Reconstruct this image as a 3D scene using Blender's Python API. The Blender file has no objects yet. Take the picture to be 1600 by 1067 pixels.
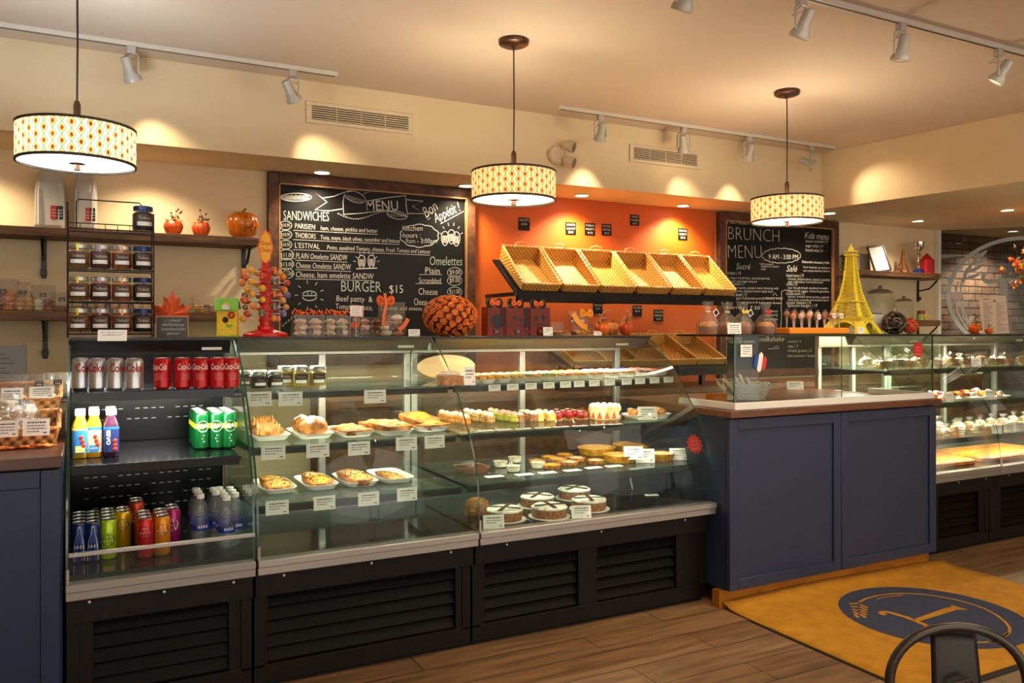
import bpy, math, random
from mathutils import Vector, Matrix, Euler
random.seed(7)
SC = bpy.context.scene
COL = SC.collection
PI = math.pi
# ---------------------------------------------------------------- camera
H = 1.37            # eye height
F = 1270.0          # focal length in px of a 1600 px wide frame
CS, SN = 0.8862, 0.4633
cam_d = bpy.data.cameras.new('camera'); cam = bpy.data.objects.new('camera', cam_d); COL.objects.link(cam)
cam.location = (0, 0, H); cam.rotation_euler = (PI/2, 0, -math.atan2(SN, CS))
cam_d.sensor_width = 36; cam_d.lens = F/1600*36; cam_d.shift_y = -18.5/1600; cam_d.clip_start = 0.05
SC.camera = cam
SC.view_settings.view_transform = 'Standard'; SC.view_settings.look = 'None'
SC.view_settings.gamma = 1; SC.view_settings.use_curve_mapping = False
SC.view_settings.exposure = 0.50
SC.cycles.transparent_max_bounces = 64; SC.cycles.max_bounces = 8
# ---------------------------------------------------------------- world: even warm fill added through the open shop front behind the camera
W = bpy.data.worlds.new('world'); SC.world = W; W.use_nodes = True
bg = W.node_tree.nodes['Background']; bg.inputs[0].default_value = (1.0, 0.92, 0.82, 1); bg.inputs[1].default_value = 1.4
def light(kind, name, loc, power, col=(1, .78, .52), rot=(0, 0, 0), size=.1, sy=None, spot=None, blend=.6, target=None):
    d = bpy.data.lights.new(name, kind); o = bpy.data.objects.new(name, d); COL.objects.link(o)
    d.energy = power; d.color = col; o.location = loc; o.rotation_euler = rot
    if kind == 'AREA':
        d.size = size
        if sy: d.shape = 'RECTANGLE'; d.size_y = sy
    else: d.shadow_soft_size = size
    if kind == 'SPOT': d.spot_size = spot; d.spot_blend = blend
    if target: o.rotation_euler = (Vector(target)-Vector(loc)).to_track_quat('-Z', 'Y').to_euler()
    return o
WARM = (1, .76, .48); NEUT = (1, .90, .76); COOL = (.72, .87, 1.0)
# unseen fill areas added just below the ceiling (behind and beside the camera)
light('AREA', 'room_light', (1.0, -0.6, 2.70), 30, (1, .86, .68), size=3.0, sy=1.6)
light('AREA', 'room_light', (3.4, 1.4, 2.70), 22, (1, .86, .68), size=2.6, sy=1.2)
# ---------------------------------------------------------------- pixel -> place helpers (rays of the measured camera)
def ray(px, py):
    t = (px-800)/F; s = (515-py)/F
    return (CS*t+SN, CS-SN*t, s)
def pv(px, py, v):
    d = ray(px, py); k = v/d[1]; return Vector((k*d[0], v, H+k*d[2]))
def pz(px, py, z):
    d = ray(px, py); k = (z-H)/d[2]; return Vector((k*d[0], k*d[1], z))
def pp(px, py, P, n):
    d = Vector(ray(px, py)); k = (Vector(P)-Vector((0, 0, H))).dot(n)/d.dot(n); return Vector((0, 0, H))+d*k
def mpp(p):                 # metres per pixel at a point
    return (p[0]*SN+p[1]*CS)/F
# ---------------------------------------------------------------- materials
def lin(h):
    if isinstance(h, str):
        c = [int(h[i:i+2], 16)/255 for i in (0, 2, 4)]
        return tuple((x/12.92 if x <= .04045 else ((x+.055)/1.055)**2.4) for x in c)+(1,)
    return tuple(h)+(1,) if len(h) == 3 else h
MATS = {}
def M(name, col='808080', rough=.5, metal=0, noise=None, bump=None, emit=None, trans=0, coat=0, spec=.5, alpha=1, sub=0):
    if name in MATS: return MATS[name]
    m = bpy.data.materials.new(name); m.use_nodes = True; nt = m.node_tree; b = nt.nodes['Principled BSDF']
    b.inputs['Base Color'].default_value = lin(col); b.inputs['Roughness'].default_value = rough
    b.inputs['Metallic'].default_value = metal; b.inputs['Transmission Weight'].default_value = trans
    b.inputs['Coat Weight'].default_value = coat; b.inputs['Specular IOR Level'].default_value = spec
    b.inputs['Alpha'].default_value = alpha
    if emit: b.inputs['Emission Color'].default_value = lin(emit[0]); b.inputs['Emission Strength'].default_value = emit[1]
    tc = None
    if noise or bump: tc = nt.nodes.new('ShaderNodeTexCoord')
    if noise:
        sc, c2, lo, hi = noise[:4]
        n = nt.nodes.new('ShaderNodeTexNoise'); n.inputs['Scale'].default_value = sc; n.inputs['Detail'].default_value = 5
        r = nt.nodes.new('ShaderNodeValToRGB'); r.color_ramp.elements[0].position = lo; r.color_ramp.elements[1].position = hi
        r.color_ramp.elements[0].color = lin(col); r.color_ramp.elements[1].color = lin(c2)
        src = tc.outputs['Object']
        if len(noise) > 4:
            mp = nt.nodes.new('ShaderNodeMapping'); mp.inputs['Scale'].default_value = noise[4]
            nt.links.new(src, mp.inputs[0]); src = mp.outputs[0]
        nt.links.new(src, n.inputs['Vector']); nt.links.new(n.outputs['Fac'], r.inputs[0]); nt.links.new(r.outputs[0], b.inputs['Base Color'])
    if bump:
        n = nt.nodes.new('ShaderNodeTexNoise'); n.inputs['Scale'].default_value = bump[0]; n.inputs['Detail'].default_value = 4
        q = nt.nodes.new('ShaderNodeBump'); q.inputs['Strength'].default_value = bump[1]; q.inputs['Distance'].default_value = bump[2] if len(bump) > 2 else .01
        nt.links.new(tc.outputs['Object'], n.inputs['Vector']); nt.links.new(n.outputs['Fac'], q.inputs['Height']); nt.links.new(q.outputs[0], b.inputs['Normal'])
    MATS[name] = m; return m
def nodes_mat(name):
    m = bpy.data.materials.new(name); m.use_nodes = True; MATS[name] = m
    nt = m.node_tree; return m, nt, nt.nodes['Principled BSDF'], nt.nodes['Material Output']
def nn(nt, kind, **kw):
    n = nt.nodes.new('ShaderNode'+kind)
    for k, v in kw.items():
        if k in n.inputs: n.inputs[k].default_value = v
        else: setattr(n, k, v)
    return n
def thin_glass(name, tint, ior=1.45, rough=.02, body=0.0, bodycol='ffffff', bump=None, fmul=1.0, edge=.6):
    """clear sheet: transparent, mirror-like at grazing angles, optionally a little milky"""
    m, nt, b, out = nodes_mat(name); nt.nodes.remove(b); L = nt.links.new
    t = nn(nt, 'BsdfTransparent'); t.inputs[0].default_value = lin(tint)
    g = nn(nt, 'BsdfGlossy'); g.inputs['Roughness'].default_value = rough
    f0 = ((ior-1)/(ior+1))**2*fmul
    f = nn(nt, 'LayerWeight', Blend=.5); pw = nn(nt, 'Math', operation='POWER'); pw.inputs[1].default_value = 4.5
    mul = nn(nt, 'Math', operation='MULTIPLY_ADD'); mul.inputs[1].default_value = edge; mul.inputs[2].default_value = f0
    mx = nn(nt, 'MixShader'); L(f.outputs['Facing'], pw.inputs[0]); L(pw.outputs[0], mul.inputs[0]); L(mul.outputs[0], mx.inputs[0]); L(t.outputs[0], mx.inputs[1]); L(g.outputs[0], mx.inputs[2])
    last = mx
    if body:
        d = nn(nt, 'BsdfDiffuse'); d.inputs[0].default_value = lin(bodycol)
        m2 = nn(nt, 'MixShader'); m2.inputs[0].default_value = body; L(mx.outputs[0], m2.inputs[1]); L(d.outputs[0], m2.inputs[2]); last = m2
    if bump:
        tc = nn(nt, 'TexCoord'); no = nn(nt, 'TexNoise', Scale=bump[0]); bp = nn(nt, 'Bump', Strength=bump[1], Distance=.01)
        L(tc.outputs['Object'], no.inputs['Vector']); L(no.outputs['Fac'], bp.inputs['Height']); L(bp.outputs[0], g.inputs['Normal']); L(bp.outputs[0], f.inputs['Normal'])
    L(last.outputs[0], out.inputs[0]); return m
GL = thin_glass('display_glass', 'f6fbf8', 1.38)
GSH = thin_glass('shelf_glass', 'eef6f2', 1.45, body=.015, bodycol='a8c8bc')
GEDGE = M('glass_edge', '124a3a', .12, spec=.8)
CELLO = thin_glass('cellophane', 'f4f2ee', 1.5, .12, body=.055, bodycol='e8e4dc', bump=(45, 1.0), fmul=1.3)
BOXP = thin_glass('clear_plastic', 'f2f0ec', 1.45, .06, body=.05, bodycol='e8e0d4', fmul=1.2)
PETG = thin_glass('bottle_plastic', 'f4f6f7', 1.5, .05, body=.05, bodycol='dce4e8', bump=(60, .6), fmul=1.6)
JARG = thin_glass('jar_glass', 'f8faf9', 1.5, .04, body=.006, bodycol='d0d8d4', fmul=1.0, edge=.45)
def wood(name, c1, c2, scale=(1, 12, 12), rough=.5, bump=.15, c3=None):
    m, nt, b, out = nodes_mat(name); L = nt.links.new
    tc = nn(nt, 'TexCoord'); mp = nn(nt, 'Mapping'); mp.inputs['Scale'].default_value = scale
    n = nn(nt, 'TexNoise', Scale=3.0, Detail=7.0, Distortion=.6); r = nn(nt, 'ValToRGB')
    r.color_ramp.elements[0].position = .3; r.color_ramp.elements[1].position = .72
    r.color_ramp.elements[0].color = lin(c1); r.color_ramp.elements[1].color = lin(c2)
    if c3: e = r.color_ramp.elements.new(.5); e.color = lin(c3)
    bp = nn(nt, 'Bump', Strength=bump, Distance=.01)
    L(tc.outputs['Object'], mp.inputs[0]); L(mp.outputs[0], n.inputs['Vector']); L(n.outputs['Fac'], r.inputs[0]); L(r.outputs[0], b.inputs['Base Color'])
    L(n.outputs['Fac'], bp.inputs['Height']); L(bp.outputs[0], b.inputs['Normal']); b.inputs['Roughness'].default_value = rough; return m
W_SHELF = wood('rustic_wood', '3a2414', '7a5430', (1.2, 14, 14), .65)
W_FRAME = wood('frame_wood', '2c170b', '6a3c1a', (6, 6, 6), .6)
W_TOP = wood('counter_wood', '3d2116', '6a3c26', (1.5, 10, 10), .28, .05)
W_EDGE = wood('counter_wood_edge', '4a2917', '7c4a2b', (1.5, 10, 10), .35, .05)
W_BACK = wood('back_counter_wood', '4a2a16', '8a5a34', (1.2, 12, 12), .5)
def floor_mat():
    m, nt, b, out = nodes_mat('plank_floor'); L = nt.links.new
    tc = nn(nt, 'TexCoord'); br = nn(nt, 'TexBrick', Scale=1.0); br.offset = .37
    for k, v in {'Mortar Size': .0025, 'Brick Width': 1.2, 'Row Height': .18, 'Mortar Smooth': .2, 'Bias': 0.0}.items(): br.inputs[k].default_value = v
    br.inputs['Color1'].default_value = lin('8c6a48'); br.inputs['Color2'].default_value = lin('a07c56'); br.inputs['Mortar'].default_value = lin('3a2818')
    mp = nn(nt, 'Mapping'); mp.inputs['Scale'].default_value = (1.0, 9, 1); n = nn(nt, 'TexNoise', Scale=2.5, Detail=8.0, Distortion=.8)
    r = nn(nt, 'ValToRGB'); r.color_ramp.elements[0].position = .35; r.color_ramp.elements[1].position = .7
    r.color_ramp.elements[0].color = (.38, .36, .34, 1); r.color_ramp.elements[1].color = (1.05, 1, .95, 1)
    mx = nn(nt, 'MixRGB', blend_type='MULTIPLY'); mx.inputs[0].default_value = .75
    L(tc.outputs['Object'], br.inputs['Vector']); L(tc.outputs['Object'], mp.inputs[0]); L(mp.outputs[0], n.inputs['Vector']); L(n.outputs['Fac'], r.inputs[0])
    L(br.outputs['Color'], mx.inputs[1]); L(r.outputs[0], mx.inputs[2]); L(mx.outputs[0], b.inputs['Base Color'])
    bp = nn(nt, 'Bump', Strength=.2, Distance=.004); L(n.outputs['Fac'], bp.inputs['Height']); L(bp.outputs[0], b.inputs['Normal'])
    b.inputs['Roughness'].default_value = .42; return m
def brick_mat():
    m, nt, b, out = nodes_mat('old_brick'); L = nt.links.new
    tc = nn(nt, 'TexCoord'); mp = nn(nt, 'Mapping'); mp.inputs['Rotation'].default_value = (PI/2, 0, 0)
    br = nn(nt, 'TexBrick', Scale=1.0)
    for k, v in {'Mortar Size': .007, 'Brick Width': .21, 'Row Height': .072, 'Mortar Smooth': .3}.items(): br.inputs[k].default_value = v
    br.inputs['Color1'].default_value = lin('8a6450'); br.inputs['Color2'].default_value = lin('b8967c'); br.inputs['Mortar'].default_value = lin('3a302a')
    n = nn(nt, 'TexNoise', Scale=9.0, Detail=6.0); r = nn(nt, 'ValToRGB'); r.color_ramp.elements[0].position = .3; r.color_ramp.elements[1].position = .7
    r.color_ramp.elements[0].color = (.45, .43, .42, 1); r.color_ramp.elements[1].color = (1.2, 1.15, 1.1, 1)
    mx = nn(nt, 'MixRGB', blend_type='MULTIPLY'); mx.inputs[0].default_value = 1
    L(tc.outputs['Object'], mp.inputs[0]); L(mp.outputs[0], br.inputs['Vector']); L(tc.outputs['Object'], n.inputs['Vector']); L(n.outputs['Fac'], r.inputs[0])
    L(br.outputs['Color'], mx.inputs[1]); L(r.outputs[0], mx.inputs[2]); L(mx.outputs[0], b.inputs['Base Color'])
    bp = nn(nt, 'Bump', Strength=.6, Distance=.01, invert=True); L(br.outputs['Fac'], bp.inputs['Height']); L(bp.outputs[0], b.inputs['Normal'])
    b.inputs['Roughness'].default_value = .85; return m
def wicker_mat(name, c1, c2, sx=160, sz=160):
    m, nt, b, out = nodes_mat(name); L = nt.links.new
    tc = nn(nt, 'TexCoord'); sp = nn(nt, 'SeparateXYZ'); L(tc.outputs['UV'], sp.inputs[0])
    def sn(sock, k, ph=None):
        a = nn(nt, 'Math', operation='MULTIPLY'); a.inputs[1].default_value = k; L(sock, a.inputs[0]); s = nn(nt, 'Math', operation='SINE')
        L(a.outputs[0], s.inputs[0]); return s.outputs[0]
    s1 = sn(sp.outputs[0], sx); s2 = sn(sp.outputs[1], sz)
    mu = nn(nt, 'Math', operation='MULTIPLY'); L(s1, mu.inputs[0]); L(s2, mu.inputs[1])
    s3 = sn(sp.outputs[1], sz*2); ad = nn(nt, 'Math', operation='MULTIPLY_ADD'); ad.inputs[1].default_value = .5; ad.inputs[2].default_value = .5; L(mu.outputs[0], ad.inputs[0])
    no = nn(nt, 'TexNoise', Scale=30.0); av = nn(nt, 'Math', operation='MULTIPLY_ADD'); av.inputs[1].default_value = .5; L(no.outputs['Fac'], av.inputs[0]); L(ad.outputs[0], av.inputs[2])
    r = nn(nt, 'ValToRGB'); r.color_ramp.elements[0].position = .45; r.color_ramp.elements[1].position = 1.0
    r.color_ramp.elements[0].color = lin(c1); r.color_ramp.elements[1].color = lin(c2); L(av.outputs[0], r.inputs[0]); L(r.outputs[0], b.inputs['Base Color'])
    bp = nn(nt, 'Bump', Strength=.7, Distance=.004); L(ad.outputs[0], bp.inputs['Height']); L(bp.outputs[0], b.inputs['Normal'])
    b.inputs['Roughness'].default_value = .55; return m
def shade_mat():
    m, nt, b, out = nodes_mat('shade_fabric'); nt.nodes.remove(b); L = nt.links.new
    tc = nn(nt, 'TexCoord'); sp = nn(nt, 'SeparateXYZ'); L(tc.outputs['Object'], sp.inputs[0])
    at = nn(nt, 'Math', operation='ARCTAN2'); L(sp.outputs[1], at.inputs[0]); L(sp.outputs[0], at.inputs[1])
    def lat(ph):
        ds = []
        for sock, k, A in ((at.outputs[0], 21/(2*PI), .115), (sp.outputs[2], 1/.0455, .25)):
            m_ = nn(nt, 'Math', operation='MULTIPLY_ADD'); m_.inputs[1].default_value = k; m_.inputs[2].default_value = ph+20; L(sock, m_.inputs[0])
            pg = nn(nt, 'Math', operation='PINGPONG'); pg.inputs[1].default_value = .5; L(m_.outputs[0], pg.inputs[0])
            dv = nn(nt, 'Math', operation='DIVIDE'); dv.inputs[1].default_value = A*4; L(pg.outputs[0], dv.inputs[0]); ds.append(dv.outputs[0])
        ad = nn(nt, 'Math', operation='ADD'); L(ds[0], ad.inputs[0]); L(ds[1], ad.inputs[1]); return ad.outputs[0]
    mu = nn(nt, 'Math', operation='MINIMUM'); L(lat(0), mu.inputs[0]); L(lat(.5), mu.inputs[1])
    r = nn(nt, 'ValToRGB'); cr = r.color_ramp; cr.interpolation = 'CONSTANT'
    cr.elements[0].position = 0; cr.elements[0].color = lin('a8501c')
    cr.elements[1].position = .55; cr.elements[1].color = lin('f8f0dc')
    for p, c in ((.25, 'f6ecc4'), (.33, 'ecc878'), (.41, 'f6ecc4'), (.46, '4f8272')): e = cr.elements.new(p); e.color = lin(c)
    L(mu.outputs[0], r.inputs[0])
    d = nn(nt, 'BsdfDiffuse'); t = nn(nt, 'BsdfTranslucent'); L(r.outputs[0], d.inputs[0]); L(r.outputs[0], t.inputs[0])
    mx = nn(nt, 'MixShader'); mx.inputs[0].default_value = .45; L(d.outputs[0], mx.inputs[1]); L(t.outputs[0], mx.inputs[2]); L(mx.outputs[0], out.inputs[0]); return m
def transl(name, col, fac=.6):
    m, nt, b, out = nodes_mat(name); nt.nodes.remove(b); L = nt.links.new
    d = nn(nt, 'BsdfDiffuse'); t = nn(nt, 'BsdfTranslucent'); d.inputs[0].default_value = lin(col); t.inputs[0].default_value = lin(col)
    mx = nn(nt, 'MixShader'); mx.inputs[0].default_value = fac; L(d.outputs[0], mx.inputs[1]); L(t.outputs[0], mx.inputs[2]); L(mx.outputs[0], out.inputs[0]); return m
FLOORM = floor_mat(); BRICK = brick_mat(); WICK = wicker_mat('pale_wicker', '94611f', 'dca64e', 230, 230); WICKB = wicker_mat('brown_wicker', '6a3a14', 'c98a44')
SHADE = shade_mat(); DIFFUSER = transl('opal_diffuser', 'fffaf0')
CREAM = M('cream_paint', 'e2cea8', .75, noise=(3, 'dcc6a0', .3, .7)); CEIL = M('ceiling_paint', 'd6c4b0', .85)
ORANGE = M('orange_paint', 'c85c0c', .55, noise=(3, 'bf540a', .3, .7))
NAVY = M('navy_paint', '12294a', .38, noise=(6, '0f2442', .3, .7)); NAVYP = M('slate_blue_paint', '28324a', .42)
BLACK = M('black_metal', '141213', .4); BLACKW = wood('black_stained_wood', '070504', '120c09', (1.5, 12, 12), .5, .05); BLACKW.node_tree.nodes['Principled BSDF'].inputs['Specular IOR Level'].default_value = .25
STEEL = M('brushed_aluminium', 'b9b4ac', .3, .75); GREYP = M('grey_enamel', '9a958e', .35, .2); STAIN = M('stainless_steel', '8f938e', .22, .9)
DECKG = M('glossy_deck', '23282a', .08, .3); WHITEP = M('white_enamel', 'e9e4da', .35); CARD = M('card_paper', 'fcf8f0', .6); INK = M('ink', '2a2c58', .7); INKB = M('black_ink', '1c1614', .7)
SLATE = M('chalkboard_slate', '090808', .45, noise=(7, '100f0e', .35, .75), spec=.22); CHALK = M('white_chalk', 'c8c4bc', .9); CHALKG = M('green_chalk', 'a2aea4', .9)
BRONZE = M('dark_bronze', '5a4132', .3, .8); PORC = M('white_porcelain', 'f2eee6', .2); LEDM = M('led_tube', 'ffffff', .5, emit=('fff0d8', 6)); 
BULB = M('lit_bulb', 'ffffff', .5, emit=('ffe2b0', 14)); BULBC = M('lit_downlight', 'ffffff', .5, emit=('fff0dc', 9))
# ---------------------------------------------------------------- mesh builder
class MB:
    def __init__(s): s.v = []; s.f = []; s.m = []; s.uv = {}
    def add(s, vs, fs, mi=0, T=None):
        o = len(s.v)
        for p in vs: s.v.append(tuple(T @ Vector(p)) if T else tuple(p))
        for f in fs: s.f.append(tuple(i+o for i in f)); s.m.append(mi)
        return s
    def box(s, x0, x1, y0, y1, z0, z1, mi=0, T=None):
        vs = [(x, y, z) for x in (x0, x1) for y in (y0, y1) for z in (z0, z1)]
        return s.add(vs, [(0, 1, 3, 2), (4, 6, 7, 5), (0, 4, 5, 1), (2, 3, 7, 6), (0, 2, 6, 4), (1, 5, 7, 3)], mi, T)
    def cbox(s, c, d, mi=0, rot=None):
        T = Matrix.Translation(c) @ (Euler(rot).to_matrix().to_4x4() if rot else Matrix())
        return s.box(-d[0]/2, d[0]/2, -d[1]/2, d[1]/2, -d[2]/2, d[2]/2, mi, T)
    def lathe(s, prof, n=24, mi=0, T=None, sx=1, sy=1, wob=None):
        nocap = prof[0] == prof[-1] or all(q[1] == prof[0][1] for q in prof)
        vs = []; fs = []
        for j, (r, z) in enumerate(prof):
            for i in range(n):
                a = 2*PI*i/n; k = wob(a, j) if wob else 1
                vs.append((r*k*math.cos(a)*sx, r*k*math.sin(a)*sy, z))
        for j in range(len(prof)-1):
            for i in range(n): fs.append((j*n+i, j*n+(i+1) % n, (j+1)*n+(i+1) % n, (j+1)*n+i))
        if prof[0][0] > 1e-6 and not nocap: fs.append(tuple(range(n-1, -1, -1)))
        if prof[-1][0] > 1e-6 and not nocap: fs.append(tuple((len(prof)-1)*n+i for i in range(n)))
        return s.add(vs, fs, mi, T)
    def cyl(s, c, r, h, n=20, mi=0, T=None): 
        T2 = (T or Matrix()) @ Matrix.Translation(c); return s.lathe([(r, 0), (r, h)], n, mi, T2)
    def ell(s, c, r, n=14, m=9, mi=0, wob=0, seed=0, T=None):
        rd = random.Random(seed); vs = []; fs = []; T2 = (T or Matrix()) @ Matrix.Translation(c)
        ph = [rd.uniform(0, 6.28) for _ in range(6)]
        for j in range(m+1):
            b = -PI/2+PI*j/m
            for i in range(n):
                a = 2*PI*i/n; k = 1+wob*(math.sin(3*a+ph[0]+2*b)+.7*math.sin(5*a+ph[1]-3*b)+.6*math.sin(4*b+ph[2]))*.5
                vs.append((r[0]*k*math.cos(b)*math.cos(a), r[1]*k*math.cos(b)*math.sin(a), r[2]*k*math.sin(b)))
        for j in range(m):
            for i in range(n): fs.append((j*n+i, j*n+(i+1) % n, (j+1)*n+(i+1) % n, (j+1)*n+i))
        return s.add(vs, fs, mi, T2)
    def tube(s, pts, r, n=8, mi=0, closed=False, T=None):
        P = [Vector(p) for p in pts]; N = len(P); vs = []; fs = []; up = None
        for i, p in enumerate(P):
            a = P[(i-1) % N] if (closed or i > 0) else p; b = P[(i+1) % N] if (closed or i < N-1) else p
            d = (b-a)
            d = d.normalized() if d.length > 1e-9 else Vector((0, 0, 1))
            if up is None:
                up = d.orthogonal().normalized()
            up = (up-d*up.dot(d)); up = up.normalized() if up.length > 1e-6 else d.orthogonal().normalized()
            sd = d.cross(up); rr = r[i] if isinstance(r, (list, tuple)) else r
            for k in range(n):
                q = 2*PI*k/n; vs.append(p+(up*math.cos(q)+sd*math.sin(q))*rr)
        R = N if closed else N-1
        for i in range(R):
            for k in range(n): a = i*n+k; b = i*n+(k+1) % n; c = ((i+1) % N)*n; fs.append((a, b, c+(k+1) % n, c+k))
        if not closed: fs.append(tuple(range(n-1, -1, -1))); fs.append(tuple((N-1)*n+k for k in range(n)))
        return s.add(vs, fs, mi, T)
    def loft(s, rings, n=28, p=2.0, mi=0, T=None, cap=True):
        """rings: (a, b, z[, cx, cy]) superellipses of exponent p"""
        vs = []; fs = []
        for R in rings:
            a, b, z = R[:3]; cx, cy = (R[3], R[4]) if len(R) > 3 else (0, 0); pe = R[5] if len(R) > 5 else p
            for i in range(n):
                t = 2*PI*(i+.5)/n; c, q = math.cos(t), math.sin(t)
                vs.append((cx+a*math.copysign(abs(c)**(2/pe), c), cy+b*math.copysign(abs(q)**(2/pe), q), z))
        for j in range(len(rings)-1):
            for i in range(n): fs.append((j*n+i, j*n+(i+1) % n, (j+1)*n+(i+1) % n, (j+1)*n+i))
        if cap: fs.append(tuple(range(n-1, -1, -1))); fs.append(tuple((len(rings)-1)*n+i for i in range(n)))
        return s.add(vs, fs, mi, T)
    def prism(s, poly, axis, a, b, mi=0, mis=None, T=None):
        """poly 2d points extruded along axis (0 x,1 y,2 z) from a to b; mis = material of the side faces"""
        n = len(poly); mk = {0: lambda q, w: (w, q[0], q[1]), 1: lambda q, w: (q[0], w, q[1]), 2: lambda q, w: (q[0], q[1], w)}[axis]
        vs = [mk(q, a) for q in poly]+[mk(q, b) for q in poly]
        s.add(vs, [tuple(range(n)), tuple(range(2*n-1, n-1, -1))], mi, T)
        return s.add(vs, [(i, (i+1) % n, n+(i+1) % n, n+i) for i in range(n)], mi if mis is None else mis, T)
    def text(s, body, T, width=None, height=None, size=.1, shear=0, thin=0, align='LEFT', mi=0, depth=.0006, cyl=None, space=1.0, bend=0):
        me = text_mesh(body, shear, thin, space)
        if not len(me[0]): return s
        xs = [p[0] for p in me[0]]; ys = [p[1] for p in me[0]]; x0, x1 = min(xs), max(xs)
        sy = (height/.7) if height else size; sx = (width/(x1-x0)) if width else sy
        off = x0 if align == 'LEFT' else (x0+x1)/2
        vs = []
        for p in me[0]:
            x = (p[0]-off)*sx; y = p[1]*sy
            if cyl: a = x/cyl; vs.append((cyl*math.sin(a), -cyl*math.cos(a), y))
            else: vs.append((x, 0, y))
        return s.add(vs, me[1], mi, T)
    def stroke(s, pts, w, mi=0, n=(0, -1, 0)):
        """flat chalk line along 3d points, facing n"""
        P = [Vector(p) for p in pts]; n = Vector(n); vs = []
        for i, p in enumerate(P):
            d = (P[min(i+1, len(P)-1)]-P[max(i-1, 0)]); d = d.normalized() if d.length > 1e-9 else Vector((1, 0, 0)); q = d.cross(n)
            if q.length > 1e-6: q.normalize()
            vs += [p+q*w/2, p-q*w/2]
        return s.add(vs, [(2*i, 2*i+1, 2*i+3, 2*i+2) for i in range(len(P)-1)], mi)
    def build(s, name, mats, parent=None, loc=None, rot=None, ang=38, bevel=0, flat=False):
        me = bpy.data.meshes.new(name); me.from_pydata(s.v, [], s.f)
        if not isinstance(mats, (list, tuple)): mats = [mats]
        for m in mats: me.materials.append(m)
        me.polygons.foreach_set('material_index', s.m)
        if s.uv:
            ul = me.uv_layers.new(name='UVMap')
            for pi, poly in enumerate(me.polygons):
                u = s.uv.get(pi)
                if u:
                    for k, li in enumerate(poly.loop_indices): ul.data[li].uv = u[k]
        if not flat:
            me.polygons.foreach_set('use_smooth', [True]*len(me.polygons)); me.set_sharp_from_angle(angle=math.radians(ang))
        me.update(); o = bpy.data.objects.new(name, me); COL.objects.link(o)
        if parent: o.parent = parent
        if loc is not None: o.location = loc
        if rot is not None: o.rotation_euler = rot
        if bevel:
            b = o.modifiers.new('bevel', 'BEVEL'); b.width = bevel; b.segments = 2; b.limit_method = 'ANGLE'
        return o
_tc = {}
def text_mesh(body, shear, thin, space):
    k = (body, shear, thin, space)
    if k not in _tc:
        cu = bpy.data.curves.new('t', 'FONT'); cu.body = body; cu.size = 1; cu.shear = shear; cu.offset = thin; cu.resolution_u = 2; cu.space_character = space
        ob = bpy.data.objects.new('t', cu); me = bpy.data.meshes.new_from_object(ob)
        _tc[k] = ([tuple(v.co) for v in me.vertices], [tuple(p.vertices) for p in me.polygons])
        bpy.data.objects.remove(ob); bpy.data.meshes.remove(me); bpy.data.curves.remove(cu)
    return _tc[k]
# ---------------------------------------------------------------- objects, things, copies
def tag(o, label, cat, group=None):
    o['label'] = label; o['category'] = cat
    if group: o['group'] = group
    return o
def thing(name, label, cat, loc=(0, 0, 0), rz=0, group=None, rot=None):
    o = bpy.data.objects.new(name, None); COL.objects.link(o); o.location = loc; o.rotation_euler = rot or (0, 0, rz); o.empty_display_size = .05
    return tag(o, label, cat, group)
def struct(o): o['kind'] = 'structure'; return o
KIDS = {}
def kids(r): return [o for o in COL.objects if o.parent == r] if r.name not in KIDS else KIDS[r.name]
def copy_tree(root, loc, rz=None, label=None, group=None, scale=None, swap=None, rot=None):
    if root.name not in KIDS: KIDS[root.name] = list(root.children)
    r = root.copy(); COL.objects.link(r); r.location = loc
    if rz is not None: r.rotation_euler = (0, 0, rz)
    if rot is not None: r.rotation_euler = rot
    if scale is not None: r.scale = (scale,)*3 if not isinstance(scale, tuple) else scale
    if label: r['label'] = label
    if group: r['group'] = group
    def rec(a, b):
        for ch in a.children:
            c = ch.copy(); COL.objects.link(c); c.parent = b
            if swap and ch.name.split('.')[0] in swap:
                c.data = swap[ch.name.split('.')[0]]
            rec(ch, c)
    rec(root, r); return r
def mswap(me, *mats):       # same mesh, other materials
    m = me.copy()
    for i, x in enumerate(mats): m.materials[i] = x
    return m
class Proto:
    """the first placing uses the thing itself, later ones copy it"""
    def __init__(s, root): s.r = root; s.used = False
    def put(s, loc, rz=0, label=None, group=None, scale=None, swap=None, rot=None):
        if not s.used and not swap:
            s.used = True; r = s.r; r.location = loc; r.rotation_euler = rot or (0, 0, rz)
            if scale is not None: r.scale = (scale,)*3 if not isinstance(scale, tuple) else scale
            if label: r['label'] = label
            if group: r['group'] = group
            return r
        return copy_tree(s.r, loc, rz, label, group, scale if scale is not None else (1, 1, 1), swap, rot)
    def drop(s):
        if not s.used:
            for c in list(s.r.children_recursive): bpy.data.objects.remove(c)
            bpy.data.objects.remove(s.r)
ORD = ['first', 'second', 'third', 'fourth', 'fifth', 'sixth', 'seventh', 'eighth', 'ninth', 'tenth', 'eleventh', 'twelfth', 'thirteenth', 'fourteenth', 'fifteenth', 'sixteenth']
def facecam(p): return -math.atan2(p[0], p[1])      # turn a thing whose front is -Y towards the camera
# ================================================================ THE SETTING
ZC = 2.745; ZS = 2.307; VB = 4.95; VS = 4.49
struct(MB().box(-3, 10, -4, 8, -.05, 0).build('floor', FLOORM, flat=True))
struct(MB().box(-3, 10, -4, 8, ZC, ZC+.05).build('ceiling', CEIL, flat=True))
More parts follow.
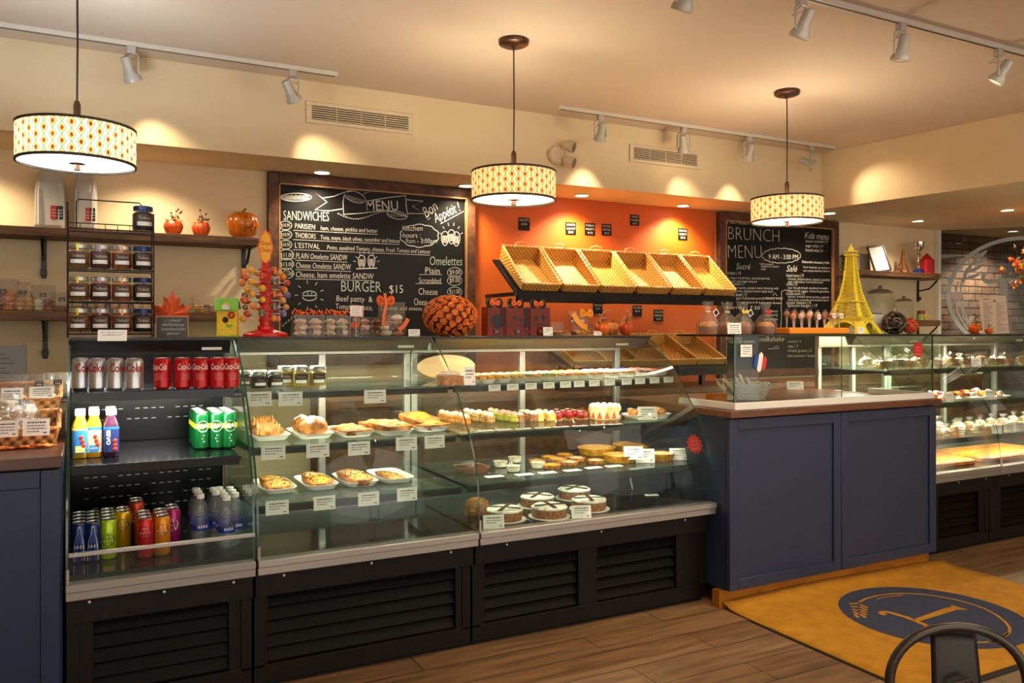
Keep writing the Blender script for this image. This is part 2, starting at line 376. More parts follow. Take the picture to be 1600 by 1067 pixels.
# back wall: cream, orange and cream again, one wall each
UO0, UO1, UB2 = 2.287, 4.40, 7.09
struct(MB().box(-3, UO0, VB, VB+.1, 0, ZC).build('wall_back', CREAM, flat=True))
struct(MB().box(UO0, UO1, VB, VB+.1, 0, ZC).build('wall_back_orange', ORANGE, flat=True))
struct(MB().box(UO1, UB2, VB, VB+.1, 0, ZC).build('wall_back_right', CREAM, flat=True))
struct(MB().box(-3.1, -3, -4, 5, 0, ZC).build('wall_left', CREAM, flat=True))
struct(MB().box(UB2+.02, 10, 5.06, 5.16, 0, ZS).build('wall_brick', BRICK, flat=True))
struct(MB().box(9.9, 10, -4, 5, 0, ZC).build('wall_right', CREAM, flat=True))
# soffit over the counter and the bulkhead on the right
sf = MB(); sf.box(-3, 10, VS, 5.06, ZS, ZC-.001); struct(sf.build('ceiling_soffit', CREAM, flat=True))
# underside over the orange bay is painted orange too
A0 = (5.07, VS-.002); A1 = (5.23, 3.04); k = (A1[0]-A0[0])/(A1[1]-A0[1])
poly = [(5.07, VS-.002), (A0[0]+k*(-4-A0[1]), -4), (9.9, -4), (9.9, VS-.002)]
struct(MB().prism(poly, 2, ZS, ZC-.001).build('ceiling_bulkhead', CREAM, flat=True))
# glazed screen standing at an angle before the brick wall
G0 = Vector((7.10, 4.93, 0)); G1 = Vector((8.35, 3.50, 0)); gd = (G1-G0).normalized(); gn = Vector((gd.y, -gd.x, 0))
if gn.y > 0: gn = -gn
ga = math.atan2(gd.y, gd.x)
struct(MB().box(0, (G1-G0).length, -.005, .005, 0, ZS-.002).build('window_1', thin_glass('screen_glass', 'c8ccca', 1.5, body=.02, bodycol='808888', fmul=.6, edge=.12), loc=G0, rot=(0, 0, ga)))
struct(MB().box(UB2-.01, UB2+.035, VB-.045, VB-.002, 0, ZS).build('trim_1', WHITEP))
# decal on the screen: ring, wheat ear and letter
def gp(px, py): return pp(px, py, G0+gn*.008, gn)
dec = MB()
def arcpx(cx, cy, rx, ry, a0, a1, n=40): return [(cx+rx*math.cos(math.radians(a0+(a1-a0)*i/n)), cy-ry*math.sin(math.radians(a0+(a1-a0)*i/n))) for i in range(n+1)]
dec.stroke([gp(*q) for q in arcpx(1600, 462, 118, 90, 70, 232, 60)], .035, n=gn)
for (x, y, ang, L) in ((1508, 430, 75, 24), (1515, 418, 60, 22), (1524, 405, 62, 22), (1534, 398, 40, 22), (1520, 432, 20, 26), (1524, 420, 25, 24), (1532, 408, 22, 22)):
    a = math.radians(ang); pts = []
    for i in range(17):
        t = 2*PI*i/16; e = L/2*math.cos(t); w = 3.0*math.sin(t)
        pts.append(gp(x+e*math.cos(a)-w*math.sin(a), y-(e*math.sin(a)+w*math.cos(a))))
    dec.add(pts[:-1], [tuple(range(16))])
for q in ([(1497, 440), (1492, 465), (1497, 490), (1512, 515)], [(1502, 442), (1499, 468), (1506, 495), (1518, 512)], [(1505, 465), (1505, 480), (1511, 498), (1520, 510)]):
    dec.stroke([gp(*p) for p in q], .012, n=gn)
dec.stroke([gp(*p) for p in [(1541, 431), (1538, 429), (1536, 434), (1539, 440), (1547, 442), (1556, 439), (1566, 437), (1577, 437), (1590, 438)]], .03, n=gn)
dec.stroke([gp(1568, 440), gp(1568, 500)], .06, n=gn)
tag(dec.build('round_logo_decal', M('frosted_decal', 'aeb6b4', .6), flat=True), 'frosted ring, wheat ear and letter T decal on the glass screen before the brick wall', 'decal')
# downlights under soffit and bulkhead
def downlight(px, py, i, label, p=9):
    w = pz(px, py, ZS-.004); t = thing('recessed_downlight', label, 'ceiling light', (w.x, w.y, ZS), group='recessed downlights')
    MB().lathe([(.052, -.001), (.055, -.006), (.046, -.010), (.042, -.004)], 24).build('trim_ring', WHITEP, t)
    MB().lathe([(.0, -.0045), (.041, -.0045)], 24).build('lamp', BULBC, t)
    light('SPOT', 'downlight_beam', (w.x, w.y, ZS-.03), p*3.2, (1, .80, .52), size=.03, spot=2.3, blend=.8)
for i, (x, y, l, p) in enumerate([(503, 269, 'round recessed downlight above the sandwich chalkboard', 10), (728, 290, 'round recessed downlight at the right corner of the sandwich chalkboard', 10), (909, 305, 'round recessed downlight over the left half of the orange wall', 14), (1067, 321, 'round recessed downlight over the right half of the orange wall', 14), (1296, 333, 'round recessed downlight right of the third pendant lamp', 8), (1434, 345, 'round recessed downlight above the silver trophy', 8), (1574, 328, 'round recessed downlight nearest the camera under the right bulkhead', 7)]):
    downlight(x, y, i, l, p)
w = pz(1583, 361, ZS-.004); downlight(1583, 361, 9, 'small recessed downlight before the brick wall at the right edge', 14)
light('SPOT', 'downlight_beam', (7.9, 4.75, ZS-.03), 75, (1, .84, .66), size=.03, spot=2.4, blend=.9)  # extra beam with no fitting, added to brighten the brick wall
for u in (-.5, .3): light('SPOT', 'downlight_beam', (u, 4.7, ZS-.03), 18, (1, .80, .52), size=.03, spot=2.3, blend=.8)
# air vents in the soffit face
def vent(x0, y0, x1, y1, label):
    a = pv(x0, y0, VS); b = pv(x1, y1, VS); w = b.x-a.x; z1 = a.z; h = .118
    t = thing('air_vent', label, 'air vent', (a.x, VS-.001, z1-h), group='soffit air vents')
    f = MB(); 
    for q in ((0, w, 0, .02), (0, w, h-.02, h), (0, .03, .02, h-.02), (w-.03, w, .02, h-.02)): f.box(q[0], q[1], -.012, 0, q[2], q[3])
    f.build('frame', M('vent_frame', 'dcc8a8', .5), t, bevel=.002)
    MB().box(.03, w-.03, -.0015, 0, .02, h-.02).build('dark_duct', M('duct_black', '1a140e', .9), t)
    lv = MB()
    for i in range(6): lv.cbox((w/2, -.006, .028+i*(h-.056)/5), (w-.06, .010, .005), rot=(.5, 0, 0))
    for i in range(1, 4): lv.box(.03+(w-.06)*i/4-.0015, .03+(w-.06)*i/4+.0015, -.009, -.003, .02, h-.02)
    lv.build('louvres', M('vent_frame'), t)
vent(478, 158, 645, 178, 'white slotted air vent above the sandwich chalkboard')
vent(983, 225, 1093, 240, 'white slotted air vent right of the emergency light')
# emergency light
e = pv(868, 243, VS); t = thing('emergency_light', 'cream twin-head emergency light on the soffit beside the middle pendant', 'emergency light', (e.x, VS-.002, e.z))
EM = M('cream_plastic', 'd2c0a0', .45)
MB().lathe([(.062, 0), (.062, .018), (.052, .03), (0, .03)], 26, T=Matrix.Rotation(PI/2, 4, 'X')).build('backplate', EM, t)
for (dx, dz, ax) in ((.062, .055, .5), (.062, -.045, -.5)):
    R = Matrix.Translation((dx, -.06, dz)) @ Euler((1.9, 0, .7)).to_matrix().to_4x4()
    hd = MB(); hd.lathe([(0, -.03), (.03, -.028), (.034, 0), (.04, .035), (.038, .037), (0, .03)], 20, T=R); hd.tube([(dx*.4, -.03, dz*.5), (dx*.8, -.05, dz*.8), (dx, -.06, dz)], .009); o = hd.build('lamp_head', EM, t)
    MB().lathe([(0, .0365), (.033, .0375)], 20, T=R).build('lens', M('dull_lens', '6a5448', .15), o)
# ================================================================ PENDANTS
def pendant(u, v, zb, label, col, power):
    t = thing('pendant_lamp', label, 'pendant lamp', (u, v, zb), group='drum pendants over the counter'); hh = .136; R = .2
    MB().lathe([(R, 0), (R, hh), (R-.003, hh), (R-.003, 0), (R, 0)], 64).build('lamp_shade', SHADE, t)
    rm = MB()
    for z0 in (-.002, hh-.006): rm.lathe([(R-.005, z0), (R+.002, z0), (R+.002, z0+.009), (R-.005, z0+.009), (R-.005, z0)], 64)
    rm.build('shade_trim', M('brown_trim', '3c2a1c', .6), t)
    MB().lathe([(0, .008), (R-.008, .008)], 48).build('diffuser', DIFFUSER, t)
    MB().lathe([(0, -.022), (.012, -.022), (.012, 0), (.030, .002), (.030, .0055), (0, .0055)], 20).build('finial', BRONZE, t)
    MB().lathe([(.004, .05), (.004, hh), (.012, hh), (.013, hh+.085), (.008, hh+.10), (.004, hh+.102), (0, hh+.102)], 14).build('stem', BRONZE, t)
    top = ZC-zb
    MB().tube([(0, 0, hh+.10), (.002, 0, (hh+top)/2), (0, 0, top-.03)], .0035).build('cord', M('brown_cord', '241a14', .6), t)
    MB().lathe([(0, top-.04), (.01, top-.04), (.012, top-.03), (.055, top-.028), (.07, top-.02), (.073, top-.012), (.073, top-.006), (.066, top)], 32).build('canopy', BRONZE, t)
    light('POINT', 'pendant_bulb', (u-.07, v-.02, zb+.07), power, col, size=.03); light('POINT', 'pendant_bulb', (u+.07, v+.03, zb+.07), power*.7, col, size=.03)
pendant(-.033, 3.42, 1.982, 'nearest patterned drum pendant, glowing cool white over the drinks case', (.74, .88, 1), 10)
pendant(1.797, 3.42, 1.982, 'middle patterned drum pendant hanging before the orange wall', (1, .84, .60), 8)
pendant(3.577, 3.42, 1.988, 'farthest patterned drum pendant, in front of the brunch chalkboard', (1, .84, .60), 8)
# ================================================================ TRACK LIGHTS
def track(u0, u1, v, label):
    t = thing('light_track', label, 'light track', (u0, v, ZC), group='ceiling light tracks'); w = u1-u0
    b = MB(); b.box(0, w, -.018, .018, -.022, 0); b.build('rail', M('track_white', 'cfc8bc', .4), t, bevel=.002)
    MB().box(.0, w, -.006, .006, -.0225, -.021).build('slot', M('track_slot', '3a3430', .6), t)
    for x in (-.012, w): MB().box(x, x+.012, -.02, .02, -.025, 0).build('end_cap', M('track_white'), t)
track(-1.5, 1.174, 4.29, 'white ceiling track on the left above the first pendant')
track(2.57, 4.965, 4.29, 'white ceiling track along the soffit, right of the middle pendant')
track(1.5, 4.9, 2.39, 'grey-white ceiling track at the top right nearest the camera')
SPM = M('spot_white', 'b8b2a8', .35, .1)
def spot(px, v, tgt, label, power, lit=False, body=.085, up=1.0):
    d = ray(px, 515); u = v*d[0]/d[1]; t = thing('track_spotlight', label, 'spotlight', (u, v, ZC-.022), group='track spotlights')
    MB().box(-.02, .02, -.015, .015, -.035, 0).build('adapter', SPM, t, bevel=.003)
    q = (Vector(tgt)-Vector((u, v, ZC-.15))).normalized(); R = q.to_track_quat('Z', 'Y').to_matrix().to_4x4(); T = Matrix.Translation((0, 0, -.135)) @ R
    ar = MB(); sd = (T.to_3x3() @ Vector((1, 0, 0))); sd.z = 0; sd.normalize()
    for s in (-1, 1):
        o = sd*s*.042; ar.tube([(0, 0, -.035), (o.x*.8, o.y*.8, -.037), (o.x, o.y, -.05), (o.x, o.y, -.135), (o.x*.75, o.y*.75, -.137)], .0045, 6)
    ar.build('yoke', SPM, t)
    b = MB(); b.lathe([(0, -.085), (.022, -.085), (.024, -.08), (.024, -.02), (.030, -.008), (.041, .012), (.041, .028), (.037, .030), (.034, .016), (0, .012)], 22, T=T); b.build('lamp_body', SPM, t)
    MB().lathe([(0, .020), (.033, .022)], 20, T=T).build('bulb', BULB if lit else M('bulb_face', 'e8d8b8', .3, emit=('ffdba0', 1.2)), t)
    cw = MB(); cw.tube([(0, 0, -.03), (sd.y*.04, -sd.x*.04, -.06), tuple(T @ Vector((0, 0, -.09))), tuple(T @ Vector((0, 0, -.084)))], .003, 6); cw.build('cable', SPM, t)
    p = Vector((u, v, ZC-.157))+q*.035
    light('SPOT', 'spot_beam', p, power, (1, .80, .50), size=.02, spot=1.15, blend=1, target=Vector(p)+q)
def sf_t(px, py): q = pv(px, py, VS); return Vector((q.x, VS, 2.12))
spot(205, 4.29, sf_t(268, 222), 'track spotlight right of the first pendant', 15)
spot(457, 4.29, sf_t(530, 262), 'track spotlight above the left end of the first air vent', 15)
spot(938, 4.29, sf_t(912, 292), 'track spotlight just right of the emergency light', 15)
spot(1068, 4.29, sf_t(1080, 330), 'lit track spotlight over the second air vent', 12, True)
spot(1170, 4.29, sf_t(1140, 300), 'track spotlight left of the third pendant cord', 12)
spot(1267, 4.29, (5.1, 4.0, 2.35), 'lit track spotlight at the right end of the soffit track', 12, True)
spot(1068, 2.39, (1.9, 3.2, 1.0), 'track spotlight cut off at the top edge of the photo', 22)
spot(1252, 2.39, (2.4, 3.3, .9), 'track spotlight on the near track, tilted left above the middle of the counter', 22)
spot(1408, 2.39, (3.2, 3.0, .2), 'upright track spotlight on the near track, second from the right end', 22)
spot(1560, 2.39, (3.3, 3.3, .9), 'rightmost track spotlight on the near track', 22)
# ================================================================ DISPLAY CASES
PROF = [(3.122, .492), (3.130, .635), (3.150, .757), (3.21, .885), (3.30, 1.005), (3.405, 1.14), (3.52, 1.238), (3.637, 1.325)]
def smooth_prof(P, n=3):
    out = []
    for i in range(len(P)-1):
        p0 = P[max(i-1, 0)]; p1 = P[i]; p2 = P[i+1]; p3 = P[min(i+2, len(P)-1)]
        for k in range(n):
            t = k/n; out.append(tuple(.5*((2*p1[j])+(-p0[j]+p2[j])*t+(2*p0[j]-5*p1[j]+4*p2[j]-p3[j])*t*t+(-p0[j]+3*p1[j]-3*p2[j]+p3[j])*t**3) for j in (0, 1)))
    return out+[P[-1]]
SPF = smooth_prof(PROF)
VR = 3.96           # back of the cases
SHELF = [(1.117, 3.40), (.905, 3.31), (.686, 3.245)]
def end_glass(t, x0, x1):
    P = [(v, z) for v, z in SPF]+[(VR, 1.325), (VR, .51)]
    MB().prism(P, 0, x0, x1, 0, 1).build('end_glass', [GL, GEDGE], t)
def case(u0, u1, label, kind='pastry', ends=(True, False), louvres=((.1, .9),), topm=BLACKW):
    t = thing('refrigerated_display_case', label, 'display case', (u0, 0, 0)); w = u1-u0; g = .004
    x0, x1 = g, w-g
    # black plinth with louvred grilles
    b = MB(); b.box(x0, x1, 3.215, VR, .0, .10); b.box(x0, x1, 3.16, 3.235, .36, .455); b.box(x0, x1, 3.24, VR, .10, .455); b.box(x0, x0+.04, 3.19, 3.24, .08, .37); b.box(x1-.04, x1, 3.19, 3.24, .08, .37); b.box(x0, x1, 3.19, 3.24, .02, .09)
    last = x0
    for a, c in louvres: b.box(last, a*w, 3.195, 3.24, .085, .365); last = c*w
    b.box(last, x1, 3.195, 3.24, .085, .365); b.build('plinth', BLACKW, t, bevel=.002)
    for a, c in louvres:
        l = MB()
        for i in range(5): l.cbox(((a+c)*w/2, 3.218, .115+i*.052), ((c-a)*w, .006, .046), rot=(-.55, 0, 0))
        l.build('grille', M('black_lacquer', '060404', .5, spec=.15), t)
    sc = MB()
    for i in range(3): sc.lathe([(0, 0), (.006, .0), (.005, .003), (0, .004)], 8, T=Matrix.Translation((w*(.12+.38*i), 3.16, .43)) @ Matrix.Rotation(PI/2, 4, 'X'))
    sc.build('screws', STEEL, t)
    r = MB(); r.box(x0, x1, 3.10, 3.155, .485, .512); r.box(x0, x1, 3.108, 3.16, .455, .485); r.build('bumper_rail', STEEL if kind != 'drinks' else GREYP, t, bevel=.003)
    dz = .53 if kind == 'drinks' else .51
    MB().box(x0, x1, 3.15, VR-.03, .46, dz).build('deck', DECKG if kind == 'drinks' else M('dark_tray', '1c1e1d', .08, .3), t)
    # top and hood
    tp = MB(); tp.box(x0, x1, 3.625, VR+.01, 1.325, 1.337); tp.build('top', BLACK, t, bevel=.002)
    hd = MB(); hd.prism([(3.63, 1.325), (3.66, 1.285), (3.66, 1.27), (3.70, 1.27), (3.72, 1.325)], 0, x0+.01, x1-.01); hd.build('hood', M('hood_grey', '6c665c', .45, .3) if kind != 'drinks' else BLACK, t)
    MB().box(x0+.05, x1-.05, 3.715, 3.735, 1.312, 1.322).build('lamp', LEDM, t)
    sm = MB(); sm.box(w*.86-.04, w*.86+.04, 3.652, 3.656, 1.284, 1.298)
    sm.build('maker_plate', CARD, t)
    # back
    if kind == 'drinks':
        sl = MB().box(x0, x1, VR-.03, VR, .51, 1.325)
        for i in range(16):
            for j in range(7):
                if (i*7+j*3) % 5: sl.cbox((.05+(w-.1)*(i+.5)/16, VR-.031, .60+j*.045+(.20 if j > 3 else 0)), (.018, .002, .003), mi=1)
        sl.build('back_panel', [M('perforated_black', '121416', .25, .4), STEEL], t)
    else:
        f = MB(); n = 2
        for q in ((x0, x1, .51, .56), (x0, x1, 1.25, 1.325)): f.box(q[0], q[1], VR-.035, VR, q[2], q[3])
        for k in range(n+1): c = x0+.015+(w-2*g-.03)*k/n; f.box(c-.016, c+.016, VR-.03, VR, .56, 1.25)
        f.build('door_frame', STEEL, t, bevel=.002)
        for k in range(n): MB().box(x0+.03+(w-.06)*k/n, (w-.03)*(k+1)/n, VR-.018, VR-.014, .56, 1.25).build('sliding_door', GL, t)
        f = MB(); f.box(x0, x1, VR-.10, VR-.036, .51, .60); f.build('air_grille', STAIN, t)
    # shelves
    sh = SHELF if kind != 'drinks' else [(1.137, 3.40), (.883, 3.29)]
    for z, v in sh:
        back = VR-.04 if z > 1 else VR-.06
        a = MB()
        if kind == 'drinks':
            a.box(x0+.012, x1-.03, v, back, z-.008, z); a.box(x0+.012, x1-.03, v-.002, v+.004, z-.035, z-.001)
            s = a.build('shelf', M('glossy_black', '0e1012', .12, .2), t, bevel=.001)
        else:
            a.box(x0+.012, x1-.012, v, back, z-.008, z, 0); s = a.build('shelf', GSH, t)
            e = MB(); e.box(x0+.012, x1-.012, v-.0015, v-.0002, z-.008, z); e.build('front_edge', GEDGE, s)
            e = MB(); e.box(x0+.012, x1-.012, v+.012, v+.03, z-.034, z-.0085); e.build('support_bar', M('grey_steel', '2a2722', .45, .2), s)
            if z > .8 or u0 > 4: light('AREA', 'shelf_light', (u0+w/2, v+.055, z-.014), 2.4*w*(1 if u0 < 4 else 2.6), (1, .90, .72), rot=(.5, 0, 0), size=w*.9, sy=.012)
        br = MB()
        for x in (x0+.018, x1-.024): br.prism([(v+.02, z-.009), (back, z-.009), (back, z-.06), (v+.03, z-.022)], 0, x, x+.004)
        br.build('brackets', BLACK, s)
    if kind == 'drinks':
        g_ = MB(); g_.box(x0+.008, x1, 3.122, 3.127, .512, .602); g_.build('front_lip', GL, t)
        MB().box(x0+.008, x1, 3.117, 3.131, .600, .614).build('lip_trim', STEEL, t, bevel=.002)
        light('AREA', 'case_light', (u0+w/2, 3.76, 1.30), 9, (1, .95, .86), rot=(-.5, 0, 0), size=w*.9, sy=.02)
        light('AREA', 'case_light', (u0+w/2, 3.42, 1.095), 5, (1, .95, .86), rot=(.3, 0, 0), size=w*.9, sy=.02)
    else:
        P = SPF; vs = []; fs = []
        for (v, z) in P: vs += [(x0+.008, v-.004, z), (x1-.008, v-.004, z)]
        fs = [(2*i, 2*i+1, 2*i+3, 2*i+2) for i in range(len(P)-1)]
        gm = MB(); gm.add(vs, fs); o = gm.build('curved_front_glass', GL, t); s = o.modifiers.new('thickness', 'SOLIDIFY'); s.thickness = .004
        light('AREA', 'case_light', (u0+w/2, 3.74, 1.30), (8.2*w if u0 < 4 else 22), (1, .90, .74), rot=(-.30, 0, 0), size=w*.9, sy=.03)
    if ends[0]: end_glass(t, x0, x0+.007)
    if ends[1]: end_glass(t, x1-.007, x1)
    br = MB(); br.tube([(x0+.005, 3.118, .508), (x0+.005, 3.12, .56)], .006); br.build('glass_clamp', STEEL, t)
    return t
CU = [-.068, .558, 1.470, 2.772]
C1 = case(CU[0], CU[1], 'narrow black open-front drinks case at the left end, filled with cans and bottles', 'drinks', (True, True), ((.14, .86),))
C2 = case(CU[1], CU[2], 'curved-glass pastry case between the drinks case and the long cake case', 'pastry', (True, False), ((.06, .92),))
C3 = case(CU[2], CU[3], 'long curved-glass cake case ending against the blue checkout counter', 'pastry', (True, True), ((.05, .42), (.5, .86)))
C4 = case(4.40, 5.11, 'curved-glass bakery case just right of the blue checkout counter', 'pastry', (True, False), ((.3, .86),))
C5 = case(5.11, 6.40, 'curved-glass bakery case at the right edge of the photo', 'pastry', (True, True), ((.1, .42), (.5, .9)))
# ================================================================ BLUE COUNTERS
def panel_door(mb_door, x0, x1, z0, z1, v, t, mat, name='door', st=.055):
    d = MB(); d.box(x0, x1, v, v+.02, z0, z1); d.box(x0, x0+st, v-.012, v, z0, z1); d.box(x1-st, x1, v-.012, v, z0, z1)
    d.box(x0+st, x1-st, v-.012, v, z0, z0+st); d.box(x0+st, x1-st, v-.012, v, z1-st, z1)
    o = d.build(name, mat, t, bevel=.003)
    return o
ct = thing('checkout_counter', 'slate blue panelled checkout counter with a dark wood top and a mustard kick board', 'counter', (2.785, 3.04, 0))
w = 4.352-2.785
b = MB(); b.box(0, w, .014, .93, .085, .935); b.build('body', NAVYP, ct)
panel_door(None, 0, w*.5-.002, .087, .93, .0, ct, NAVYP); panel_door(None, w*.5+.002, w, .087, .93, .0, ct, NAVYP)
MB().box(-.035, w-.03, .025, .075, 0, .084).build('kick_board', wood('mustard_kick', '8a5208', 'b87410', (2, 9, 9), .4, .03), ct)
MB().box(w-.03, w-.022, .022, .9, 0, .084).build('kick_corner', STEEL, ct)
MB().box(-.012, w+.022, -.032, .95, .937, .972).build('counter_top', W_EDGE, ct, bevel=.003)
# the glass sneeze guard on it
gt = thing('glass_counter_guard', 'square glass guard box standing on the wooden checkout top', 'glass guard', (2.82, 3.03, .973)); w2 = 4.335-2.82
b = MB(); b.box(0, w2, 0, .022, 0, .035); b.box(0, .022, .022, .43, 0, .035); b.box(w2-.022, w2, .022, .43, 0, .035); b.build('base_channel', WHITEP, gt, bevel=.002)
for nm, q in (('front_pane', (.0, w2, .008, .014)), ('side_pane', (.004, .010, .014, .43)), ('side_pane', (w2-.010, w2-.004, .014, .43))):
    MB().box(*q, .0352, .362).build(nm, GL, gt)
e = MB(); e.box(.001, .009, .006, .013, .036, .362); e.build('corner_edge', GEDGE, gt)
e = MB(); e.box(w2-.006, w2, .006, .013, .036, .362); e.build('corner_edge', GEDGE, gt)
MB().box(w2*.5-.002, w2*.5+.002, .005, .0078, .036, .362).build('pane_joint', GEDGE, gt)
o = MB().box(-.004, w2+.004, .0, .44, .3625, .3725).build('glass_top', thin_glass('smoked_top', '9aa09a', 1.5, body=.25, bodycol='2c3430'), gt)
MB().box(-.004, w2+.004, -.002, -.0002, .3625, .3725).build('top_edge', M('dark_green_edge', '14251f', .2), gt)
ZT = .973+.3725; ZK = 1.337
# left blue cabinet
lt = thing('side_counter', 'navy blue panelled side counter at the left edge, with a dark wood top', 'counter', (-1.3, 3.15, 0)); w = 1.225
MB().box(0, w, .014, .70, 0, .905).build('body', NAVY, lt)
panel_door(None, w-.40, w-.004, .03, .90, 0, lt, NAVY, st=.06); panel_door(None, w-.80, w-.405, .03, .90, 0, lt, NAVY, st=.06); panel_door(None, .02, w-.805, .03, .90, 0, lt, NAVY, st=.06)
MB().box(0, w+.001, -.03, .74, .907, .945).build('counter_top', W_TOP, lt, bevel=.003)
# back counter along the rear wall
bc = thing('back_counter', 'long wooden-topped navy work counter along the back wall behind the cases', 'counter', (1.2, 4.45, 0)); w = 5.85
MB().box(0, w, .02, .48, 0, .93).build('body', W_FRAME, bc); MB().box(0, w, 0, .49, .931, .97).build('counter_top', W_BACK, bc)
# ================================================================ WALL SHELVES
def wall_shelf(x0, x1, depth, ztop, label, brs, th=.045, v=VB):
    t = thing('wall_shelf', label, 'shelf', (x0, v-depth, ztop-th)); w = x1-x0
    MB().box(0, w, 0, depth-.002, 0, th).build('board', W_SHELF, t, bevel=.003)
    for bx in brs:
        m = MB(); bx = bx-x0
        m.box(bx-.012, bx+.012, .03, depth-.003, -.008, -.001); m.box(bx-.012, bx+.012, depth-.012, depth-.003, -.20, -.008)
        m.tube([(bx, .05, -.012), (bx, .09, -.05), (bx, .13, -.085), (bx, depth-.02, -.10)], .008); m.cbox((bx, depth-.018, -.17), (.03, .025, .03))
        m.build('bracket', BLACK, t, bevel=.002)
    return t
ua = pv(405, 373, 4.70).x
wall_shelf(-1.3, ua, .25, 1.885, 'upper rustic wooden wall shelf on the left, carrying coffee bags and pumpkins', (pv(68, 400, 4.9).x, pv(383, 400, 4.9).x))
wall_shelf(-1.3, pv(372, 500, 4.70).x, .25, 1.462, 'lower rustic wooden wall shelf on the left, carrying bagged pastries', (pv(70, 500, 4.9).x, pv(378, 500, 4.9).x-.06))
sh = .25; a = pv(1336, 425, 4.70).x; b_ = pv(1470, 430, 4.70).x
wall_shelf(a, b_, .25, pv(1336, 421, 4.70).z, 'dark wooden wall shelf on the right, carrying a trophy and a framed certificate', (pv(1441, 440, 4.9).x,))
wall_shelf(pv(1345, 500, 4.70).x, b_, .25, pv(1440, 500, 4.70).z, 'lower dark wooden wall shelf on the right, carrying glass jars', (pv(1441, 500, 4.9).x,))
# ================================================================ CHALKBOARDS
def board(px0, px1, z0, z1, v, label, fw=.062):
    a = pv(px0, 500, v).x; b = pv(px1, 500, v).x; t = thing('chalkboard', label, 'chalkboard', (a, v, z0)); w = b-a; h = z1-z0
    MB().box(fw*.8, w-fw*.8, .0, .02, fw*.8, h-fw*.8).build('slate', SLATE, t)
    f = MB(); f.box(0, fw, -.022, .026, 0, h); f.box(w-fw, w, -.022, .026, 0, h); f.box(fw, w-fw, -.022, .026, 0, fw); f.box(fw, w-fw, -.022, .026, h-fw, h); f.build('frame', W_FRAME, t, bevel=.003)
    i = MB(); q = fw
    i.box(q, q+.008, -.024, 0, q, h-q); i.box(w-q-.008, w-q, -.024, 0, q, h-q); i.box(q, w-q, -.024, 0, h-q-.008, h-q); i.build('inner_bead', M('bead_wood', 'a87848', .5), t)
    return t, a, v, z0
class Chalk:
    def __init__(s, B): s.t, s.a, s.v, s.z = B; s.mb = {CHALK.name: MB(), CHALKG.name: MB()}
    def L(s, px, py): p = pv(px, py, s.v-.0015); return (p.x-s.a, p.y-s.v, p.z-s.z)
    def T(s, body, x0, y0, x1, y1, hpx, m=CHALK, shear=0, thin=-.008, space=1.0):
        """text from baseline start pixel to baseline end pixel, caps hpx tall"""
        A = Vector(s.L(x0, y0)); B = Vector(s.L(x1, y1)); p = pv((x0+x1)/2, (y0+y1)/2, s.v); hh = hpx*mpp(p)*1.0
        k = MB.text; T = Matrix.Translation(A) @ Matrix.Rotation(-math.atan2(B.z-A.z, B.x-A.x), 4, 'Y')
        s.mb[m.name].text(body, T, width=(B-A).length, height=hh, shear=shear, thin=thin, space=space); return s
    def S(s, pts, w=.005, m=CHALK): s.mb[m.name].stroke([s.L(*p) for p in pts], w); return s
    def E(s, cx, cy, rx, ry, w=.004, m=CHALK, a0=0, a1=360, tilt=0, n=28):
        ct, st = math.cos(math.radians(tilt)), math.sin(math.radians(tilt)); P = []
        for i in range(n+1):
            a = math.radians(a0+(a1-a0)*i/n); x = rx*math.cos(a); y = ry*math.sin(a); P.append((cx+x*ct-y*st, cy-(x*st+y*ct)))
        return s.S(P, w, m)
    def done(s):
        a, b = s.mb[CHALK.name], s.mb[CHALKG.name]; a.add(b.v, b.f, 1); a.build('chalk_lettering', [CHALK, CHALKG], s.t, flat=True)
def C(x, y, ox=420, oy=260, s=340/1344): return (ox+x*s, oy+y*s)
k = Chalk(board(418, 741, 1.15, 2.302, 4.92, 'large wood-framed sandwich and omelette menu chalkboard on the left of the orange wall'))
def T1(b, x0, y0, x1, y1, h, **q): k.T(b, *C(x0, y0), *C(x1, y1), h*.253, **q)
def S1(P, w=.005, **q): k.S([C(*p) for p in P], w, **q)
def E1(cx, cy, rx, ry, **q): k.E(*C(cx, cy), rx*.253, ry*.253, **q)
T1('SANDWICHES', 92, 330, 372, 338, 58, m=CHALKG); T1('MENU', 605, 272, 800, 272, 62, thin=.004); T1('Bon', 975, 320, 1050, 262, 68, shear=.3); T1('Appétit !', 1030, 350, 1190, 270, 60, shear=.3)
rows = [(360, '$10.95', 'PARISIEN', 'ham, cheese, pickles and butter', 285, 320, 672, 388, 410), (418, '$10.95', 'THOBORS', 'Tuna, mayo, black olives, cucumber and lettuce', 290, 320, 808, 442, 472), (480, '$10.95', "L'ESTIVAL", 'Pesto, sundried Tomato, cheese, Fresh Tomato and Lettuce', 315, 360, 995, 500, 538)]
for y, p, a, b2, x1, x2, x3, y2, y3 in rows:
    E1(104, y+4, 38, 27, m=CHALKG); T1(p, 76, y+14, 132, y+14, 22); T1(a, 162, y+22, x1, y+30, 32); T1(b2, x2, y+32, x3, y3, 26, shear=.15); S1([(150, y+34), (x3, y3+10)], .0025)
for y, p, a, x1 in ((545, '$11.00', 'PLAIN Omelette SANDW', 486), (603, '$13.00', 'Cheese Omelette SANDW', 508), (660, '$15.00', 'Cheese, ham omelette SANDW', 648)):
    E1(108, y, 46, 32, m=CHALKG); T1(p, 72, y+14, 150, y+14, 26); T1(a, 168, y+24, x1, y+36, 36, shear=.1); S1([(165, y+34), (x1, y+46)], .0025)
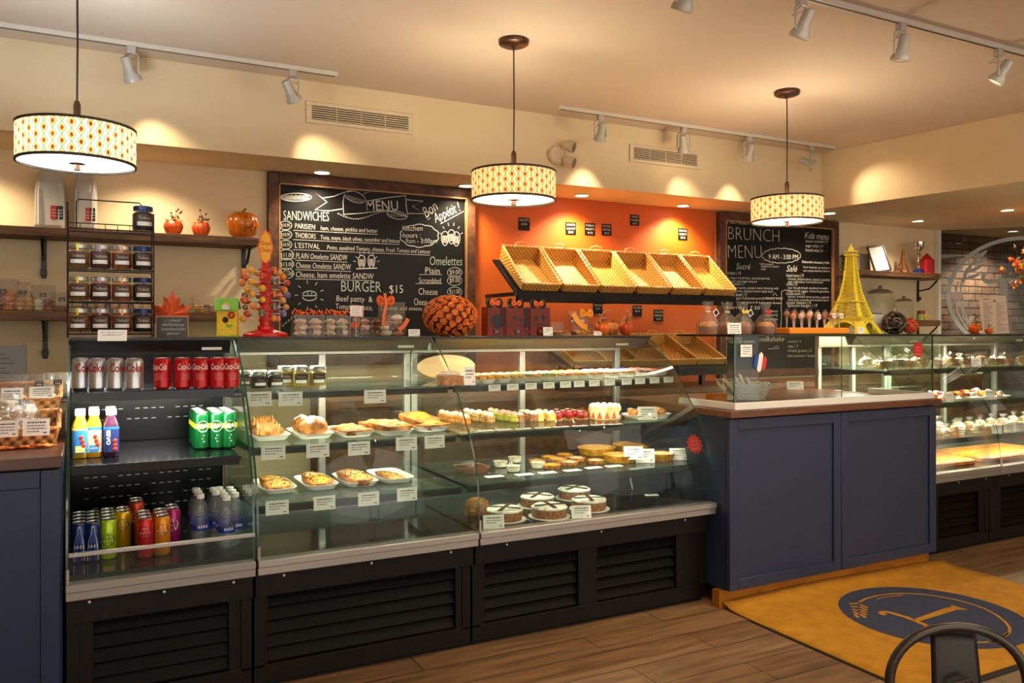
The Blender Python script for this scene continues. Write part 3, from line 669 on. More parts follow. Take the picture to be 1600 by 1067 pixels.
T1('BURGER', 448, 772, 695, 776, 66, m=CHALKG); T1('...', 705, 778, 735, 780, 8); T1('$15', 745, 782, 830, 782, 50); T1('Beef patty  &', 418, 832, 640, 838, 36); T1('Tomato, lettuce,', 412, 880, 640, 888, 34); T1('Cheddar and onions', 690, 886, 945, 890, 26)
T1('Omelettes', 995, 610, 1195, 612, 56, m=CHALKG, shear=.1); T1('Plain', 967, 662, 1055, 664, 40); T1('Scrambled', 928, 720, 1062, 722, 34); T1('Cheese', 925, 792, 1042, 794, 42); T1('Cheese,', 897, 856, 985, 858, 42)
for y, p in ((655, '$9.00'), (705, '$9.00'), (775, '$11.00')): E1(1148, y, 45, 30, m=CHALKG); T1(p, 1118, y+13, 1182, y+10, 28)
S1([(930, 668), (1070, 668)], .0025); S1([(905, 724), (1070, 724)], .0025)
# cloud with the hours
cl = []
for i in range(61):
    a = 2*PI*i/60; q = 1+.09*abs(math.sin(5*a)); cl.append((930+112*q*math.cos(a), 428-66*q*math.sin(a)))
S1(cl, .0045); T1('Kitchen', 826, 398, 950, 398, 34, shear=.05); T1('hours :', 830, 440, 938, 440, 32); T1('9am - 3:00pm', 846, 474, 1040, 474, 30, m=CHALKG)
# banner
S1([(290, 165), (330, 195), (400, 185), (470, 158), (520, 152)], .005); S1([(290, 165), (360, 220), (285, 268), (370, 275), (455, 262)], .005); S1([(470, 160), (458, 220), (462, 296), (560, 290), (730, 270), (860, 310)], .005)
E1(532, 188, 68, 32, tilt=-20); S1([(600, 215), (740, 192), (845, 180), (848, 240), (858, 300)], .005); E1(790, 300, 62, 24, tilt=-12); S1([(850, 205), (955, 215), (885, 245), (965, 292), (862, 290)], .005); S1([(605, 215), (608, 270)], .004)
for i in range(12): S1([(480+i*9, 172+i*3), (484+i*9, 205+i*2)], .002)
for i in range(12): S1([(738+i*9, 288+i*1.5), (744+i*9, 312)], .002)
for i in range(26): a = i/25; x = 430+a*390; y = 295+28*math.sin(a*6)+18*a; S1([(x-6, y-6), (x, y), (x+6, y-7)], .003)
for i in range(16): a = i/15; x = 590+a*220; y = 170-22*math.sin(a*PI); S1([(x-5, y-6), (x, y), (x+5, y-6)], .003)
for i in range(9): S1([(465+i*13, 140-(i % 2)*8), (470+i*13, 130)], .003)
# loaf, eggs, burger doodles
k.E(*C(168, 190), 24, 6.2, w=.005); [S1([(85+i*9, 175+(i % 3)*3), (80+i*9, 205)], .004) for i in range(19)]
def egg(x, y, sx=1, w=.004):
    P = [(x+22*sx*math.sin(a)*(1+.18*math.cos(a)), y-44*sx*math.cos(a)) for a in [2*PI*i/24 for i in range(25)]]; S1(P, w)
    for i in range(9): S1([(x-14*sx+i*3.4*sx, y-18*sx), (x-15*sx+i*3.6*sx, y+28*sx)], .0018)
for x, y in ((1088, 445), (1128, 435), (1158, 448)): egg(x, y)
egg(574, 590, .95); egg(634, 588, .95); S1([(540, 632), (670, 628)], .006)
for i in range(8): a = PI*(.1+.8*i/7); S1([(603+85*math.cos(a), 610-85*math.sin(a)), (603+72*math.cos(a)*.95, 610-70*math.sin(a))], .003)
for i in range(6): a = PI*(.1+.8*i/5); S1([(1126+75*math.cos(a), 440-95*math.sin(a)), (1126+62*math.cos(a), 440-76*math.sin(a))], .003)
E1(252, 790, 42, 20, w=.006, m=CHALKG, a0=0, a1=180); E1(252, 806, 42, 22, w=.006, m=CHALKG, a0=180, a1=360); S1([(208, 798), (298, 798)], .006, m=CHALKG)
for i in range(14): S1([(218+(i*23) % 70, 778+(i*7) % 14), (222+(i*23) % 70, 783+(i*7) % 14)], .004, m=CHALKG)
for a in range(0, 360, 40): q = math.radians(a+20); S1([(252+72*math.cos(q), 795-72*math.sin(q)), (252+92*math.cos(q), 795-92*math.sin(q))], .0035)
for i in range(6): S1([(80+i*18, 985-i*14), (92+i*17, 982-i*14), (90+i*17, 972-i*14)], .003)
S1([(45, 563), (165, 570)], .002); S1([(980, 330), (1000, 318)], .003); S1([(1060, 355), (1205, 276)], .003)
k.done()
# brunch board
k = Chalk(board(1122, 1308, .985, 2.298, 4.92, 'tall wood-framed brunch menu chalkboard on the right of the orange wall'))
def T2(b, x0, y0, x1, y1, h, **q): f = lambda x, y: C(x, y, 1050, 300, 300/1334); k.T(b, *f(x0, y0), *f(x1, y1), h*.2249, **q)
def S2(P, w=.005, **q): k.S([C(*p, 1050, 300, 300/1334) for p in P], w, **q)
T2('( NO SUBSTITUTIONS ON MENU ITEMS )', 382, 218, 915, 252, 20)
T2('BRUNCH', 392, 330, 745, 350, 92, thin=-.028); T2('MENU', 392, 460, 622, 462, 96, thin=-.028)
T2('Sucré', 445, 536, 545, 538, 42, shear=.3); T2('Salé', 795, 552, 870, 554, 44, shear=.3); T2('Kids menu', 922, 322, 1092, 334, 46, shear=.3)
for i, (s_, x1) in enumerate((('cheese croissant | 4', 1082), ('sugar crêpe | 4', 1048), ('french toast | 6', 1048))): T2(s_, 928, 350+i*31, x1, 354+i*31, 20, thin=.0)
cl = [(760+130*(1+.05*abs(math.sin(8*2*PI*i/90)))*math.cos(2*PI*i/90), 442-48*(1+.10*abs(math.sin(8*2*PI*i/90)))*math.sin(2*PI*i/90)) for i in range(91)]
S2(cl, .004); T2('9 AM - 3:00 PM', 672, 466, 875, 468, 34)
T2('* add a scoop of', 605, 505, 705, 508, 14); T2('vanilla ice cream', 618, 522, 742, 524, 14); T2('2.00', 618, 542, 650, 542, 13)
T2("Deborah's Account | 9.50-", 905, 492, 1095, 500, 16, thin=.01); T2('fried mashed, avo & bacon', 912, 528, 1100, 534, 15); T2('two strips smoked salmon', 912, 552, 1096, 556, 14)
T2('crêpes | 14', 385, 572, 478, 574, 24); T2('2 crêpes, fresh fruits, toasted almonds,', 385, 604, 680, 608, 17); T2('whipped cream maple sirup jam', 385, 625, 590, 629, 16)
T2('french quiche | 17', 385, 646, 505, 648, 22); T2('choice of quiche, potato salad, dressing with', 385, 672, 738, 676, 16); T2('mixed greens, whipped cream maple sirup', 385, 694, 700, 698, 16)
T2('yogurt bowl | 12', 385, 722, 520, 724, 24); T2('plain yogurt, homemade granola, bananas, honey', 385, 744, 768, 748, 17); T2('berries | 7.50', 385, 812, 610, 816, 24); T2('or compote', 385, 772, 755, 776, 16)
T2('french benny | 19', 795, 590, 915, 592, 24); T2('croissant, smoked salmon, spinach, 2 poached', 805, 610, 1095, 618, 16); T2('eggs, hollandaise, homemade sauce', 805, 630, 1050, 634, 16)
T2('tartine | 16', 795, 650, 870, 650, 22); T2('sour dough bread, smashed avocado,', 805, 672, 1085, 676, 16); T2('poached eggs, mixed greens', 805, 692, 1090, 698, 15)
T2('buddha bowl | 15', 795, 715, 920, 716, 22); T2('quinoa, roasted sweet potato, spinach,', 805, 732, 1095, 738, 15); T2('chick peas, avocado, homemade sauce', 805, 755, 1088, 758, 15)
T2('soupe maison | 8', 795, 776, 965, 778, 22); T2('Epicerie burger | 17', 805, 798, 1010, 800, 22)
S2([(762, 865), (758, 800), (762, 690), (790, 680), (830, 688)], .004); S2([(752, 980), (762, 860)], .004); S2([(640, 735), (770, 735)], .003); S2([(700, 722), (715, 700), (730, 722)], .003); S2([(700, 775), (765, 775)], .003)
for q, y in (('strawberry', 836), ('raspberry', 862), ('orange', 892)): T2(q, 640, y, 735, y, 20)
def T3(b, x0, y0, x1, y1, h, **q): f = lambda x, y: C(x, y, 1050, 500, 280/1494); k.T(b, *f(x0, y0), *f(x1, y1), h*.1874, **q)
T3('milkshake', 728, 180, 935, 176, 42, shear=.3); T3('DECOUVREZ', 460, 165, 585, 168, 24); T3('THE OTHER DESSERTS', 472, 195, 690, 192, 22); T3('avocado | 4', 965, 188, 1075, 188, 22); T3('egg | 3', 965, 225, 1050, 225, 20); T3('mixed greens | 5', 965, 265, 1165, 265, 24); T3('beet hummus + bread | 6', 965, 308, 1220, 308, 24)
k.S([C(800, 240, 1050, 500, .1874), C(895, 236, 1050, 500, .1874)], .003); k.S([C(850, 228, 1050, 500, .1874), C(872, 215, 1050, 500, .1874), C(890, 228, 1050, 500, .1874)], .003)
k.done()
# small price tags on the orange wall
def wall_tag(px, py, s, lines, lab):
    p = pv(px, py, VB-.004); t = thing('price_sign', lab, 'price sign', p, group='little black price signs on the orange wall'); h = s*mpp(p)
    MB().box(-h/2, h/2, 0, .003, -h/2, h/2).build('card', SLATE, t)
    m = MB()
    for i, l in enumerate(lines): m.text(l, Matrix.Translation((0, -.001, h*(.22-.30*i))), width=h*(.82 if i < len(lines)-1 else .5), height=h*.17, align='C')
    m.build('lettering', CHALK, t, flat=True)
for q in ((819, 350, 20, ('BAGUETTE', '$4.50'), 'the leftmost on the orange wall'), (892, 357, 19, ('BAGUETTE', 'LOAF', '$8.00'), 'leftmost of three close together above the bread baskets'), (922, 358, 19, ('5 GRAIN', 'BAGUETTE', '$4.50'), 'in the middle of three close together above the bread baskets'), (948, 359, 18, ('MUSTARD', 'PRETZEL', '$4.50'), 'rightmost of three close together above the bread baskets'), (992, 344, 17, ('WALNUT', 'RAISIN', '$5.50'), 'the highest one, above the fourth bread basket'), (1067, 366, 18, ('BROWN', 'BAGUETTE', '$5.75'), 'the rightmost one above the bread baskets'), (934, 482, 17, ('SESAME', '$7.25'), 'on the orange wall behind the orange gift ribbon'), (996, 486, 17, ('PLAIN', '$5.50'), 'on the orange wall behind the right pumpkin and its berries'), (1029, 493, 18, ('OLIVE', 'BREAD', '$7.50'), 'low on the orange wall, just right of the pumpkins')):
    wall_tag(q[0], q[1], q[2], q[3], 'black price sign, '+q[4])
# ================================================================ BREAD SHELF AND TILTED BASKETS
# front top edge of the row of baskets, ray-measured at the plane v = 4.62
fa = pv(812, 452, 4.52); fb = pv(1146, 462, 4.52)
t = thing('sloped_bread_shelf', 'dark wooden sloping shelf under the row of empty bread baskets on the orange wall', 'shelf', (fa.x, 4.52, fa.z-.03)); w = fb.x-fa.x
tilt = .62
MB().box(-.02, w+.02, -.01, .018, -.05, .02).build('front_rail', BLACKW, t, bevel=.003)
MB().box(-.02, w+.02, 0, .42, -.012, 0, T=Matrix.Rotation(tilt, 4, 'X')).build('board', BLACKW, t)
bx = MB(); bx.box(-.04, -.02, -.005, .42, -.012, .012); bx.build('side_arm', BLACK, t); 
bx = MB(); bx.box(w*.5-.01, w*.5+.01, 0, .42, -.04, -.015); bx.build('side_arm', BLACK, t)
def basket_parts(t, w, d, h, mat, rim_r=.008, handle=True, flare=1.06):
    m = MB(); th = .007
    def wall(p0, p1, q0, q1):      # p bottom edge, q top edge
        base = len(m.v); m.add([p0, p1, q1, q0], [(0, 1, 2, 3)]); L = (Vector(p1)-Vector(p0)).length; Hh = (Vector(q0)-Vector(p0)).length
        m.uv[len(m.f)-1] = [(0, 0), (L, 0), (L, Hh), (0, Hh)]
    a, b = w/2, d/2; A, B = a*flare, b*flare
    c0 = [(-a, -b, 0), (a, -b, 0), (a, b, 0), (-a, b, 0)]; c1 = [(-A, -B, h*.55), (A, -B, h*.55), (A, B, h), (-A, B, h)]
    for i in range(4): wall(c0[i], c0[(i+1) % 4], c1[i], c1[(i+1) % 4])
    m.add(c0, [(0, 1, 2, 3)]); m.uv[len(m.f)-1] = [(0, 0), (w, 0), (w, d), (0, d)]
    o = m.build('woven_body', mat, t, flat=True); s = o.modifiers.new('thickness', 'SOLIDIFY'); s.thickness = th; s.offset = 1
    r = MB(); N = 14
    for i in range(4):
        p, q = Vector(c1[i]), Vector(c1[(i+1) % 4])
        for s_ in (0, PI):
            r.tube([p.lerp(q, j/(N*2))+Vector((0, 0, .004*math.sin(j*1.3+s_)))+((q-p).normalized().cross(Vector((0, 0, 1))))*.004*math.cos(j*1.3+s_) for j in range(N*2+1)], rim_r*.6, 5)
    r.build('braided_rim', mswap_rim(mat), t)
    if handle: MB().tube([(-.05, B, h), (-.04, B+.005, h+.022), (0, B+.008, h+.032), (.04, B+.005, h+.022), (.05, B, h)], .004, 6).build('handle', mswap_rim(mat), t)
def mswap_rim(mat): return M('wicker_rim', 'dcb068', .5) if mat == WICK else M('wicker_rim_brown', 'a86a34', .5)
bw = w/6
pr = thing('bread_basket', 'b', 'basket', (0, 0, 0)); basket_parts(pr, bw*.87, .37, .10, WICK)
pr = Proto(pr); labs = ['leftmost in the row, above the halloween boxes', 'second from the left in the row', 'third from the left in the row', 'fourth from the left in the row', 'second from the right in the row', 'rightmost in the row, overlapping the brunch chalkboard edge']
R0 = Matrix.Rotation(tilt, 4, 'X')
for i in range(6):
    off = R0 @ Vector((0, .205, .020)); pr.put((fa.x+bw*(i+.5), 4.52+off.y, fa.z-.03+off.z), rot=(tilt, 0, 0), label='empty tilted wicker bread basket, '+labs[i], group='empty wicker baskets on the bread shelf')
# lower bread rack seen between the cases and through the glass guard
fa2 = pv(1062, 547, 4.40); w_ = 1.25
t = thing('sloped_bread_shelf', 'lower sloping bread shelf seen through the glass left of the checkout', 'shelf', (fa2.x-.85, 4.40, 1.105))
MB().box(0, w_+.02, -.01, .018, -.05, .02).build('front_rail', BLACKW, t, bevel=.003); MB().box(0, w_, 0, .45, -.012, 0, T=Matrix.Rotation(.36, 4, 'X')).build('board', BLACKW, t)
MB().box(.0, .03, .2, .24, -.135, .03).build('leg', BLACK, t); MB().box(w_-.03, w_, .2, .24, -.135, .03).build('leg', BLACK, t)
R0 = Matrix.Rotation(.36, 4, 'X')
for i in range(5):
    off = R0 @ Vector((0, .205, .020)); pr.put((fa2.x-.85+.125+.25*i, 4.40+off.y, 1.105+off.z), rot=(.36, 0, 0), label='empty wicker bread basket on the lower rack behind the cake case, %s from the left' % ORD[i], group='wicker baskets on the lower bread rack', scale=(.93, 1, .8))
# ================================================================ MAT AND CHAIR
mt = thing('entrance_mat', 'mustard yellow floor mat with a round navy letter emblem in front of the checkout', 'mat', (0, 0, 0))
mx0, mx1, my0, my1 = 2.765, 4.44, 1.985, 3.055
MATY = M('yellow_pile', 'c98a12', .95, noise=(14, 'b47808', .35, .7), bump=(400, .6, .004)); MATN = M('navy_pile', '3a4058', .95, noise=(40, '30354a', .3, .7), bump=(400, .6, .004))
g = MB(); nx, ny = 24, 20
vs = [(mx0+(mx1-mx0)*i/nx, my0+(my1-my0)*j/ny, .009+(.035*((j-18)/2)**2 if j > 18 else 0)*(1-.75*abs(i/nx-.35))) for j in range(ny+1) for i in range(nx+1)]
g.add(vs, [(j*(nx+1)+i, j*(nx+1)+i+1, (j+1)*(nx+1)+i+1, (j+1)*(nx+1)+i) for j in range(ny) for i in range(nx)]); o = g.build('pile', MATY, mt); s = o.modifiers.new('t', 'SOLIDIFY'); s.thickness = .005
MB().box(mx0-.012, mx1+.012, my0-.03, my1-.2, .0, .0045).build('rubber_border', M('black_rubber', '15120f', .7), mt)
em = MB(); cc = (3.575, 2.51); em.lathe([(.415, .0102), (0, .0102)], 72, T=Matrix.Translation((cc[0], cc[1], 0))); em.build('navy_roundel', MATN, mt, flat=True)
lo = MB(); Z2 = .0112
def mp_(x, y): p = pz(1240+x*.225, 860+y*.225, Z2); return (p.x, p.y, Z2)
def msk(P, w): lo.stroke([mp_(*q) for q in P], w, n=(0, 0, 1))
msk([(455, 358), (500, 335), (570, 315), (660, 302), (760, 297), (880, 302), (1000, 318), (1120, 340), (1240, 372), (1330, 405), (1410, 448), (1470, 495), (1500, 535), (1500, 570), (1460, 600), (1380, 632), (1260, 640), (1120, 625)], .013)
msk([(575, 335), (660, 320), (760, 308)], .008); msk([(1360, 640), (1440, 610), (1490, 570)], .012)
for i in range(5):
    y = 372+i*17
    for a, b2 in (((388+i*9, y), (448, y-6+i*8)), ((460, y+2), (515-i*3, y+26))): msk([a, ((a[0]+b2[0])/2, (a[1]+b2[1])/2), b2], .016)
msk([(640, 447), (615, 440), (606, 431), (625, 425), (665, 430), (720, 445), (780, 462), (840, 485), (900, 510), (960, 540), (1020, 566), (1060, 580)], .028)
lo.add([mp_(820, 482), mp_(885, 488), mp_(1140, 410), mp_(1215, 412), mp_(1095, 378), mp_(1095, 392), mp_(1050, 400)], [tuple(range(7))])
lo.build('yellow_emblem', MATY, mt, flat=True)
CHM = M('gunmetal_paint', '4c463f', .32, .75)
def chair():
    d = ray(1497, 515); Z = 1.58; u, v = d[0]*Z, d[1]*Z; t = thing('metal_cafe_chair', 'gunmetal grey metal cafe chair with a curved tube back in the near right corner', 'chair', (u, v, 0), rz=-.50-.06)
    # back hoop (local -y is towards the camera): back is near us, seat beyond
    hp = []
    for i in range(25):
        a = PI*i/24; hp.append((-.128*math.cos(a)*(1+.12*math.sin(a)), .0, .665+.128*math.sin(a)))
    pts = [(-.19, .05, .0), (-.175, .03, .44), (-.142, .0, .60)]+hp+[(.142, .0, .60), (.175, .03, .44), (.19, .05, .0)]
    MB().tube(pts, .0095, 12).build('back_frame', CHM, t)
    sp = MB(); P = [(-.038, .0), (.038, .0)]; 
    nz = 10; vs = []
    for j in range(nz+1):
        z = .45+(.786-.45)*j/nz; wv = .055-.012*j/nz; y = .02-.02*math.sin(PI*j/nz)
        vs += [(-wv, y+.004, z), (-wv+.01, y, z), (wv-.01, y, z), (wv, y+.004, z)]
    sp.add(vs, [(j*4+i, j*4+i+1, j*4+4+i+1, j*4+4+i) for j in range(nz) for i in range(3)]); o = sp.build('back_splat', M('gunmetal_splat', '332f2b', .35, .7), t); m_ = o.modifiers.new('t', 'SOLIDIFY'); m_.thickness = .0025
    MB().tube([(-.024, -.018, .675), (-.018, -.019, .690), (.014, -.019, .700), (.022, -.018, .690)], .004, 6).build('embossed_grip', CHM, t)
    st = MB(); st.loft([(.155, .155, .435), (.175, .175, .445), (.178, .178, .455), (.165, .165, .457), (.15, .15, .450)], 32, 4, T=Matrix.Translation((0, .19, 0))); st.build('seat', CHM, t)
    for x in (-1, 1): MB().tube([(x*.16, .34, .44), (x*.19, .38, 0)], [.016, .011], 10).build('leg', CHM, t)
    cb = MB(); cb.tube([(-.165, .06, .2), (.17, .36, .2)], .006, 6); cb.tube([(.165, .06, .2), (-.17, .36, .2)], .006, 6); cb.build('cross_brace', CHM, t)
chair()
# ================================================================ DRINKS
ALU = M('can_lid', 'd8d8d4', .22, .9)
def can(name, r, h, bodym, label, paint):
    t = thing(name, label, 'drink can')
    MB().lathe([(0, .004), (r*.7, 0), (r*.78, 0), (r, .008), (r, h-.012), (r*.84, h-.003)], 28).build('body', bodym, t)
    l = MB().lathe([(r*.84, h-.003), (r*.86, h), (r*.80, h), (r*.78, h-.005), (0, h-.005)], 24); l.cbox((0, -r*.2, h-.003), (.010, .020, .0015)); l.build('lid', ALU, t)
    paint(t, r, h); q = Proto(t); q.rad = r; return q
RED = M('can_red', 'b81018', .25, .3); SILV = M('can_silver', 'c4c6ca', .25, .8); GRN = M('can_green', '0a5a28', .22, .5); WHITE = M('label_white', 'efece6', .5)
def p_text(body, z, hh, wid, mat, shear=.25, name='lettering'):
    def f(t, r, h): MB().text(body, Matrix.Translation((0, 0, z)), width=wid, height=hh, shear=shear, align='C', cyl=r+.0006).build(name, mat, t, flat=True)
    return f
def coke(t, r, h):
    m = MB(); m.text('Coca-Cola', Matrix.Translation((0, 0, .075)), width=.064, height=.024, shear=.3, thin=.012, align='C', cyl=r+.0006)
    for i in range(4): m.text('- - - - - -', Matrix.Translation((0, 0, .055-i*.007)), width=.03, height=.012, align='C', cyl=r+.0006)
    m.build('lettering', WHITE, t, flat=True)
def diet(t, r, h):
    MB().text('Coke', Matrix.Translation((0, 0, .070)), width=.062, height=.032, thin=.03, align='C', cyl=r+.0006).build('lettering', M('can_print_red', 'a01820', .4), t, flat=True)
cC = can('soda_can', .033, .122, RED, 'c', coke); cD = can('soda_can', .033, .122, SILV, 'c', diet)
zs = 1.137
def can_at(pr, px, py, z, lab, grp, k=0, rot=0, dv=.0, du=0, sc=None):
    p = pz(px, py, z); p = Vector((p.x+du, p.y+dv, z+.0016)); rr = getattr(pr, 'rad', 0)
    if rr: p.x = min(max(p.x, -.0535+rr), .5475-rr)
    return pr.put(p, rz=facecam(p)+rot, label=lab, group=grp, scale=sc)
for i, (x, r) in enumerate(((118.5, .35), (153, -.25), (181, .25), (210, .0))): can_at(cD, x, 609.5, zs, 'silver soda can with red lettering, %s from the left on the top shelf' % ORD[i], 'silver soda cans on the top shelf', rot=r)
for i, (x, r) in enumerate(((254, -.5), (285, .45), (314, -.1), (341, .1), (361, .2))): can_at(cC, x, 608-i*.4, zs, 'red soda can, %s from the left on the top shelf' % ORD[i], 'red soda cans on the top shelf', rot=r)
def perrier(t, r, h):
    m = MB(); R = r+.0005
    def disc(rx, rz, zc, rr, mi):
        vs = [(rr*math.sin(rx*math.cos(a)/rr), -rr*math.cos(rx*math.cos(a)/rr), zc+rz*math.sin(a)) for a in [2*PI*i/28 for i in range(28)]]; m.add(vs, [tuple(range(28))], mi)
    for j in range(28):
        a0 = -2.2+4.4*j/28; a1 = a0+4.4/28; m.add([(R*math.sin(a0), -R*math.cos(a0), .085), (R*math.sin(a1), -R*math.cos(a1), .085), (R*math.sin(a1), -R*math.cos(a1), .105), (R*math.sin(a0), -R*math.cos(a0), .105)], [(0, 1, 2, 3)], 2)
    disc(.023, .023, .094, R+.0006, 0); disc(.021, .021, .094, R+.0010, 1)
    m.text('perrier', Matrix.Translation((0, 0, .090)), width=.038, height=.014, shear=.2, thin=.01, align='C', cyl=R+.0016, mi=0)
    for i in range(3): m.text('o', Matrix.Translation((.003-.005*(i % 2), 0, .055-.012*i)), size=.010, align='C', cyl=R+.001, mi=0)
    m.build('emblem', [WHITE, M('deep_green', '06401e', .3), M('label_yellow', 'b8b428', .4)], t, flat=True)
cP = can('sparkling_water_can', .029, .150, GRN, 'c', perrier)
row = ['front row', 'second row', 'third row', 'back row']
for j in range(4):
    for i, (x, y) in enumerate(((315, 702), (339.5, 701), (364, 700))):
        can_at(cP, x, y, .883, 'green sparkling water can on the middle shelf, %s, %s' % (row[j], ('left column', 'middle column', 'right column')[i]), 'green sparkling water cans', dv=.0605*j, rot=(.2, -.1, .1)[i])
def emblem_can(main, mottos, ec='16244e', h=.145, r=.0285, zc=.075, ring=.022, motif=None):
    def f(t, r, h):
        m = MB(); R = r+.0005
        vs = [(R*math.sin(ring*math.cos(a)/R), -R*math.cos(ring*math.cos(a)/R), zc+ring*1.05*math.sin(a)) for a in [2*PI*i/28 for i in range(28)]]; m.add(vs, [tuple(range(28))], 1)
        m.text('* * *', Matrix.Translation((0, 0, zc+.008)), width=.018, height=.008, align='C', cyl=R+.0006, mi=0); m.text('- - - -', Matrix.Translation((0, 0, zc-.006)), width=.036, height=.012, thin=.02, align='C', cyl=R+.0006, mi=0); m.text('- - -', Matrix.Translation((0, 0, zc-.016)), width=.018, height=.010, align='C', cyl=R+.0006, mi=0)
        if motif: motif(m, r)
        m.build('emblem', [WHITE, M('emblem_'+ec, ec, .35), M('fruit_yellow', 'e0b820', .4)], t, flat=True)
    return can('drink_can', r, h, M('can_'+main, main, .25, .35), 'c', f)
def bottlecan(t, r, h):
    m = MB(); R = r+.0006
    P = [(-.005, .125), (.005, .125), (.007, .10), (.016, .07), (.018, .045), (.018, .0), (-.018, .0), (-.018, .045), (-.016, .07), (-.007, .10)]
    q = [(R*math.sin(x/R), -R*math.cos(x/R), z+.006) for x, z in P]; m.add(q, [tuple(range(10))], 0)
    P2 = [(x*.62, z*.93+.002) for x, z in P]; R2 = R+.0004; m.add([(R2*math.sin(x/R2), -R2*math.cos(x/R2), z+.006) for x, z in P2], [tuple(range(10))], 1)
    m.text('0 0 0 0', Matrix.Translation((0, 0, .052)), width=.034, height=.012, shear=.1, thin=.01, align='C', cyl=R+.0009, mi=2)
    m.add([(R*1.01*math.sin(x/R), -R*1.01*math.cos(x/R), z) for x, z in ((-.02, .006), (.02, .006), (.02, .038), (-.02, .038))], [(0, 1, 2, 3)], 3)
    m.build('bottle_motif', [M('print_grey', '9aa4b4', .3, .4), M('print_blue', '26408c', .3), WHITE, M('print_tan', 'c89850', .4)], t, flat=True)
cB = can('drink_can', .0285, .142, M('can_navy', '14265e', .22, .4), 'c', bottlecan)
def lemons(m, r):
    for x in (-.012, .0, .012): m.ell((x, -r*.97, .028), (.009, .002, .009), 10, 6, 2)
cL = emblem_can('a6c81a', '', '1c2440', zc=.07, motif=lemons); cY = emblem_can('e8b40c', '', zc=.095); cR = emblem_can('c0241a', '', zc=.095); cO = emblem_can('d8840e', '', zc=.095); cG = emblem_can('a82068', '', 'd8c8d0', zc=.085, h=.145); cT = emblem_can('d84a14', '', 'e8c8a0', zc=.085)
zd = .53
cols = [(cB, 121.5, 878, 4, 'navy bottle-motif drink can', 'leftmost column'), (cB, 145.5, 876, 4, 'navy bottle-motif drink can', 'second column'), (cL, 169.5, 872, 4, 'lime green drink can', 'third column'), (cY, 192, 857, 2, 'yellow drink can', 'behind the glass lip'), (cR, 227, 870, 3, 'red drink can', 'right of the yellow ones'), (cO, 253.5, 866, 3, 'orange drink can', 'beside the red ones')]
for pr, x, y, n, nm, where in cols:
    for j in range(n): can_at(pr, x, y, zd, '%s on the case floor, %s, %s' % (nm, where, ('front', 'second row', 'third row', 'back')[j]), 'slim drink cans on the floor of the drinks case', dv=.0585*j)
for j in range(2):
    can_at(cG, 271, 855, zd, 'magenta drink can on the case floor, %s' % ('front one', 'rear one')[j], 'slim drink cans on the floor of the drinks case', dv=.0585*j+.03)
for j in range(2): can_at(cT, 217, 845, zd, 'orange-red drink can behind the red cans, %s' % ('nearer', 'farther')[j], 'slim drink cans on the floor of the drinks case', dv=.0585*j+.07, du=-.005)
# juice bottles
def juice(col, lab1, print_, txt, vert):
    t = thing('juice_bottle', 'c', 'bottle'); r = .0285
    MB().loft([(r*.9, r*.9, 0), (r, r, .006), (r, r, .12), (r*.95, r*.95, .135), (r*.6, r*.6, .158), (.0175, .0175, .166), (.0175, .0175, .172)], 28, 3.0).build('bottle', M('juice_'+col, col, .12, coat=.6), t)
    MB().lathe([(.019, .168), (.0195, .170), (.0195, .190), (.018, .192), (0, .192)], 22).build('cap', WHITE, t)
    m = MB(); R = r+.0008
    m.loft([(R, R, .020), (R, R, .120)], 28, 3.0, cap=False, mi=0)
    m.loft([(R+.0004,)*2+(.112,), (R+.0004,)*2+(.122,)], 28, 3, cap=False, mi=1)
    if vert: m.text('OASIS', Matrix.Translation((-.004, -R-.0012, .050)) @ Matrix.Rotation(-PI/2, 4, 'Y'), width=.060, height=.014, thin=.02, mi=2)
    else:
        m.cbox((0, -R-.0008, .037), (.034, .0008, .026), 1); m.text('OASIS', Matrix.Translation((0, -R-.0018, .035)), width=.026, height=.007, align='C', mi=2)
    for x, z in ((.004, .085), (.009, .068), (.013, .052)): m.ell((x if not vert else .014, -R-.001, z if not vert else z-.02), (.008, .002, .008), 12, 8, 3)
    m.build('label', [M('lab_'+lab1, lab1, .4), M('lab_'+print_, print_, .4), WHITE, M('apple_red', 'd83018', .4)], t)
    return Proto(t)
j1 = juice('a88820', '2a78b8', 'd8c060', '', False); j2 = juice('c89018', 'c0bc98', '1878b8', '', False); j3 = juice('3a1c30', '1a2a60', '2060b8', '', True)
for _j in (j1, j2, j3): _j.rad = .03
for pr, x, y, n, nm in ((j1, 119, 716, 2, 'apple juice bottle with a blue label'), (j2, 147, 714, 3, 'yellow orange juice bottle'), (j3, 174, 713, 3, 'dark blue labelled fruit drink bottle')):
    for j in range(n): can_at(pr, x, y, .883, '%s on the middle shelf, %s' % (nm, ('front', 'second', 'rearmost')[j]), 'juice bottles on the middle shelf', dv=.066*j, sc=.94)
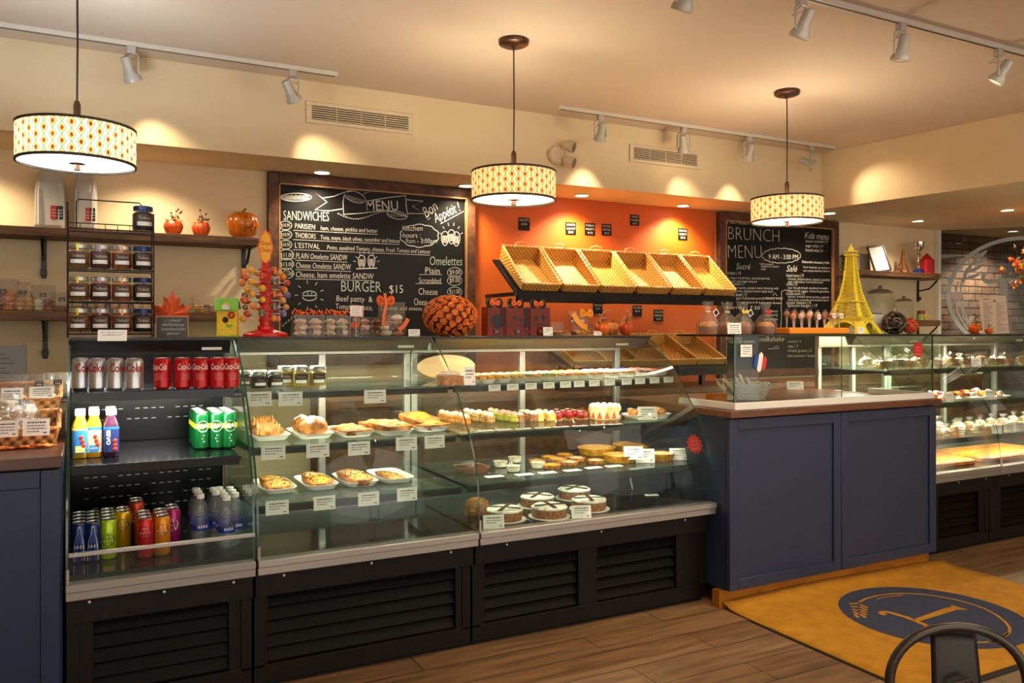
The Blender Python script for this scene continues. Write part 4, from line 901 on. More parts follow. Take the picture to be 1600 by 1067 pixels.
# water bottles
t = thing('water_bottle', 'c', 'bottle'); r = .032
pr_ = [(0, 0), (r*.8, 0), (r, .006), (r, .03), (r*.94, .036), (r, .042), (r, .05), (r*.94, .056), (r, .062), (r, .112), (r*.93, .122), (r*.97, .132), (r*.9, .146), (r*.6, .168), (.0125, .180), (.0125, .186)]
MB().lathe(pr_, 26).build('bottle', PETG, t); MB().lathe([(.0145, .182), (.0148, .184), (.0148, .198), (.013, .200), (0, .200)], 20).build('cap', WHITE, t)
m = MB(); R = r+.0006; n = 24; vs = [(R*math.cos(2*PI*i/n), R*math.sin(2*PI*i/n), z+(.012*math.sin(2*PI*i/n*1.0) if z > .07 else 0)) for z in (.062, .090) for i in range(n)]
m.add(vs, [(i, (i+1) % n, n+(i+1) % n, n+i) for i in range(n)], 0); m.text('eska', Matrix.Translation((0, 0, .072)), width=.040, height=.014, thin=.01, align='C', cyl=R+.0008, mi=1); m.build('label', [M('water_blue', '1438a8', .35), WHITE], t)
wb = Proto(t); wb.rad = r+.001; i = 0
for x, y, n in ((313, 852, 3), (337, 845, 2), (354, 856, 4), (380, 848, 3)):
    for j in range(n): can_at(wb, x, y, zd, 'clear water bottle with a blue label, %s, %s' % (('leftmost column', 'short second column', 'third column', 'column against the glass end')[(313, 337, 354, 380).index(x)], ('front', 'second', 'third', 'rearmost')[j]), 'water bottles on the floor of the drinks case', dv=.066*j, rot=(.3, -.5, .9, -.2)[j], du=-.012 if x == 380 else 0)
# ================================================================ PRICE CARDS
PAPM = CARD
cardme = {}
def card(top, w, h, lab, grp, lean=0, rz=0, lines=3, holder=False, text=None, mat=None):
    """upright card hanging down from the point top (its top centre)"""
    t = thing('price_card', lab, 'price card', top, group=grp, rot=(lean, 0, rz)); key = (round(w, 3), round(h, 3), lines, text)
    if key not in cardme:
        a = MB(); a.box(-w/2, w/2, -.0006, .0006, -h, 0); b = MB(); rd = random.Random(lines)
        if text: 
            for i, l in enumerate(text): b.text(l, Matrix.Translation((0, -.0012, -h*(.30+.22*i))), width=min(w*.8, len(l)*h*.11), height=h*.11, align='C')
        else:
            for i in range(lines):
                z = -h*(.26+.17*i); x = -w*.34; e = w*(.34 if i < lines-1 else .1)
                while x < e: l = rd.uniform(.05, .14)*w; b.box(x, min(x+l, e+.02*w), -.0011, -.0007, z, z+h*(.075 if i == 0 else .045)); x += l+.025*w
            b.box(w*.26, w*.40, -.0011, -.0007, -h*.86, -h*.80)
        A = a.build('card', mat or PAPM, t); B = b.build('lettering', INK, t, flat=True); cardme[key] = (A.data, B.data)
    else:
        for nm, d in zip(('card', 'lettering'), cardme[key]): o = bpy.data.objects.new(nm, d); COL.objects.link(o); o.parent = t
    return t
G2 = 'white price cards in the pastry case'
def shelf_cards(xs, zi, w, h, lab, grp, jit=.02):
    z, v = SHELF[zi]
    for i, (x, y) in enumerate(xs):
        p = pv(x, y, v-.006); card(p, w, h, lab % ORD[i], grp, rz=random.uniform(-jit, jit), lean=-.04)
shelf_cards([(405, 612), (454, 612), (586, 609)], 0, .098, .058, 'white price card, %s from left on the top shelf edge of the pastry case', G2)
shelf_cards([(427, 696), (496.5, 693), (561, 690), (635, 683), (679, 680)], 1, .094, .056, 'white price card, %s from left on the middle shelf edge of the pastry case', G2, .05)
shelf_cards([(433, 782), (507, 775), (576, 769), (636, 762)], 2, .088, .055, 'white price card, %s from left on the lower shelf edge of the pastry case', G2, .05)
shelf_cards([(x, 601-.045*(x-772)) for x in (772.6, 801, 829.6, 857.5, 883.6, 904.9, 928.6, 952.6, 979, 1000, 1022.5, 1044.4)], 0, .062, .030, 'small white name card, %s from left on the cake case top shelf edge', 'small name cards on the cake case')
for i, (x, y) in enumerate(((757, 671), (785, 669.5), (815, 668), (845, 666.5), (874, 665), (903, 663.5), (932, 662), (958, 661))):
    p = pz(x, y+1, SHELF[1][0]+.002); t = card(p, .075, .035, 'flat white name card, %s from left on the middle shelf of the cake case' % ORD[i], 'flat name cards on the cake shelves'); t.rotation_euler = (-PI/2, 0, 0)
for i, (x, y) in enumerate(((769, 745), (815.5, 742), (851.5, 739), (890.5, 735.5), (923.5, 731.5), (955, 729))):
    p = pz(x, y-2, SHELF[2][0]+.002); t = card(p, .085, .045, 'flat white name card, %s from left on the lower shelf of the cake case' % ORD[i], 'flat name cards on the cake shelves'); t.rotation_euler = (-PI/2, 0, 0)
def standing(px, py, z, w, h, lab, grp='white standing cards', rz=None, lean=-.22, v=None, lines=3, text=None):
    p = pz(px, py, z) if v is None else pv(px, 515, v); p = Vector((p.x, p.y, z+h*math.cos(lean)+.001)); p.y += h*math.sin(-lean)
    return card(p, w, h, lab, grp, lean=lean, rz=facecam(p)*.6 if rz is None else rz, lines=lines, text=text)
standing(1014, 656, SHELF[1][0], .10, .068, 'white card standing before the loaf plate on the middle shelf')
standing(992, 718, SHELF[2][0]+.02, .10, .066, 'bright white card standing among the large tarts at the back')
standing(1010, 723, SHELF[2][0], .10, .070, 'white card standing right of the yellow tart on the lower shelf')
standing(1063, 719, SHELF[2][0], .10, .062, 'white card at the right end of the lower cake shelf')
standing(773, 826, .512, .092, .058, 'white card standing before the leftmost powdered cake'); standing(910, 810, .512, .092, .058, 'white card standing between the powdered cakes')
standing(987, 764, .512, .09, .055, 'small white card standing at the empty right end of the cake case floor', rz=.9)
t = card(pz(1016, 772, .514), .07, .04, 'white card lying flat at the empty right end of the cake case floor', 'flat name cards on the cake shelves'); t.rotation_euler = (-PI/2, 0, -.3)
# red starburst stickers
def star(loc, R, rot, lab, nm='starburst_sticker'):
    t = thing(nm, lab, 'sticker', loc, rot=rot, group='red starburst stickers'); P = [(R*(1 if i % 2 else .76)*math.cos(PI*i/12), R*(1 if i % 2 else .76)*math.sin(PI*i/12)) for i in range(24)]
    MB().prism(P, 1, -.0008, .0008).build('star', M('sticker_red', 'd42c18', .5), t); m = MB()
    for i, s in enumerate(('Sans', 'GLUTEN', 'FREE')): m.text(s, Matrix.Translation((0, -.0014, R*(.25-.4*i))), width=R*.9, height=R*.2, align='C')
    m.build('lettering', M('sticker_print', 'e89a88', .6), t, flat=True)
p = pv(1085.5, 694, 3.175); star(p, .052, (-.35, 0, .0), 'red starburst sticker on the curved glass at the right end of the cake case')
p = pv(1435, 547, 3.034); star((p.x, 3.0355, p.z), .05, (0, 0, 0), 'red starburst sticker on the glass guard near its right end')
p = pv(1188, 566, 3.034); t = thing('tricolour_sticker', 'blue, white and red star sticker on the front of the glass guard', 'sticker', (p.x, 3.0355, p.z)); 
for nm, (a, b_), mt_ in (('blue_band', (-.042, -.014), '1c4a9c'), ('white_band', (-.014, .014), 'efece6'), ('red_band', (.014, .042), 'd0302c')):
    P = [(a, -.03+.012*(nm != 'white_band')), (b_, -.03), (b_, .035), (a, .035-.010*(nm != 'white_band'))]; hh = .052 if nm == 'white_band' else .036
    P = [(a, -hh+.012), ((a+b_)/2, -hh), (b_, -hh+.012), (b_, hh-.012), ((a+b_)/2, hh), (a, hh-.012)]
    MB().prism(P, 1, -.0006, .0006, T=Matrix.Rotation(.2, 4, 'Y')).build(nm, M('sticker_'+nm, mt_, .5), t)
p = pv(1166, 548, 3.036); card((p.x, 3.0357, p.z+.03), .075, .06, 'white notice taped inside the glass guard near its left end', 'white notices', lines=4)
standing(1244, 609, .973, .11, .055, 'pair of white notices standing on the checkout top behind the glass', lines=3)
# ================================================================ BAKED GOODS
def bake(name, c1, c2, sc=18, rough=.45, lo=.35, hi=.65, bump=.5): return M(name, c1, rough, noise=(sc*2.2, c2, lo, hi), bump=(sc*4, bump, .008))
GOLD = bake('golden_crust', '7a3a08', 'c88430', 22); PALE = bake('pale_pastry', 'a05c1c', 'dcae64', 20); QUI = bake('quiche_top', '7a2c08', 'e8b848', 42, lo=.38, hi=.55); QUI2 = bake('seeded_quiche_top', '3c1c08', 'dcae5c', 60, lo=.36, hi=.5)
SUG = bake('powdered_top', 'c09068', 'fbf6ec', 16, .8, .25, .42, .3); COCO = bake('cocoa_sponge', '7a4424', 'b87a50', 40, .8); YEL = bake('custard_yellow', 'd47c04', 'f0b420', 30, .25); CREAMY = bake('whipped_cream', 'e4d4b0', 'fbf4e4', 14, .5)
CHOC = bake('chocolate', '2c120a', '5a2c18', 20, .3); BERRY = bake('red_glaze', '7a0c14', 'c02430', 12, .1); PIST = bake('pistachio', '8a8a20', 'c8b83c', 50, .7); ORG = bake('orange_glaze', 'd0640c', 'f0a030', 20, .3)
trayP = {}
def tray(w, d, h=.022):
    k = (w, d)
    if k not in trayP:
        t = thing('serving_plate', 'c', 'plate'); a, b_ = w/2, d/2
        MB().loft([(a*.72, b_*.84, 0), (a*.78, b_*.88, 0), (a*.98, b_*.985, h*.9), (a, b_, h), (a*.97, b_*.975, h), (a*.78, b_*.88, .006), (.02, .02, .004)], 36, 5).build('plate', PORC, t); trayP[k] = Proto(t)
    return trayP[k]
def plate_at(px, py, z, w, d, lab, grp='white serving plates in the pastry case', rz=0):
    p = pz(px, py, z); c = Vector((p.x, p.y+d/2, z+.0015)); tray(w, d).put(c, rz=rz, label=lab, group=grp); return c
G3 = 'pastries on white plates'
def mk(name, cat, fn): t = thing(name, 'c', cat); fn(t); return Proto(t)
def f_turn(t):
    m = MB(); vs = []; fs = []; N = 18; Mn = 14
    m.ell((0, 0, .026), (.062, .034, .026), 24, 12, 0, .12, 3); m.build('body', GOLD, t)
    s = MB()
    for i in range(7):
        x = -.042+i*.014; s.tube([(x-.008, -.031, .018), (x-.002, -.022, .042), (x+.004, 0, .053), (x+.010, .022, .043)], .0028, 6)
    s.build('crust_ridges', PALE, t)
turn = mk('apple_turnover', 'pastry', f_turn)
def f_bun(t): MB().ell((0, 0, .030), (.050, .042, .032), 24, 12, 0, .10, 5).build('body', GOLD, t); MB().ell((0, 0, .045), (.036, .030, .021), 20, 10, 0, .2, 8).build('sugar_dusting', SUG, t)
bun = mk('sugared_croissant', 'pastry', f_bun)
def f_quiche(top):
    def f(t):
        MB().lathe([(0, 0), (.036, 0), (.043, .012), (.044, .017), (.040, .019), (.037, .016), (0, .016)], 30, wob=lambda a, j: 1+.02*math.sin(16*a)).build('crust', GOLD, t)
        MB().ell((0, 0, .015), (.038, .038, .009), 24, 8, 0, .12, 4).build('filling', top, t); tp = MB(); rd = random.Random(sum(map(ord, top.name)))
        for i in range(22): a_ = rd.uniform(0, 6.28); r_ = .033*math.sqrt(rd.random()); tp.ell((r_*math.cos(a_), r_*math.sin(a_), .0225-r_*.08), (rd.uniform(.003, .006), .0035, .0025), 7, 4, i % 3)
        tp.build('toppings', [M('topping_brown', '4a1c08', .5), M('topping_red', '9a3410', .4), M('topping_yellow', 'f0c040', .5)], t)
    return f
qA = mk('small_quiche', 'quiche', f_quiche(QUI)); qB = mk('seeded_quiche', 'quiche', f_quiche(QUI2)); qC = mk('pale_quiche', 'quiche', f_quiche(bake('cheese_top', 'e0a83c', 'fcf0c0', 24)))
def f_sq(top):
    def f(t): MB().loft([(.060, .048, 0), (.066, .054, .010), (.066, .054, .020), (.058, .046, .022)], 28, 6).build('crust', GOLD, t); MB().ell((0, 0, .020), (.050, .038, .012), 24, 8, 0, .25, 6).build('topping', top, t)
    return f
sqA = mk('cheese_danish', 'pastry', f_sq(PALE)); sqB = mk('apricot_danish', 'pastry', f_sq(YEL))
z1 = SHELF[1][0]; z2 = SHELF[2][0]; z0 = SHELF[0][0]
def put_on(pr, c, dx, dy, dz, rz, lab, grp, sc=None, rot=None): pr.put((c.x+dx, c.y+dy, c.z+dz), rz=rz, label=lab, group=grp, scale=sc, rot=rot)
pl = [plate_at(x, y, z1, .165, .30, 'white serving plate on the middle shelf of the pastry case, %s from the left' % ORD[i]) for i, (x, y) in enumerate(((428, 690), (497, 687), (562, 684), (625, 681), (682, 675.5)))]
for j, (dx, dy, dz) in enumerate(((-.008, -.075, .008), (-.004, -.01, .009), (-.008, .06, .03), (-.004, .12, .01))): put_on(turn, pl[0], dx, dy, dz, .1*j, 'golden ridged turnover on the first plate, %s from the front' % ORD[j], G3)
for j, (dx, dy, dz, s_) in enumerate(((0, -.07, .008, 1.25), (.01, .02, .008, 1.1), (-.01, .09, .008, 1.1))): put_on(bun, pl[1], dx, dy, dz, .6*j, 'sugar-dusted croissant on the second plate, %s from the front' % ORD[j], G3, s_)
for j, (dx, dy, dz) in enumerate(((.0, -.085, .008), (.0, .02, .008))): put_on(sqA, pl[2], dx, dy, dz, .3*j+.2, 'cream danish on the third plate, %s one' % ('front', 'rear')[j], G3, 1.05)
for j, (dx, dy, dz, s_, rx) in enumerate(((-.01, -.05, .016, 1.35, .1), (-.03, .08, .01, 1.2, 0))): put_on(sqA, pl[3], dx, dy, dz, .5-.6*j, 'large flaky cheese slice on the fourth plate, %s one' % ('front', 'rear')[j], G3, s_, (rx, .05, .5-.6*j))
for j, (dx, dy, dz, s_, rx) in enumerate(((.01, -.08, .008, 1.1, 0), (-.02, .02, .03, 1.35, .25))): put_on(sqB, pl[4], dx, dy, dz, .2+.4*j, 'orange apricot slice on the fifth plate, %s one' % ('front', 'rear')[j], G3, s_, (rx, 0, .2+.4*j))
pl = [plate_at(x, y, z2, w_, .30, 'white rectangular plate on the lower shelf of the pastry case, %s from the left' % ORD[i]) for i, (x, y, w_) in enumerate(((440, 773, .15), (507, 767, .15), (570, 762, .155), (626, 756, .16)))]
for i, (pr, lab, n) in enumerate(((qB, 'seeded round quiche', 2), (qA, 'golden round quiche', 2), (qB, 'seeded round quiche', 3), (qB, 'thin seeded round pastry', 3))):
    for j in range(n):
        p_ = pr if not (i == 2 and j == 1) and not (i == 1 and j == 1) else qC
        lab_ = ('pale cheese quiche' if p_ is qC else lab)
        put_on(p_, pl[i], (-.004, .002, -.002)[j]-(.012 if j else 0), (-.085 if n < 3 else -.10)+j*(.088 if n < 3 else .075), .008+(.004 if j % 2 else 0), j, lab_+' on the %s lower plate, %s from the front' % (ORD[i], ORD[j]), G3, (1.28 if i < 3 else .9, 1.28 if i < 3 else .9, 1.7 if i < 3 else .8), (.16 if i < 2 else .07, 0, j))
# jars on the top shelf of case 2
def jar(name, r, h, fill, lidm, label, txt=True, labm=None, hexa=2.0, strip='d8c020'):
    t = thing(name, label, 'jar')
    MB().loft([(r*.9, r*.9, 0), (r, r, .006), (r, r, h*.72), (r*.86, r*.86, h*.80), (r*.86, r*.86, h*.84)], 28, hexa).build('glass', JARG, t)
    MB().loft([(r*.86, r*.86, .004), (r*.95, r*.95, .009), (r*.95, r*.95, h*.68), (r*.8, r*.8, h*.74)], 24, hexa).build('contents', fill, t)
    MB().lathe([(0, h), (r*.86, h), (r*.92, h-.003), (r*.92, h*.82), (r*.88, h*.82)][::-1], 28).build('lid', lidm, t)
    m = MB(); R = r+.001
    def patch(a0, a1, zz0, zz1, mi, dr=0):
        N = 10; P = [(a0+(a1-a0)*i/N) for i in range(N+1)]; vs = [((R+dr)*math.sin(a), -(R+dr)*math.cos(a), z) for z in (zz0, zz1) for a in P]; m.add(vs, [(i, i+1, N+2+i, N+1+i) for i in range(N)], mi)
    patch(-.85, .85, h*.18, h*.66, 0); patch(-.7, .7, h*.20, h*.36, 1, .0004)
    m.text('Thobors', Matrix.Translation((0, 0, h*.45)), width=r*1.2, height=h*.13, align='C', cyl=R+.0007, mi=2)
    m.build('label', [labm or M('plum_label', '2c1c24', .5), WHITE, M('gold_print', 'c8a878', .5)], t, flat=True)
    if strip:
        m = MB(); R = r*.94; m.cbox((0, -R-.001, h*.86), (.008, .001, h*.28)); m.build('seal_strip', M('strip_'+strip, strip, .5), t)
    return Proto(t)
LIDS = M('jar_lid', 'b8b8b0', .3, .85); DJ = jar('preserve_jar', .036, .075, M('dark_preserve', '1c1814', .2), LIDS, 'c', strip=None); YJ = jar('preserve_jar', .036, .092, M('honey_fill', 'b08c28', .2), LIDS, 'c', strip=None, labm=M('black_label', '1a1818', .5))
for i, (x, y, dv) in enumerate(((403, 608.5, 0), (430, 607.5, 0), (388, 608, .09), (412, 607, .09), (437, 607, .09))): can_at(DJ, x, y-1, z0, 'dark preserve jar on the top shelf of the pastry case, %s of the group' % ('front left', 'front right', 'back left', 'back middle', 'back right')[i], 'preserve jars on the top shelf', dv=dv, rot=(.4, .3, 0, 0, 0)[i], sc=.96)
for i, (x, y, dv) in enumerate(((471, 606, 0), (499, 605, 0), (451, 606, .05), (476, 606, .085), (503, 605, .085), (455, 606, .13), (482, 606, .17))): can_at(YJ, x, y-1, z0, 'yellow preserve jar on the top shelf, %s of the group' % ('front left', 'front right', 'far left in the second row', 'middle of the second row', 'right of the second row', 'left of the back row', 'right of the back row')[i], 'preserve jars on the top shelf', dv=dv+.005, sc=.96)
# --- cake case: platters of bright cookies on the top shelf
colc = {'yellow': 'e8a810', 'green': '1c8038', 'blue': '2048a0', 'pink': 'd86c64', 'orange': 'd85810', 'cream': 'e8c878', 'white': 'f6efe2'}
def f_cook(c):
    def f(t):
        MB().lathe([(0, 0), (.019, 0), (.0225, .003), (.0225, .007), (.019, .0095), (0, .0095)], 18).build('base', PALE, t)
        MB().lathe([(.017, .0095), (.018, .011), (.015, .0135), (0, .0145)], 18).build('icing', M('icing_'+c, colc[c], .4), t)
    return f
ck = {c: mk('iced_cookie', 'cookie', f_cook(c)) for c in colc}
seq = [('yellow', 'orange'), ('yellow', 'cream'), ('cream', 'yellow'), ('green', 'yellow'), ('green', 'white'), ('cream', 'pink'), ('yellow', 'pink'), ('yellow', 'orange'), ('white', 'cream'), ('cream', 'pink'), ('blue', 'pink'), ('pink', 'orange')]
for i, cs in enumerate(seq):
    x = 766+i*24.7; c = plate_at(x, 600.5-.048*(x-766), z0, .092, .34, 'slim white platter of iced cookies on the top shelf, %s from the left' % ORD[i], 'cookie platters in the cake case')
    for j in range(6):
        for s in (-1, 1):
            cc_ = cs[(j//2+(s > 0)*(i % 2)) % 2]
            ck[cc_].put((c.x+s*.021, c.y-.125+j*.046, c.z+.018), rz=j, label='%s-iced round cookie on the %s platter of the top cake shelf' % (cc_, ORD[i]), group='iced cookies on the top shelf platters', rot=(.25, 0, j) if j % 2 else (.1, .1, j), scale=1.08)
# cake box and flat tan oval at the left of the top shelf
p = pz(712, 603, z0); t = thing('cake_block', 'pale square cake with cream top at the left end of the cake case top shelf', 'cake', (p.x, p.y+.06, z0)); MB().box(-.05, .05, -.04, .05, 0, .045).build('sponge', bake('sponge', 'a86838', 'c89860', 40), t, bevel=.004); MB().ell((0, .005, .05), (.05, .045, .016), 20, 8, 0, .15).build('cream', CREAMY, t)
standing(736, 602, z0, .05, .085, 'tall white card beside the pale cake on the top shelf', v=None)
for x, nm, z_, r_ in ((697, 'large round tan cake stand board propped at the back of the top shelf', 1.17, .15),):
    p = pv(x, 572, 3.86); t = thing('round_board', nm, 'cake board', (p.x, 3.86, z0+.002)); MB().lathe([(0, 0), (r_*1.45, 0), (r_*1.45, .008), (0, .008)], 48, T=Matrix.Translation((0, 0, .062)) @ Matrix.Rotation(PI/2, 4, 'X') @ Matrix.Diagonal((.735, .276, 1, 1))).build('board', M('tan_board', 'b08a60', .5), t)  # thin tan disc squashed into an upright oval
# middle shelf small cakes
def f_puff(base, top, topz=.046):
    def f(t): MB().lathe([(0, 0), (.026, 0), (.029, .006), (.029, .018), (.026, .023), (.026, .026), (.029, .030), (.027, .038), (0, .042)], 22).build('base', base, t); MB().ell((0, 0, topz), (.021, .021, .017), 18, 9, 0, .06, 2).build('topping', top, t)
    return f
def f_drum(side, top, sc=1):
    def f(t): MB().lathe([(0, 0), (.031, 0), (.031, .040), (.028, .043), (0, .043)], 24).build('side', side, t); MB().ell((0, 0, .046), (.023, .023, .010), 16, 8, 0, .15, 3).build('topping', top, t)
    return f
def f_dome(g, tm):
    def f(t): MB().lathe([(0, 0), (.030, 0), (.030, .004), (0, .004)], 22).build('base', PALE, t); MB().ell((0, 0, .026), (.027, .027, .024), 20, 12, 0, 0).build('glazed_dome', g, t); MB().lathe([(0, .049), (.014, .050), (.014, .052), (0, .052)], 16).build('chocolate_disc', tm, t)
    return f
PK = bake('pink_cream', 'e08868', 'f0b8a0', 20)
pc = {'orange': mk('orange_mousse_cake', 'pastry', f_puff(ORG, CREAMY)), 'puff': mk('cream_puff', 'pastry', f_puff(PALE, CREAMY, .05)), 'green': mk('pistachio_cake', 'pastry', f_puff(PIST, PK)), 'brown': mk('chocolate_drum_cake', 'pastry', f_drum(COCO, CREAMY)), 'yellow': mk('caramel_mousse_cake', 'pastry', f_drum(bake('caramel_layers', 'd89838', 'f0cc78', 14), CREAMY)), 'red': mk('red_glazed_dome', 'pastry', f_dome(BERRY, WHITE)), 'choc': mk('cocoa_glazed_dome', 'pastry', f_dome(bake('brown_glaze', '6a200c', 'a84a28', 14, .12), GOLD))}
desc = {'orange': 'orange mousse cake with a cream dome', 'puff': 'cream puff', 'green': 'pistachio-crusted cake with pink top', 'brown': 'chocolate-crumb drum cake', 'yellow': 'caramel layered cake', 'red': 'shiny red glazed dome cake', 'choc': 'brown glazed dome cake'}
for k_, x0, n, step in (('orange', 706, 2, 22), ('puff', 745, 2, 21), ('green', 784, 2, 20), ('brown', 812, 2, 23), ('yellow', 842, 2, 19), ('red', 872, 3, 17), ('choc', 912, 2, 18)):
    for j in range(3):
        for i in range(n):
            x = x0+i*step; y = 664-.045*(x-706)-(4 if i == 0 and k_ in 'orange puff green'.split() else 0)
            can_at(pc[k_], x, y, z1, '%s, %s, %s from left on the middle shelf' % (desc[k_], ('front row', 'second row', 'third row')[j], ORD[i]), 'small cakes on the middle shelf of the cake case', dv=.064*j, rot=i+j, sc=.83)
p = pz(955, 655, z1); t = thing('strawberry_cake', 'round strawberry layer cake with cream rosettes on the middle shelf', 'cake', (p.x, p.y+.06, z1+.001)); R = .085
MB().lathe([(0, 0), (R, 0), (R, .062), (0, .062)], 40).build('sponge', bake('cake_side', 'ecc868', 'f8ecb8', 12), t)
for i in range(14): a = 2*PI*i/14; MB().add([( -.016, 0, 0), (.016, 0, 0), (0, 0, .036)], [(0, 1, 2)], T=Matrix.Rotation(a, 4, 'Z') @ Matrix.Translation((0, -R-.0012, .004))).build('strawberry_slice', M('strawberry', 'd85038', .35), t)
for i in range(12): a = 2*PI*i/12; MB().ell((.066*math.cos(a), .066*math.sin(a), .066), (.016, .016, .011), 12, 7).build('cream_rosette', CREAMY, t)
MB().ell((0, 0, .062), (.055, .055, .010), 20, 8, 0, .1).build('cream_centre', CREAMY, t)
MB().cbox((.045, -R*.83, .032), (.026, .002, .020)).build('maker_tag', M('black_label', '1a1818', .5), t)
c = plate_at(1024, 655, z1, .26, .16, 'wide white plate with loaf slices at the right end of the middle shelf', 'white plates in the cake case')
for i in range(4): MB_ = None; put_on(turn, c, -.08+.052*i, .01-.01*i, .010, 1.3, 'golden filled roll on the wide plate, %s from the left' % ORD[i], G3, .75)
# lower shelf
cupP = thing('dessert_cup', 'c', 'dessert'); MB().lathe([(.030, 0), (.032, .002), (.041, .036), (.043, .038)], 26).build('cup', JARG, cupP); MB().lathe([(0, .003), (.030, .003), (.036, .024), (0, .024)], 24).build('cream_layer', CREAMY, cupP); MB().lathe([(0, .0242), (.036, .0242), (.038, .029), (0, .031)], 24).build('dusted_top', bake('dusted_cocoa', 'a07050', 'f0e0c8', 30, .8), cupP); cupP = Proto(cupP)
for i, (x, y, j) in enumerate(((802, 737, 0), (795, 734, .09), (822, 728, .12), (842, 732, .01))): can_at(cupP, x, y, z2, 'clear cup of layered cream dessert on the lower shelf, %s' % ('nearest', 'behind the nearest', 'at the back', 'rightmost of the cups')[i], 'dessert cups on the lower shelf', dv=j)
def f_tart(r, h, top, wavy=20, crust=GOLD):
    def f(t): MB().lathe([(0, 0), (r*.86, 0), (r*.99, h), (r, h+.002), (r*.95, h+.001), (r*.92, h*.8), (0, h*.8)], 48, wob=lambda a, j: 1+.018*math.sin(wavy*a)).build('fluted_crust', crust, t); MB().ell((0, 0, h*.72), (r*.91, r*.91, h*.42), 28, 8, 0, .05, 3).build('filling', top, t)
    return f
YC = bake('yellow_crust', 'b87410', 'e8a838', 20)
tY = mk('apricot_tart', 'tart', f_tart(.044, .018, YEL)); tN = mk('nut_tart', 'tart', f_tart(.044, .018, bake('nut_top', '8a5828', 'ecdcc0', 60)))
tsp = [(862, 732, .0, tY, 'front'), (852, 729, .085, tY, 'back'), (880, 725, .14, tY, 'back'), (893, 728, .02, tN, 'front'), (888, 727, .10, tY, 'middle'), (908, 722, .16, tY, 'back'), (914, 724, .075, tN, 'middle'), (931, 724.5, .0, tN, 'front')]
for i, (x, y, dv, pr, w_) in enumerate(tsp): can_at(pr, x, y, z2, '%s tart on the lower shelf, %s row, %s from the left of eight' % ('golden fruit' if pr is tY else 'nut-topped', w_, ORD[i]), 'small tarts on the lower shelf', dv=dv)
bigs = [(945, 712, .20, .105, YEL, 'large golden tart at the back of the lower shelf', 34), (1000, 706, .16, .115, bake('red_fruit', '9a4020', 'e8b050', 10), 'large red-filled tart at the back of the lower shelf, right of the golden one', 34), (974, 722, .075, .085, PALE, 'large almond tart at the front of the lower shelf', 28), (1037, 719, .05, .07, bake('almond_cream', 'e0a040', 'fbe8c0', 30), 'round cream-dotted tart at the right end of the lower shelf', 26)]
for x, y, dv, r, top, lab, wv in bigs:
    t = thing('large_tart', lab, 'tart'); f_tart(r, .034, top, wv, YC)(t); p = pz(x, y, z2); t.location = (p.x, p.y+dv*.4, z2+.001)
t = thing('dessert_box', 'open brown paper tray of chocolate brownies at the left end of the lower cake shelf', 'dessert tray'); p = pz(752, 741, z2); t.location = (p.x-.02, p.y+.07, z2+.001)
MB().loft([(.060, .055, 0), (.075, .07, .03), (.072, .067, .03), (.057, .052, .004), (.01, .01, .004)], 24, 8).build('paper_tray', M('brown_paper', '8a5c44', .7), t); MB().loft([(.056, .052, .004), (.068, .062, .026), (.06, .055, .030)], 24, 7).build('brownie', CHOC, t)
# floor of the cake case: powdered cakes
def f_pow(t):
    MB().lathe([(0, 0), (.105, 0), (.105, .003), (0, .003)], 36).build('paper_round', PORC, t)
    MB().lathe([(0, .003), (.084, .003), (.087, .01), (.087, .040), (.084, .044), (0, .044)], 40, wob=lambda a, j: 1+.015*math.sin(9*a)).build('sponge', COCO, t)
    MB().lathe([(.088, .044), (.089, .050), (.080, .056), (0, .060)], 40, wob=lambda a, j: 1+.02*math.sin(7*a+1)).build('powdered_top', SUG, t)
    for a in (.5, 2.1): MB().box(-.080, .080, -.010, .010, .0575, .0606, T=Matrix.Rotation(a, 4, 'Z')).build('chocolate_stripe', M('cocoa_stripe', '5a2c14', .5), t)
pw = mk('powdered_cake', 'cake', f_pow)
for i, (x, y, dv, rz) in enumerate(((790, 812, .0, .3), (862, 808, .01, .9), (852, 795, .07, .2), (926, 797, .02, .7), (912, 783, .08, 0))):
    p = pz(x, y, .512); pw.put((p.x, p.y+dv+.01, .5125), rz=rz, label='round powdered cake with chocolate stripes on the case floor, %s' % ('leftmost, beside the brown bundt', 'front middle', 'behind the front middle one', 'front right', 'back right')[i], group='powdered cakes on the floor of the cake case', scale=.93)
t = thing('bundt_cake', 'small brown ridged cake in the bottom left corner of the cake case', 'cake'); p = pz(763, 812, .512); t.location = (p.x, p.y+.12, .5125); MB().lathe([(0, 0), (.055, 0), (.06, .02), (.05, .06), (.03, .075), (.012, .065), (0, .05)], 36, wob=lambda a, j: 1+.06*math.sin(9*a)).build('cake', GOLD, t)
